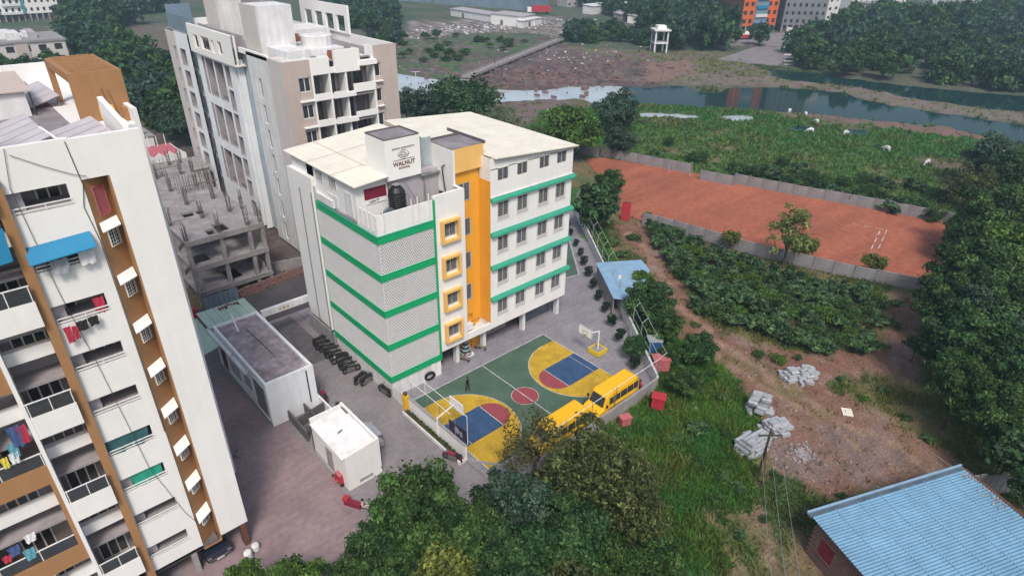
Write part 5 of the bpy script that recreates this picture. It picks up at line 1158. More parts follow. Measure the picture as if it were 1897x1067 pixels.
# ---- blue sheet shed, timber frame, red gate
t = thing('blue_shed', 'low shed with a pale blue sheet roof against the compound wall', 'shed', (31,-1.5,0)); zb = 2.4
P4 = [(31.3,3.1),(36.1,-.1),(34.7,-2.5),(30.6,-4.5),(27.0,-4.8),(26.3,-3.9)]
b = MB(); b.ext([(p[0],p[1],zb+.012*(p[0]-30)) for p in P4],(0,0,-.06)); b.build('roof', 'blue_sheet', t)
for a, c in zip(P4, P4[1:]+P4[:1]):
    if np.hypot(a[0]-c[0],a[1]-c[1]) > 1.5: MB().seg(lerp(a,(31,-1.2),.08),lerp(c,(31,-1.2),.08),.1,.0,zb-.25).build('wall', 'interior_mid', t)
MB().obox((30.5,-1.3,zb+.1),(.8,.6,0),(-.6,.8,0),(0,0,1),.35,.2,.08).build('roof_weight', 'white_dirty', t)
t = thing('timber_frame', 'bare timber pole frame standing in the leafy bush by the blue shed', 'frame', (28.4,-6.8,0)); f0 = [(27.6,-6.0),(28.9,-7.6),(30.1,-6.6),(28.8,-5.0)]
for p in f0: MB().cyl((*p,0),(*p,4.1),.06,n=6).build('post', 'wood', t)
for z in (2.0,2.8,3.4,4.0):
    for a, c in zip(f0, f0[1:]+f0[:1]): MB().tube([(*a,z),(*c,z)],.045).build('rail', 'wood', t)
t = thing('metal_gate', 'red metal gate at the corner of the red earth field', 'gate', (48.9,12.4,0))
GA, GB = np.array([48.5,13.0]), np.array([49.2,12.0])
MB().seg(GA,GB,.06,.1,2.9).build('leaf', 'red_paint', t)
for p in (GA-.05, GB+.05): MB().cyl((*p,0),(*p,2.5),.07).build('post', 'red_paint', t)
MB().seg(GA,GB,.09,2.9,3.0).build('top_rail', 'rust', t); MB().seg(lerp(GA,GB,.1),lerp(GA,GB,.9),.09,1.1,1.2).build('mid_rail', 'rust', t)
# ---- precast walls round the red field
mat('precast', (.27,.26,.275), .9, .3, .8, streak=.2)
pm = MB(); pr_ = []
for k in range(5): z = .02+k*.36; pr_ += [(-.02,z),(-.05,z+.04),(-.05,z+.32),(-.02,z+.355)]
pf = pr_+[(.05,1.82),(.05,.02)]; pm.ext([(0,p[0],p[1]) for p in pf],(1,0,0)); PANEL = pm.mesh('panel', 'precast'); POST = MB().box(-.09,-.09,0,.09,.09,1.95).mesh('post', 'precast')
def precast(pts, lab, skip=()):
    pts = [np.array(p[:2]) for p in pts]; t = thing('precast_wall', lab, 'wall', (*pts[0],0)); L = [0]; rr = random.Random(len(lab))
    for a, c in zip(pts[:-1], pts[1:]): L.append(L[-1]+np.linalg.norm(c-a))
    N = int(L[-1]/2.3); at = lambda s: np.array([np.interp(s, L, [p[0] for p in pts]), np.interp(s, L, [p[1] for p in pts])])
    for i in range(N+1):
        p = at(L[-1]*i/N); put('post', POST, t, (p[0],p[1],rr.uniform(-.08,.02)))
        if i < N and i not in skip:
            q = at(L[-1]*(i+1)/N); d = q-p; o = put('panel', PANEL, t, (p[0],p[1],rr.uniform(-.06,.02)), math.atan2(d[1],d[0])+rr.uniform(-.015,.015)); o.scale = (np.linalg.norm(d),1,1)
    return t
precast([onz(*p) for p in ((1113,290),(1280,322))], 'grey precast wall at the far left of the red field behind the goal')
precast([onz(*p) for p in ((1296,333),(1358,345))], 'short grey precast wall set forward beside the gap in the far wall')
precast([onz(*p) for p in ((1360,340),(1460,360),(1560,377),(1660,396),(1768,417),(1790,446))], 'long grey precast wall along the far side of the red field', (14,))
precast([onz(*p) for p in ((1190,415),(1249,430),(1393,472),(1533,506),(1700,540))], 'grey precast wall along the near side of the red field above the thicket')
precast([onz(*p) for p in ((1072,285),(1108,292))], 'grey precast wall stub beside the bright green tree')
t = thing('goal_frame', 'thin white football goal frame at the far left of the red field', 'goal', (72.4,19.5,0)); g0, g1 = np.array([71.6,21.3]), np.array([72.4,17.4])
b = MB(); b.tube([(*g0,.03),(*g0,1.9),(*g1,1.9),(*g1,.03)],.035); b.build('frame', 'steel', t); b = MB(); b.tube([(g0[0]+1,g0[1]+.2,.03),(*g0,2.0)],.03).tube([(g1[0]+1,g1[1]+.2,.03),(*g1,2.0)],.03); stuff(b.build('back_stay', 'steel_white', t))
b = MB()
for a, c in (((1580,415),(1643,426)),((1643,426),(1625,465)),((1630,428),(1612,466)),((1611,467),(1626,470))):
    p, q = onz(*a,.05), onz(*c,.05)
    for k in range(9):
        if k % 3 == 2: continue
        s0, s1 = lerp(p,q,k/9), lerp(p,q,(k+1)/9); d = (s1-s0)[:2]; d = d/np.linalg.norm(d); nn = np.array([-d[1],d[0]])*.06
        b.add([(*(s0[:2]-nn),.045),(*(s1[:2]-nn),.045),(*(s1[:2]+nn),.045),(*(s0[:2]+nn),.045)],[(0,1,2,3)])
o = struct(b.build('field_marking', 'line_white'))
# ---- heaps of grey concrete blocks
BLK = MB().box(-.40,-.15,0,.40,.15,.30).mesh('block', 'block_grey')
def heap(c, n, rx, ry, lv, rot, lab, neat=.5):
    t = thing('block_heap', lab, 'block heap', c, rot, 'heaps of pale grey concrete blocks'); rr = random.Random(int(abs(c[0])*100)); k = 0
    for l in range(lv):
        s = 1-l/lv*.55
        for i in range(int(2*rx*s/.84)+1):
            for j in range(int(2*ry*s/.34)+1):
                if rr.random() < .12+.05*l: continue
                x, y = -rx*s+i*.84+rr.uniform(-.05,.05)/neat*.5, -ry*s+j*.34+rr.uniform(-.04,.04)/neat*.5
                if (x/rx)**2+(y/ry)**2 > 1.25: continue
                o = link('block', BLK, t, (x,y,.02+l*.31), rr.gauss(0,.10/neat)); o.rotation_euler[0] = rr.gauss(0,.12/neat*(.4+l*.2)); k += 1
    for i in range(n): a = rr.uniform(0,2*pi); link('block', BLK, t, (1.2*rx*cos(a),1.25*ry*sin(a),.02), rr.uniform(0,pi))
heap((*onz(1483,697)[:2],0), 6, 1.6, 1.0, 3, R(-30), 'spread heap of tumbled grey concrete blocks at the edge of the thicket', .5)
heap((*onz(1406,762)[:2],0), 3, .85, .75, 6, R(-70), 'tall narrow stack of grey concrete blocks in the grass', .8)
heap((*onz(1437,795)[:2],0), 4, 1.1, .8, 4, R(-20), 'stepped heap of grey concrete blocks right of the tall stack', .9)
heap((*onz(1393,826)[:2],0), 2, 1.5, 1.0, 4, R(-8), 'wide neat block stack nearest the utility pole', 1.6)
tag(MB().obox((*onz(1569,764)[:2],.06),(.8,.55,0),(-.55,.8,0),(0,0,1),.55,.45,.03).build('flat_board', 'cream_roof'), 'pale flat board lying alone on the bare earth', 'board')
debris('litter', 'white scraps and stones scattered over the bare earth clearing', (24.5,-29,0), 5, 2.5, 34, 'block_grey', 'litter', .03, .10)
debris('litter', 'white scraps scattered along the dirt track above the block heaps', (28,-22,0), 5, 4, 26, 'block_grey', 'litter', .03, .10)
debris('twig_heap', 'low grey heap of twigs and gravel in the clearing', (*onz(1490,842)[:2],0), .7, .5, 120, 'interior_mid', 'heap', .04, .14)
# ---- utility pole with its wires
pp = onz(1403,885); t = thing('utility_pole', 'dark wooden utility pole with a cross arm beside the block stacks', 'utility pole', (pp[0],pp[1],0))
MB().cyl((pp[0],pp[1],-.3),(pp[0]+.1,pp[1],5.0),.13,.09,8).build('pole', 'bark', t); MB().obox((pp[0]+.1,pp[1],4.4),(.75,-.65,0),(.65,.75,0),(0,0,1),.8,.05,.06).build('cross_arm', 'bark', t); MB().cyl((pp[0]-.9,pp[1]-.9,0),(pp[0]+.05,pp[1],3.6),.05).build('brace', 'bark', t)
for i, (dx, lab) in enumerate(((-.7,'left wire running from the utility pole over the grass towards the viewer'),(.0,'middle wire running from the utility pole over the grass towards the viewer'),(.7,'right wire running from the utility pole over the grass towards the viewer'))):
    a = np.array([pp[0]+.1+dx*.75,pp[1]-dx*.65,4.45]); e = np.array([-6+dx*1.2,-42-dx,5.0]); pts = [tuple(a*(1-k/10)+e*k/10-np.array([0,0,.9*sin(pi*k/10)])) for k in range(11)]
    tag(MB().tube(pts,.018,4).build('wire', 'steel'), lab, 'wire')
# ---- shed with the big blue roof, lower right
RO = np.array([12.38,-32.82]); e1 = np.array([.919,-.394]); e2 = np.array([-.42,-.907]); 
t = thing('roofed_shed', 'brick shed with a large sky blue corrugated roof at the lower right', 'shed', (*RO,0)); S2 = t
pt = lambda a, c, z: (*(RO+e1*a+e2*c), z)
RZ = lambda c: 3.35-.018*c
L1_, L2_ = 13.9, 13.0
for i in range(7):
    b = MB(); a0 = i*L1_/7; nn = 60; 
    for k in range(nn):
        c0, c1, c2 = k*L2_/nn, (k+.5)*L2_/nn, (k+1)*L2_/nn; a1 = a0+L1_/7+.0
        b.add([pt(a0,c0,RZ(c0)+.002*i),pt(a1,c0,RZ(c0)+.002*i),pt(a1,c1,RZ(c1)+.055+.002*i),pt(a0,c1,RZ(c1)+.055+.002*i),pt(a1,c2,RZ(c2)+.002*i),pt(a0,c2,RZ(c2)+.002*i)],[(0,1,2,3),(3,2,4,5)])
    b.build('roof_sheet', 'blue_roof', t)
MB().obox(pt(L1_/2,-.12,3.30),(*e1,0),(*e2,0),(0,0,1),L1_/2+.1,.14,.10).build('gutter', 'glass_blue', t); MB().obox(pt(L1_/2,-.34,3.42),(*e1,0),(*e2,0),(0,0,1),L1_/2+.1,.06,.10).build('fascia', 'blue_sheet', t)
MB().obox(pt(L1_+.1,L2_/2,3.25),(*e2,0),(*e1,0),(0,0,1),L2_/2,.1,.16).build('fascia', 'rust', t)
for i in range(1, 7): MB().obox(pt(i*L1_/7,L2_/2,RZ(L2_/2)+.062),(*e2,-.018),(*e1,0),(0,0,1),L2_/2,.025,.012).build('sheet_lap', 'blue_sheet', t)
b = MB(); rr = random.Random(5)
for i in range(46): a = L1_-rr.uniform(0,1)**2*.8; c = rr.uniform(.1,3.6); s = rr.uniform(.03,.10); b.obox(pt(a-.15,c,RZ(c)+.07),(1,rr.uniform(-1,1),.2),(0,1,.1),(0,0,1),s,s*.6,.02)
stuff(tag(b.build('roof_litter', 'concrete_raw'), 'pale litter and torn sheeting along the far corner of the blue roof', 'litter'))
wl = lambda a, c: RO+e1*a+e2*c
def brickwall(p, q, z1, nm):
    p, q = np.array(p), np.array(q); d = q-p; L = np.linalg.norm(d); MB().seg(p, q, .2, -.1, z1).build(nm, 'brick_red', t)
brickwall(wl(.35,.35), wl(.35,L2_), 3.2, 'wall'); brickwall(wl(.35,.35), wl(L1_-.2,.35), 3.15, 'wall'); brickwall(wl(L1_-.3,.35), wl(L1_-.3,L2_), 3.1, 'wall')
BR = MB().box(-.2,-.03,0,.2,.03,.14).mesh('brick', 'brick_red'); rr = random.Random(8)
for k in range(14):
    for i in range(16):
        c = .45+i*.46+(k % 2)*.2; a = .235
        if 1.1 < c < 2.3 and 1.0 < .1+k*.2 < 2.5: continue
        if 4.6 < c < 5.8 and .9 < .1+k*.2 < 2.5: continue
        p = wl(a, c); o = put('brick', BR, t, (p[0],p[1],.1+k*.2), math.atan2(e2[1],e2[0])+rr.uniform(-.02,.02))
for c0 in (1.7, 5.2):
    MB().obox(pt(.24,c0,1.75),(*e2,0),(*e1,0),(0,0,1),.55,.05,.72).build('window_shutter', 'maroon', t); MB().obox(pt(.20,c0,1.75),(*e2,0),(*e1,0),(0,0,1),.02,.03,.70).build('shutter_rail', 'rust', t)
    for dz in (-.76,.76): MB().obox(pt(.22,c0,1.75+dz),(*e2,0),(*e1,0),(0,0,1),.62,.06,.04).build('window_frame', 'wood', t)
t = thing('sheet_fence', 'dark corrugated sheet fence behind the far corner of the blue roof', 'fence', (28,-39,0))
for i in range(12): p = np.array([26.6,-38.6])+np.array([.40,-.33])*i; MB().seg(p,p+np.array([.37,-.30]),.06,.0,1.9+.1*(i % 3)).build('sheet', 'interior_mid', t)
for a_, b_, lab in (((24.6,-37.2,3.0),(23.6,-35.3,4.6),'pale bamboo stick leaning over the far corner of the blue roof'),((26.0,-38.0,2.4),(26.3,-35.2,2.8),'pale curved stick lying behind the blue roof corner')): tag(MB().cyl(a_,b_,.05,n=5).build('stick', 'wood'), lab, 'stick')
t = thing('drying_stand', 'dark folding drying stand beside the edge of the tall white apartment wall', 'stand', (-13.9,1.8,.03))
MB().tube([(-14.2,1.6,.05),(-13.5,2.0,.8)],.025).tube([(-13.5,1.6,.05),(-14.2,2.0,.8)],.025).build('leg', 'frame_dark', t)
for i in range(4): MB().tube([(-14.2+.2*i,1.6,.8),(-14.1+.2*i,2.2,.85)],.015).build('rod', 'frame_dark', t)
t = thing('white_van', 'small white van parked on the yard by the top left white apartments', 'van', (*onz(141,30)[:2],0), R(20)); MB().ext([(-3,-1.1,.6),(-3,-1.1,2.4),(1.8,-1.1,2.5),(3,-1.1,1.5),(3.1,-1.1,.6)],(0,2.2,0)).build('body', 'white_clean', t, local=True)
for x in (-2,2): MB().cyl((x,-1.15,.5),(x,1.15,.5),.5,n=10).build('axle_wheel', 'black_rubber', t, local=True)
# ================================================================ VEGETATION
mat('leaf', (1,1,1), .6, .0, attr='cover', spec=.25, trans=.28)
def crown(name, seed, clumps, per, leaf, rz=.8, flat=0., pal=((.030,.062,.018),(.055,.10,.028)), shell=.55, cr=(.16,.30), spike=0., low=-.75, asp=.5):
    g = np.random.default_rng(seed); V_, C_ = [], []
    k = 0; cs = []
    while k < clumps:
        p = g.uniform(-1,1,3); d = np.linalg.norm(p)
        if d > 1 or d < shell*g.uniform(.3,1) or p[2] < low: continue
        p[2] = p[2]*(1-flat) + (flat*.3 if flat else 0); cs.append(p*(.72,.72,.72*rz)*g.uniform(.72,1.28)); k += 1
    for c in cs:
        R_ = g.uniform(*cr); tone = g.uniform(0,1); base_ = np.array(pal[0])*(1-tone)+np.array(pal[1])*tone; base_ = base_*g.uniform(.8,1.5)
        m = int(per*g.uniform(.6,1.3)); d = g.normal(size=(m,3)); d /= np.linalg.norm(d,axis=1)[:,None]; d[:,2] = np.abs(d[:,2])*np.where(g.random(m) < .75, 1, -1)
        pos = c+d*(R_*g.uniform(.45,1.08,m)**.6*np.where(g.random(m) < .14, 1.45, 1))[:,None]*(1,1,.8)
        nrm = d*.7+g.normal(size=(m,3))*.55+np.array([0,0,.35]); nrm /= np.linalg.norm(nrm,axis=1)[:,None]
        a = np.cross(nrm, g.normal(size=(m,3))); a /= np.linalg.norm(a,axis=1)[:,None]; b = np.cross(nrm,a)
        if spike: a = a*(1-spike)+np.array([0,0,1])*spike
        L = leaf*g.uniform(.6,1.4,m)[:,None]; w_ = L*asp
        V_.append(np.stack([pos-a*L, pos+b*w_-nrm*L*.12, pos+a*L, pos-b*w_-nrm*L*.12], 1)); col = base_*(.45+1.25*g.random((m,1))**1.3); C_.append(np.repeat(col[:,None,:],4,1))
    V_ = np.concatenate(V_).reshape(-1,3); C_ = np.concatenate(C_).reshape(-1,3)
    return np_mesh(name, V_, np.arange(len(V_)).reshape(-1,4), ['leaf'], C_)
DK = ((.018,.050,.020),(.050,.105,.038)); MG = ((.024,.064,.016),(.058,.115,.028)); BR_ = ((.045,.095,.016),(.095,.185,.030)); OL = ((.042,.060,.020),(.105,.122,.042)); YG = ((.07,.095,.02),(.15,.17,.04)); BG = ((.022,.055,.040),(.055,.100,.066))
CR = {
 'near_a': crown('crown', 1, 120, 165, .044, .85, pal=((.018,.052,.014),(.070,.135,.036)), cr=(.10,.23), shell=.7), 'near_b': crown('crown', 2, 115, 165, .044, .9, pal=((.016,.050,.018),(.062,.128,.040)), cr=(.10,.24), shell=.7), 'near_c': crown('crown', 3, 100, 140, .05, .8, pal=((.020,.050,.032),(.066,.116,.072)), cr=(.10,.24), shell=.65),
 'olive': crown('crown', 4, 150, 46, .036, .85, pal=OL, shell=.25, cr=(.08,.20)), 'olive_b': crown('crown', 14, 90, 22, .038, .8, pal=((.055,.062,.022),(.105,.105,.035)), shell=.2, cr=(.14,.26)),
 'bright': crown('crown', 5, 80, 120, .055, .85, pal=BR_, cr=(.14,.24)), 'yellow': crown('crown', 6, 70, 90, .06, .8, pal=YG),
 'dome': crown('crown', 7, 110, 70, .045, .55, .25, pal=DK, low=-.35), 'big_leaf': crown('crown', 8, 70, 70, .09, .9, pal=DK, asp=.6),
 'feather': crown('crown', 9, 100, 90, .06, .95, pal=MG, cr=(.10,.22), spike=.35, asp=.25), 'light': crown('crown', 10, 60, 46, .055, 1.35, pal=((.10,.14,.035),(.19,.23,.07)), shell=.2, cr=(.14,.24)),
 'far_a': crown('crown', 11, 46, 36, .11, .85, pal=DK), 'far_b': crown('crown', 12, 46, 36, .11, .8, pal=MG), 'far_c': crown('crown', 13, 40, 34, .12, .9, pal=BG),
 'bush': crown('shrub', 15, 24, 44, .13, .75, pal=((.022,.056,.024),(.095,.165,.060)), low=-.3, asp=.45), 'bush_b': crown('shrub', 16, 22, 44, .135, .8, pal=((.020,.050,.022),(.075,.135,.055)), low=-.3, asp=.45), 'bush_c': crown('shrub', 17, 30, 50, .10, .7, pal=MG, low=-.3, asp=.3),
 'clipped': crown('shrub', 18, 40, 55, .10, 1.5, pal=((.014,.030,.018),(.028,.050,.026)), shell=.75, low=-1, cr=(.22,.30)), 'fern': crown('shrub', 19, 24, 40, .16, .7, pal=BR_, low=-.2, asp=.18, spike=.3),
}
def trunk_mesh(seed, limbs=5):
    rr = random.Random(seed); b = MB(); b.cyl((0,0,-.06),(.01,.02,.55),.055,.036,7)
    for i in range(limbs):
        a = 2*pi*i/limbs+rr.uniform(-.4,.4); p = (.01,.02,.42+.12*rr.random()); q = (.30*cos(a),.30*sin(a),.78+.15*rr.random()); e = (.6*cos(a+.3),.6*sin(a+.3),1.0+.25*rr.random())
        b.cyl(p,q,.028,.018,5); b.cyl(q,e,.018,.006,5)
    return b.mesh('trunk', 'bark')
TK = [trunk_mesh(i, 4+i % 3) for i in range(4)]; _tn = 0
def tree(u, v, zc, rpx, kind, label, group=None, hz=1., name='tree', rot=None, cat='tree', at=None, r=None):
    global _tn; _tn += 1; rr = random.Random(_tn*7+1)
    P_ = onz(u, v, zc) if at is None else np.array(at)
    rad = rpx*float((P_-CAMX)@AF)/FPX if r is None else r
    t = thing(name, label, cat, (P_[0],P_[1],0), 0, group)
    o = link('trunk', TK[_tn % 4], t); o.scale = (rad*.9,rad*.9,zc*1.0); o.rotation_euler[2] = rr.uniform(0,6)
    c = link('crown', CR[kind], t, (0,0,zc)); c.scale = (rad*rr.uniform(.94,1.06),rad*rr.uniform(.94,1.06),rad*hz); c.rotation_euler[2] = rr.uniform(0,6) if rot is None else rot
    return t
def shrub(x, y, r, kind, label, group=None, hz=1., z=None, name='shrub', cat='shrub'):
    global _tn; _tn += 1; rr = random.Random(_tn*5+2)
    o = link(name, CR[kind], None, (x,y,r*.35*hz if z is None else z)); o.scale = (r*rr.uniform(.9,1.1),r*rr.uniform(.9,1.1),r*hz); o.rotation_euler[2] = rr.uniform(0,6)
    return tag(o, label, cat, group)
# foreground trees along the bottom edge
FG = 'trees in the foreground at the bottom edge'
tree(775,955,5.2,112,'near_a','large dark green leafy tree at the bottom centre beside the paved yard',FG)
tree(706,1012,4.2,72,'near_b','dark green tree at the left foot of the large bottom centre tree',FG)
tree(862,985,4.6,92,'near_a','dark green tree right of the large bottom centre tree',FG)
tree(955,930,4.6,78,'near_c','bluish dark tree between the leafy tree and the sparse brown tree',FG)
tree(1085,866,4.8,116,'olive','broad sparse tree of brownish olive foliage covering the end of the grey wall',FG)
tree(1165,890,4.0,78,'olive','brownish olive tree at the right side of the broad sparse tree',FG)
tree(992,808,5.2,74,'olive_b','thin open tree with bare branches reaching over the rear minibus',FG)
tree(955,845,4.2,44,'olive_b','thin pale green twiggy tree at the yellow end of the court',FG)
tree(1060,1000,3.6,95,'near_b','dark dense tree under the broad sparse tree at the bottom edge',FG)
tree(950,1040,3.8,95,'near_b','dark dense tree at the bottom edge below the bluish tree',FG)
tree(830,1075,4.2,80,'yellow','yellow green tree top at the bottom edge of the centre',FG)
tree(545,1078,4.4,66,'bright','bright green tree top at the bottom edge beside the apartment stilts',FG)
tree(455,1075,4.2,48,'bright','small bright green tree top nearest the parked car under the stilts',FG)
tree(650,1075,4.2,64,'near_a','mid green tree between the bright tree top and the dark group',FG)
tree(720,1090,4.0,80,'near_a','mid green tree at the very bottom left of centre',FG)
tree(1130,1060,3.0,80,'feather','feathery green tree at the bottom edge right of centre',FG)
tree(1215,1035,2.4,55,'bush_c','low bushy tree at the bottom edge beside the wires',FG)
tree(1185,955,3.0,70,'olive','low brown green tree in front of the lush grass',FG)
tree(930,1110,4.0,100,'near_b','dark tree cut by the bottom edge below the dense group',FG); tree(1050,1115,3.6,90,'olive','brown tree cut by the bottom edge below the dense group',FG)
# right edge mass
RG = 'dense trees along the right edge'
for i, (u, v, zc, rp, k, lab) in enumerate([
 (1845,300,5,62,'near_c','dark grey green tree at the river end of the right edge group'),(1800,345,4,52,'olive','brown tinged tree at the far end wall of the red field'),(1880,330,5,60,'near_b','dark tree against the right frame edge above the red field'),
 (1850,405,6,85,'near_a','large mid green tree beyond the right end of the red field'),(1790,440,4,45,'near_b','small dark tree at the right corner of the red field'),(1885,470,6,70,'bright','light green tree top among the dark right edge trees'),
 (1810,505,6,85,'near_a','broad green tree at the near right corner of the red field'),(1760,555,5,70,'near_a','green tree hanging over the bare earth bend'),(1875,570,6,85,'near_a','large green tree against the right frame edge at mid height'),
 (1790,625,6,88,'near_b','large dark tree at the bend of the dirt track'),(1740,650,4,52,'feather','drooping green tree nearest the dirt bend'),(1870,665,6,80,'near_b','dark tree against the right frame edge below the middle'),
 (1785,710,5,75,'feather','dark drooping tree low on the right edge'),(1855,760,5,75,'near_a','mid green tree on the right edge above the blue roof'),(1880,830,4,58,'big_leaf','grey green broad leaved tree just above the blue roof'),
 (1920,720,6,80,'near_b','dark tree cut by the right frame edge'),(1925,420,6,80,'near_a','green tree cut by the right frame edge'),(1930,900,4,60,'near_b','dark tree cut by the right frame edge beside the sheet fence'),(1830,585,6,70,'near_c','dark tree in the middle of the right edge mass'),(1700,640,2,28,'bush_c','low bush at the edge of the dirt bend')]):
    tree(u, v, zc, rp, k, lab, RG)
# trees close to the school and the path
tree(1105,378,4.2,50,'big_leaf','dense dark round tree at the far corner of the school yard'); tree(1128,340,3.6,34,'near_a','small green tree behind the dark round tree')
tree(1062,243,5.5,62,'bright','bright green tree behind the right end of the school roof'); tree(1140,205,5,48,'near_c','dark grey green tree beside the bright green tree'); tree(1152,262,3.4,34,'near_c','bluish bush below the dark grey green tree')
tree(858,186,6,82,'dome','wide dark umbrella shaped tree behind the school roof'); tree(795,200,5,46,'near_c','grey green tree at the left of the umbrella shaped tree'); tree(752,192,5,34,'near_c','slim dark tree beside the tall tower'); tree(1000,268,3.5,40,'near_a','green tree peeping over the cream school roof')
tree(1466,428,5.2,52,'light','slender light green tree standing in front of the near field wall',hz=1.0)
for u, v, r_, lab in ((1355,440,20,'small yellow green bush tree on the near field wall, leftmost'),(1492,455,26,'small yellow green bush tree beside the slender tree on the field wall'),(1620,486,24,'small yellow green bush tree on the near field wall, rightmost')): tree(u, v, 2.0, r_, 'yellow', lab)
tree(1205,560,3.0,52,'near_b','dark leafy bush tree grown through the timber frame'); tree(1230,600,2.4,40,'near_a','green bush tree below the timber frame'); tree(1297,645,2.2,40,'near_b','round dark bush tree at the inner edge of the dirt track'); tree(1270,705,1.8,34,'near_a','green bush tree behind the pink street cart'); tree(1190,520,2.0,26,'bright','light bush beside the blue sheet roof')
tree(1178,640,1.8,26,'near_b','dark bush behind the fence wires'); tree(1240,655,1.5,24,'near_a','low bush beside the dark blue cart')
# clipped shrubs along the compound wall
for i, (x, y, r_) in enumerate([(38.63,14.03,.75),(36.44,11.07,.8),(34.79,8.65,.8),(33.07,6.51,.9),(31.24,4.06,.95),(29.39,1.61,.95),(27.65,-.69,.95),(26.2,-2.99,1.0),(24.52,-5.34,1.1),(22.82,-7.83,1.15),(21.75,-9.53,.6),(20.3,-11.9,1.15),(40.6,16.4,.7)]):
    lab = 'dark clipped shrub in the row along the compound wall' if i not in (10, 11) else ('smallest clipped shrub of the row, near the yellow hoop planter' if i == 10 else 'clipped shrub of the row nearest the rear of the minibus')
    shrub(x, y, r_*.62, 'clipped', lab, 'clipped shrubs along the compound wall', 1.0, r_*.95)
# planter strip at the front wall
for i in range(17): shrub(-.26, -2.9-.46*i, .20+.06*((i*7) % 5)/4, 'bush_b', 'small dark plant in the kerb strip at the foot of the white front wall', 'plants in the front wall planter', 1.2, .38)
# dense thicket below the red field
TP = [(1205,415),(1290,448),(1400,492),(1520,520),(1625,545),(1630,600),(1598,640),(1500,640),(1400,618),(1345,600),(1295,562),(1262,510),(1215,450)]
g = np.random.default_rng(5); q = []; tries = 0
while len(q) < 95 and tries < 6000:
    tries += 1; u, v = g.uniform(1200,1640), g.uniform(410,650)
    if not inpoly(np.array([u]), np.array([v]), TP)[0]: continue
    p = onz(u, v, .6)
    if all(np.hypot(p[0]-a[0],p[1]-a[1]) > 1.55 for a in q): q.append(p)
for i, p in enumerate(q): shrub(p[0], p[1], g.uniform(1.0,2.2), ('bush','bush_b','bush','bush_c','bush_b','fern')[i % 6], 'leafy shrub in the dense thicket between the field wall and the dirt track', 'shrubs of the dense thicket', g.uniform(.55,1.0), g.uniform(.5,1.1))
# shrubs along the far field wall
for i, (u, v, r_) in enumerate([(1293,292,26),(1150,282,14),(1210,288,16),(1368,312,26),(1400,318,24),(1432,322,30),(1470,335,26),(1505,335,34),(1540,352,26),(1580,362,30),(1615,360,34),(1650,378,30),(1690,380,36),(1730,398,26),(1640,340,24),(1560,335,22),(1450,300,18),(1700,345,26),(1745,360,24),(1240,262,14),(1480,312,20),(1600,330,22)]):
    p = onz(u, v, 1.0); rad = r_*float((p-CAMX)@AF)/FPX; shrub(p[0], p[1], rad, ('bush_c','feather','bush_b')[i % 3], 'bushy shrub growing behind the far wall of the red field', 'shrubs behind the far field wall', .8, 1.0)
for i, (u, v, r_) in enumerate([(1175,440,18),(1200,400,16),(1218,415,18),(1235,435,20),(1255,452,22),(1130,450,20),(1120,475,14),(1150,470,14),(1440,662,18),(1405,655,16),(1290,790,26),(1320,780,20),(1345,800,18),(1250,810,14),(1405,870,14),(1440,880,16),(1370,900,18),(1420,905,14),(1480,660,10),(1560,700,10),(1445,668,14),(1340,960,14),(1375,990,16),(1350,1040,18),(1420,960,14),(1445,925,12),(1500,925,12),(1560,915,12),(1640,720,14),(1600,735,12),(1680,770,14),(1720,810,16),(1640,640,14),(1655,600,16),(1660,560,14),(1290,600,12),(1320,690,14),(1340,735,16),(1240,815,18),(1300,855,22),(1340,880,16),(1260,890,20),(1320,920,18)]):
    p = onz(u, v, .4); rad = r_*float((p-CAMX)@AF)/FPX; shrub(p[0], p[1], rad, ('bush_c','bush','fern')[i % 3], 'loose wild shrub beside the dirt track or in the lush grass', 'wild shrubs of the clearing', .7, .3)
# ---- far trees, one by one
def wood(poly, n, zc, r0, r1, label, group, kinds=('far_a','far_b','far_c','far_a'), sep=.9, seed=1, hz=1.):
    g = np.random.default_rng(seed); us = [p[0] for p in poly]; vs_ = [p[1] for p in poly]; out = []; tries = 0
    while len(out) < n and tries < n*60:
        tries += 1; u, v = g.uniform(min(us),max(us)), g.uniform(min(vs_),max(vs_))
        if not inpoly(np.array([u]),np.array([v]),poly)[0]: continue
        p = onz(u, v, 0); r_ = g.uniform(r0,r1)
        if all(np.hypot(p[0]-a[0],p[1]-a[1]) > sep*(r_+a[2])*.62 for a in out): out.append((p[0],p[1],r_))
    for i, (x, y, r_) in enumerate(out): tree(0,0,zc*g.uniform(.8,1.15),0,kinds[i % len(kinds)],label,group,hz,at=(x,y,zc),r=r_)
wood([(1440,125),(1480,95),(1560,80),(1700,85),(1920,100),(1940,175),(1750,160),(1600,145),(1520,140)], 46, 4.5, 5, 8.5, 'bushy tree in the dense wood on the far bank of the river', 'trees of the wood on the far bank', seed=3)
wood([(1530,85),(1620,45),(1720,50),(1920,40),(1930,100),(1700,85),(1560,85)], 30, 6, 7, 12, 'tall tree at the back of the wood on the far bank', 'trees of the wood on the far bank', seed=4)
wood([(1215,75),(1345,70),(1350,92),(1230,98)], 9, 7, 7, 11, 'large spreading tree left of the orange tower', 'trees left of the orange tower', ('far_a','far_c'), seed=5, hz=1.2)
wood([(1065,62),(1200,70),(1195,85),(1060,80)], 10, 3.5, 4, 6, 'low tree in the row at the end of the footbridge', 'low trees at the footbridge end', seed=6)
wood([(1075,12),(1330,18),(1345,60),(1215,60),(1140,40)], 22, 6, 6, 10, 'tree among the huts beyond the footbridge', 'trees among the far huts', seed=7)
wood([(560,8),(735,5),(740,45),(690,60),(640,50),(600,30)], 26, 4, 5, 9, 'scrubby tree beyond the tall tower on the far bank', 'scrub trees beyond the tall tower', ('far_b','far_c'), seed=8)
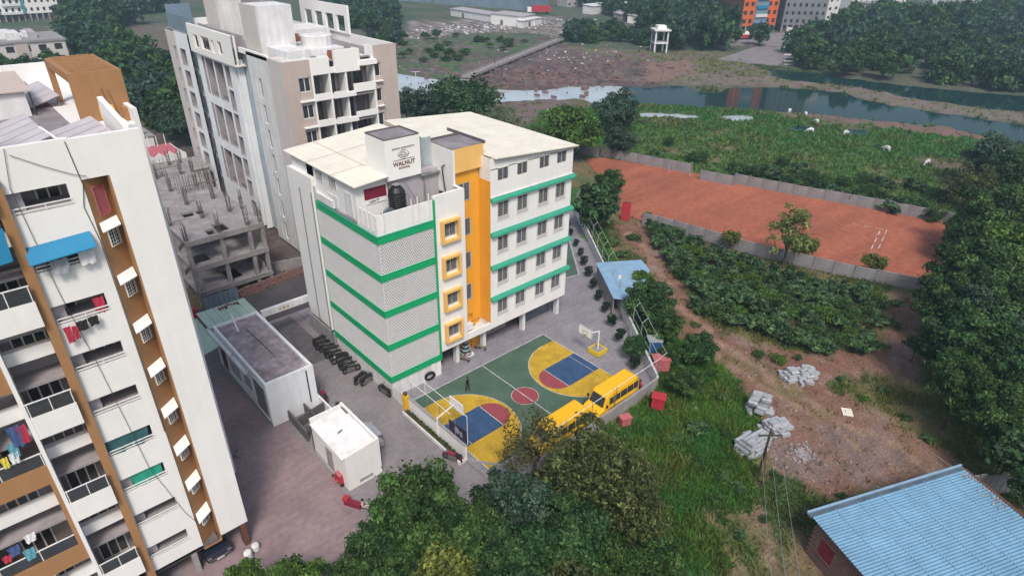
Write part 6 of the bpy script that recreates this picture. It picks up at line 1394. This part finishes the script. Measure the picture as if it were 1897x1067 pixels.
wood([(125,72),(195,78),(255,120),(300,130),(345,230),(275,230),(240,165),(145,100)], 30, 4.5, 5.5, 8.5, 'dark tree in the belt between the apartment block and the tall tower', 'trees of the belt on the left', ('far_a','far_c','far_b'), seed=9)
wood([(100,8),(300,0),(310,20),(235,55),(130,50)], 26, 5, 6, 11, 'hazy tree of the wood at the top left', 'trees of the top left wood', ('far_c','far_a'), seed=10)
wood([(20,125),(120,135),(110,165),(15,160)], 7, 4, 4, 6, 'tree in front of the cream houses on the left', 'trees before the cream houses', ('far_b','far_a'), seed=11)
wood([(290,150),(345,200),(350,290),(300,250)], 10, 4, 4, 6, 'dark tree at the left foot of the tall tower', 'trees at the foot of the tall tower', ('near_c','far_a'), seed=12)
wood([(150,-14),(1250,-14),(1250,-3),(150,-3)], 14, 6, 9, 16, 'hazy tree of the far woods beyond the town', 'far trees beyond the town', ('far_c','far_a'), sep=.9, seed=13)
tree(1410,62,5,26,'far_a','single round tree standing before the orange tower')
wood([(620,40),(740,55),(735,90),(640,80)], 12, 2, 2.5, 4, 'low scrub bush on the far bank flats', 'scrub bushes on the far flats', ('far_b','far_c'), seed=14)
wood([(740,55),(1000,75),(860,120),(745,120)], 30, 1.0, 1.5, 3, 'low bush on the flats left of the footbridge', 'bushes on the flats by the footbridge', ('far_b','bush_c'), seed=15, hz=.6)
# ---- grass and weeds as real blades
def gcol(x, y):
    i = np.clip(np.searchsorted(GX, x), 0, len(GX)-1); j = np.clip(np.searchsorted(GY, y), 0, len(GY)-1); return C[j, i], Z[j, i], RIV[j, i]
FIELD = [tuple(p) for p in fp]; YARD = [(.0,-15.5),(19.6,-15.3),(45.2,18.9),(56,34),(20,34),(-60,34),(-60,-33),(-8,-33)]
def grass(name, label, x0, x1, y0, y1, n, hmin, hmax, blades, seed, wd=.05, thr=.0, k=14., dry=.8):
    g = np.random.default_rng(seed); x, y = g.uniform(x0,x1,n), g.uniform(y0,y1,n); col, z, rv = gcol(x, y)
    keep = (g.random(n) < np.clip((col[:,1]-col[:,0]*.86)*k+thr, .03, 1)) & (rv < .12) & ~inpoly(x, y, FIELD) & ~inpoly(x, y, YARD)
    x, y, z, col = x[keep], y[keep], z[keep], col[keep]; m = len(x); V_, C_ = [], []
    pat = fbm(x*.4, y*.4, 77)
    for b in range(blades):
        a = g.uniform(0,2*pi,m); h = g.uniform(hmin,hmax,m)*(.5+pat); off = g.normal(size=(m,2))*hmax*.45; lean = g.normal(size=(m,2))*h[:,None]*.45; w_ = wd*g.uniform(.6,1.4,m)*h/hmax*1.6
        bx, by = x+off[:,0], y+off[:,1]
        p0 = np.stack([bx-cos_(a)*w_, by-sin_(a)*w_, z-.05],1); p1 = np.stack([bx+cos_(a)*w_, by+sin_(a)*w_, z-.05],1); p2 = np.stack([bx+lean[:,0], by+lean[:,1], z+h],1)
        V_.append(np.stack([p0,p1,p2],1)); c = mixc(col, np.broadcast_to(np.array([.16,.14,.05]),col.shape), np.clip((pat-.5)*2.2+g.uniform(-.25,.35,m),0,dry))*g.uniform(.7,1.45,(m,1))*np.array([.95,1.1,.85]); C_.append(np.repeat(c[:,None],3,1))
    V_ = np.concatenate(V_).reshape(-1,3); C_ = np.concatenate(C_).reshape(-1,3)
    o = link(name, np_mesh(name, V_, np.arange(len(V_)).reshape(-1,3), ['leaf'], C_)); stuff(o); return tag(o, label, 'grass')
cos_, sin_ = np.cos, np.sin
grass('grass', 'long green grass and weeds covering the clearing beside the school', 0, 70, -50, 14, 100000, .15, .55, 5, 1, .05, thr=.03)
grass('marsh_grass', 'green marsh grass on the river bank beyond the red field', 60, 190, -60, 110, 60000, .25, .7, 4, 2, .16, dry=.35)
# ================================================================ FAR BANK: TOWN, FOOTBRIDGE, CATTLE
def far_block(name, label, cat, uvL, uvR, h, dep, wall, floors, cols, win, side=None, z0=3., ww=.55, wh=.5, roof='concrete', group=None, stilts=True):
    a, c = onz(*uvL)[:2], onz(*uvR)[:2]; d = c-a; L = np.linalg.norm(d); d = d/L; nrm = np.array([-d[1], d[0]])
    if nrm@(a-CAMX[:2]) < 0: nrm = -nrm
    t = thing(name, label, cat, (*a,0), math.atan2(d[1],d[0]), group); s = 1. if nrm@np.array([-d[1],d[0]]) > 0 else -1.
    z0 = z0 if stilts else 0.; fh = (h-z0)/floors; cw = L/cols
    holes = [(cw*(i+.5-ww/2), cw*(i+.5+ww/2), z0+fh*(k+.3), z0+fh*(k+.3+wh)) for k in range(floors) for i in range(cols)]
    b = MB(); holewall(b, 'y', 0, 0, L, z0, h, holes, .35*s); b.poly([(0,0,z0),(0,dep*s,z0),(0,dep*s,h),(0,0,h)], 1); b.poly([(L,0,z0),(L,dep*s,z0),(L,dep*s,h),(L,0,h)], 1); b.poly([(0,dep*s,0),(L,dep*s,0),(L,dep*s,h),(0,dep*s,h)])
    b.build('wall', [wall, side or wall], t, local=True)
    MB().box(-.3,-.3*s,h+.02,L+.3,dep*s,h+.6).build('roof', roof, t, local=True)
    wm = MB().box(-cw*ww/2,0,0,cw*ww/2,.08,fh*wh).mesh('window', win)
    for hh in holes: link('window', wm, t, ((hh[0]+hh[1])/2, .28*s, hh[2]))
    if stilts:
        MB().box(.3,1.2*s,0,L-.3,(dep-.5)*s,z0-.05).build('stilt_wall', 'interior', t, local=True)
        cm = MB().box(-.3,-.3,0,.3,.3,z0).mesh('stilt', 'concrete')
        for i in range(cols+1): link('stilt', cm, t, (min(max(L*i/cols,.3),L-.3), .3*s, 0))
    return t, L, s, fh
t, L, s, fh = far_block('apartment_tower', 'orange apartment tower with a blue and white balcony strip on the far bank', 'apartment tower', (1369,63), (1433,60), 34, 16, 'orange_tower', 9, 6, 'glass', 'rust')
for k in range(9):
    z = 3+fh*k; MB().box(L*.36,-.9*s,z+.1,L*.68,-.05*s,z+1.3).build('balcony', 'awning_blue' if k % 3 != 1 else 'cloth_white', t, local=True)
MB().box(L*.34,-.3*s,3,L*.70,-.04*s,34).build('balcony_strip', 'shed_blue', t, local=True)
far_block('apartment_tower', 'grey unfinished apartment tower with dark square windows on the far bank', 'apartment tower', (1445,60), (1522,61), 36, 18, 'grey_tower', 10, 7, 'dark', 'grey_tower', ww=.4, wh=.42)
far_block('apartment_tower', 'narrow white apartment tower with dark paired windows beside the grey tower', 'apartment tower', (1524,54), (1546,50), 36, 22, 'white_paint', 9, 2, 'dark', 'white_dirty', ww=.5, wh=.36)
far_block('apartment_building', 'large white building behind the wood on the far bank', 'building', (1572,30), (1625,28), 16, 20, 'white_clean', 4, 5, 'glass', ww=.3, wh=.35)
far_block('house', 'low pale house below the large white building behind the wood', 'house', (1605,46), (1668,42), 9, 12, 'white_dirty', 2, 4, 'glass', ww=.35, wh=.4, stilts=False)
far_block('apartment_building', 'white building rising from the wood at the top right', 'building', (1768,38), (1802,34), 18, 14, 'white_dirty', 4, 3, 'glass', ww=.4, wh=.4)
t, L, s, fh = far_block('house', 'small brick house with a red pitched roof in the wood at the top right', 'house', (1725,53), (1752,50), 4.5, 8, 'brick_red', 1, 2, 'dark', ww=.3, wh=.4, stilts=False)
MB().ext([(-.5,-.6*s,4.6),(-.5,4*s,7.4),(-.5,8.4*s,4.6)],(L+1,0,0)).build('pitched_roof', 'maroon', t, local=True)
t, L, s, fh = far_block('apartment_building', 'white apartment building with teal stripes at the top left corner', 'apartment building', (-60,46), (116,36), 30, 18, 'white_paint', 8, 15, 'glass', 'white_dirty', ww=.42, wh=.42)
for k in (5, 9): MB().box(L*k/15,-.25*s,3,L*k/15+1.2,-.03*s,30).build('teal_stripe', 'cloth_cyan', t, local=True)
for k in range(8): MB().box(L*6/15,-1.2*s,3+fh*k,L*8.9/15,-.04*s,3+fh*k+1.0).build('balcony', 'white_dirty', t, local=True)
t, L, s, fh = far_block('apartment_building', 'cream low apartment building with a blue awning behind the brown roof pergola', 'apartment building', (-70,162), (140,140), 9.5, 18, 'beige_light', 3, 7, 'glass', 'white_dirty', z0=.4, ww=.5, wh=.5, stilts=False)
MB().ext([(L*.70,0,5.0),(L*.93,0,5.0),(L*.93,-1.8*s,4.3),(L*.70,-1.8*s,4.3)],(0,0,.1)).build('awning', 'awning_blue', t, local=True); MB().box(0,-.9*s,3.2,L*.5,-.05*s,4.2).build('balcony', 'orange_pale', t, local=True); MB().box(L*.55,-.05*s,.4,L*.66,-.25*s,9.4).build('pilaster', 'beige', t, local=True)
rr = random.Random(6)
for i in range(9): x = rr.uniform(1,L-4); MB().box(x,rr.uniform(2,9)*s,10.1,x+rr.uniform(1.5,4),rr.uniform(10,15)*s,10.1+rr.uniform(.4,1.8)).build('roof_shed', rr.choice(['white_dirty','pale_grey','bluewhite']), t, local=True)
# factory, low sheds, lorry
def hut(label, uvL, uvR, h, dep, wall, roof, name='hut', slope=.5, over=.4):
    a, c = onz(*uvL)[:2], onz(*uvR)[:2]; d = c-a; L = np.linalg.norm(d); d = d/L; t = thing(name, label, name.replace('_',' '), (*a,0), math.atan2(d[1],d[0])); s = 1.
    MB().box(0,0,0,L,dep,h).build('wall', wall, t, local=True); MB().ext([(-over,-over,h+.05),(L+over,-over,h+.05),(L+over,dep+over,h+slope),(-over,dep+over,h+slope)],(0,0,.15)).build('roof', roof, t, local=True)
    MB().box(L*.3,-.06,.0,L*.3+min(1.6,L*.2),-.005,min(2.2,h*.75)).build('door', 'interior', t, local=True); return t, L
t, L = hut('long grey blue factory shed at the top centre', (735,2), (968,20), 9, 30, 'shed_blue', 'shed_blue', 'factory_shed', 2.5); 
for i in range(9): MB().box(L*i/9,-.12,0,L*i/9+.5,-.01,9).build('wall_rib', 'steel', t, local=True)
hut('low white walled shed with a pale roof before the factory', (910,45), (968,52), 4.5, 9, 'white_clean', 'pale_grey', 'shed'); hut('grey low shed left of the white walled shed', (835,30), (908,42), 3.2, 7, 'white_dirty', 'pale_grey', 'shed')
hut('plain white yard wall building at the right end of the factory sheds', (968,53), (1003,46), 3.0, 3, 'white_dirty', 'white_dirty', 'shed', .1)
hut('pale roofed hut among the trees beyond the footbridge', (1098,28), (1150,22), 4, 7, 'white_dirty', 'white_dirty'); hut('small white hut with a dark door among the trees', (1178,46), (1202,42), 3.5, 5, 'white_clean', 'pale_grey'); hut('grey hut beside the small white hut', (1150,40), (1180,38), 3, 6, 'interior_mid', 'pale_grey'); hut('white roofed hut at the top of the trees', (1160,16), (1208,8), 4.5, 7, 'bluewhite', 'white_dirty')
t = thing('lorry', 'red covered lorry parked beside the factory shed', 'lorry', (*onz(1005,26)[:2],0), R(-35)); MB().box(-6,-1.4,1.0,4,1.4,4).build('cargo_box', 'red_paint', t, local=True); MB().box(-8.3,-1.3,.8,-6.2,1.3,3.2).build('cab', 'white_clean', t, local=True)
for x in (-7.2,-3,2.6):
    for y in (-1.3,1.3): MB().cyl((x,y-.2,.55),(x,y+.2,.55),.55,n=10).build('wheel', 'black_rubber', t, local=True)
for i, (uL, uR, h, m_, lab) in enumerate((((1236,12),(1262,9),7,'white_dirty','pale two storey house among the trees at the top edge'),((1640,16),(1676,12),10,'white_paint','white house above the wood right of the large white building'),((1840,14),(1880,10),12,'beige_light','pale beige house at the top right corner'),((1050,14),(1080,12),6,'pale_grey','grey house beside the red lorry at the top edge'),((640,4),(690,5),6,'white_dirty','pale house among the scrub behind the tall tower'))): far_block('house', lab, 'house', uL, uR, h, 9, m_, 2, 3, 'dark', ww=.35, wh=.42, stilts=False)
# stilt structure on the bank
P0 = onz(1219,97); t = thing('stilt_tower', 'pale concrete frame tower on stilts standing on the river bank', 'tower', (P0[0],P0[1],0), .9)
for x in (-2.6,2.6):
    for y in (-2.2,2.2): MB().box(x-.25,y-.25,0,x+.25,y+.25,7.5).build('stilt', 'white_dirty', t, local=True)
MB().box(-3,-2.6,3.2,3,2.6,3.6).build('lower_deck', 'white_dirty', t, local=True); MB().box(-3.4,-3,7.5,3.4,3,8.0).build('top_deck', 'white_dirty', t, local=True); MB().box(-1.8,-1.6,8.0,1.8,1.6,9.2).build('top_room', 'white_clean', t, local=True); MB().box(-2.3,1.5,0,2.3,2.1,7.4).build('back_wall', 'interior', t, local=True)
# footbridge
A0, A1 = onz(862,150)[:2], onz(1043,76)[:2]; t = thing('footbridge', 'long pale footbridge with notched edges crossing the rocky river bed', 'footbridge', (*A0,0)); d = (A1-A0); LB = np.linalg.norm(d); d /= LB
nb = 14
for i in range(nb): a, c = lerp(A0,A1,i/nb), lerp(A0,A1,(i+1)/nb); MB().seg(a,c,3.0,.75,1.15).build('deck', 'cream_roof' if 0 else 'concrete_raw', t); MB().seg(lerp(a,c,.4),lerp(a,c,.6),2.2,-1.0,.749).build('pier', 'concrete', t)
KM = MB().box(-.35,-.18,0,.35,.18,.5).mesh('kerb_block', 'concrete_raw'); nn = np.array([-d[1],d[0]])
for i in range(52):
    for sg in (-1.42, 1.42): p = A0+d*(LB*(i+.5)/52)+nn*sg; put('kerb_block', KM, t, (p[0],p[1],1.15), math.atan2(d[1],d[0]))
struct(MB().seg(onz(770,190)[:2], A0, 3.2, .0, .5).build('causeway', 'concrete_raw'))
for u, v, lab in ((905,124,'walker in dark clothes near the middle of the footbridge'),(1030,84,'walker in dark clothes at the far end of the footbridge')): person((*lerp(A0,A1,np.clip((u-862)/181,0,1))[:2],1.16), R(60), lab)
person((*onz(805,172)[:2],.5), R(40), 'person in dark clothes on the causeway before the footbridge'); person((*onz(822,168)[:2],.5), R(220), 'second person in dark clothes on the causeway before the footbridge')
t = thing('street_lamp', 'tall twin headed lamp post beside the tall tower near the river', 'street lamp', (*onz(774,206)[:2],0)); x, y = onz(774,206)[:2]
MB().cyl((x,y,0),(x,y,9),.12,.08).build('post', 'steel_white', t); MB().cyl((x-1.1,y+.6,9),(x+1.1,y-.6,9),.06).build('arm', 'steel_white', t)
for sg in (-1,1): MB().box(x+sg*1.1-.35,y-sg*.6-.2,8.95,x+sg*1.1+.35,y-sg*.6+.2,9.15).build('lamp_head', 'steel', t)
# riverside terraces before the orange tower
for i, pz in enumerate(([(1330,112),(1400,88),(1480,92),(1440,125)],[(1345,85),(1352,68),(1480,62),(1490,90)])):
    q = [onz(*p)[:2] for p in pz]; struct(MB().prism(q,-.5,.35+.2*i).build('riverside_terrace', 'paver'))
for i in range(6): a, c = onz(1452,92+6*i)[:2], onz(1468,92+6*i)[:2]; struct(MB().seg(a,c,.6,.3,.7-.05*i).build('terrace_step', 'white_dirty'))
t = thing('parked_bus', 'red and white vehicle parked on the terrace before the orange tower', 'vehicle', (*onz(1376,76)[:2],.6), R(-30)); MB().box(-4,-1.2,.5,4,1.2,1.9).build('body', 'red_paint', t, local=True); MB().box(-3.8,-1.15,1.9,3.8,1.15,2.9).build('roof', 'white_clean', t, local=True)
for x in (-2.6,2.6): MB().cyl((x,-1.25,.5),(x,1.25,.5),.5,n=10).build('axle_wheel', 'black_rubber', t, local=True)
t = thing('sail_sign', 'small white board standing on the terrace before the grey tower', 'board', (*onz(1459,72)[:2],.5)); x, y = onz(1459,72)[:2]; MB().box(x-.1,y-1.2,.5,x+.1,y+1.2,4.5).build('board', 'white_clean', t); MB().cyl((x,y,.3),(x,y,.6),.2).build('foot', 'steel', t)
# ---- cattle on the marsh
def cow(loc, rot, lab, m='cloth_white', hd=0.):
    J = {'rump':(-.75,0,1.12),'hip':(-.5,0,1.18),'mid':(0,0,1.12),'wither':(.5,0,1.25),'neck':(.85,0,1.15-.35*hd),'poll':(1.15,0,1.30-.95*hd),'muz':(1.45,0,1.10-.98*hd),'tail':(-.9,0,.75)}
    E = [('rump','hip'),('hip','mid'),('mid','wither'),('wither','neck'),('neck','poll'),('poll','muz'),('rump','tail')]
    for s, k in ((-1,'l'),(1,'r')):
        J['st'+k]=(-.62,s*.2,.78); J['hk'+k]=(-.78,s*.2,.48); J['hf'+k]=(-.70,s*.2,.05); J['el'+k]=(.42,s*.2,.80); J['ck'+k]=(.46,s*.19,.45); J['ff'+k]=(.45,s*.19,.05)
        E += [('hip','st'+k),('st'+k,'hk'+k),('hk'+k,'hf'+k),('wither','el'+k),('el'+k,'ck'+k),('ck'+k,'ff'+k)]
    rad = {'rump':.24,'hip':.30,'mid':.36,'wither':.30,'neck':.17,'poll':.13,'muz':.09,'tail':.03,'st':.14,'hk':.07,'hf':.06,'el':.12,'ck':.065,'ff':.06}
    names = list(J); me = bpy.data.meshes.new('body'); me.from_pydata([J[k] for k in names], [(names.index(a),names.index(b)) for a, b in E], [])
    o = bpy.data.objects.new('tmp', me); COL.objects.link(o); bm = bmesh.new(); bm.from_mesh(me); bm.verts.layers.skin.verify(); bm.to_mesh(me); bm.free(); o.modifiers.new('skin','SKIN')
    for i, k in enumerate(names): r = rad.get(k, rad.get(k[:-1], .1)); me.skin_vertices[0].data[i].radius = (r,r); me.skin_vertices[0].data[i].use_root = (k == 'mid')
    ss = o.modifiers.new('sub','SUBSURF'); ss.levels = 1; dg = bpy.context.evaluated_depsgraph_get(); bme = bpy.data.meshes.new_from_object(o.evaluated_get(dg)); bpy.data.objects.remove(o); bme.materials.clear(); bme.materials.append(M(m))
    t = thing('cow', lab, 'cow', loc, rot, 'cattle on the marsh'); link('body', bme, t)
    for s in (-1,1): MB().cyl((1.12,s*.09,1.38-.95*hd),(1.05,s*.22,1.62-.9*hd),.03,.01,5).build('horn', 'bark', t, local=True); MB().sphere((1.10,s*.2,1.30-.95*hd),.07,6,4,(.5,1.3,.7)).build('ear', m, t, local=True)
    t.scale = (.82,)*3; return t
for (u, v, r_, m, hd, lab) in ((1462,211,10,'cloth_white',.6,'white cow grazing at the water edge, leftmost of the cattle'),(1511,231,60,'cloth_white',.3,'white cow standing above the brown calf on the marsh'),(1514,238,30,'rust',.8,'brown calf grazing at the feet of a white cow'),(1500,247,130,'bluewhite',.8,'pale grey cow grazing below the brown calf'),(1566,252,-20,'cloth_white',.7,'white cow grazing in the middle of the green marsh'),(1641,281,80,'cloth_white',.5,'white cow standing at the lower right of the marsh'),(1716,307,170,'cloth_white',.9,'white cow lowest and rightmost on the marsh'),(1491,217,40,'cloth_white',.7,'small white cow beside the water pools')): cow((*onz(u,v)[:2],0), R(r_), lab, m, hd)
debris('rubbish_bank', 'pale rubbish strewn along the far bank left of the footbridge', (*onz(900,50)[:2],0), 22, 8, 220, 'white_dirty', 'rubbish', .15, .6)
debris('rubbish_bank', 'white rubbish scattered on the rocky river bed', (*onz(1040,105)[:2],0), 22, 12, 120, 'white_dirty', 'rubbish', .1, .4)
debris('river_rocks', 'brown rocks scattered over the river bed below the footbridge', (*onz(1020,140)[:2],0), 22, 10, 420, 'brick_red', 'rocks', .2, .9)
# ---- thin haze over the whole place
hz = bpy.data.materials.new('haze'); hz.use_nodes = True; n = hz.node_tree.nodes; n.remove(n['Principled BSDF']); pv = n.new('ShaderNodeVolumePrincipled')
pv.inputs['Color'].default_value = (.62,.86,1.0,1); pv.inputs['Density'].default_value = .0006; pv.inputs['Anisotropy'].default_value = .3; hz.node_tree.links.new(pv.outputs[0], n['Material Output'].inputs['Volume']); MATS['haze'] = hz
o = MB().box(-1000,-800,-3,1600,1600,60).build('haze', 'haze'); stuff(o); tag(o, 'thin bluish haze hanging over the whole place', 'haze')
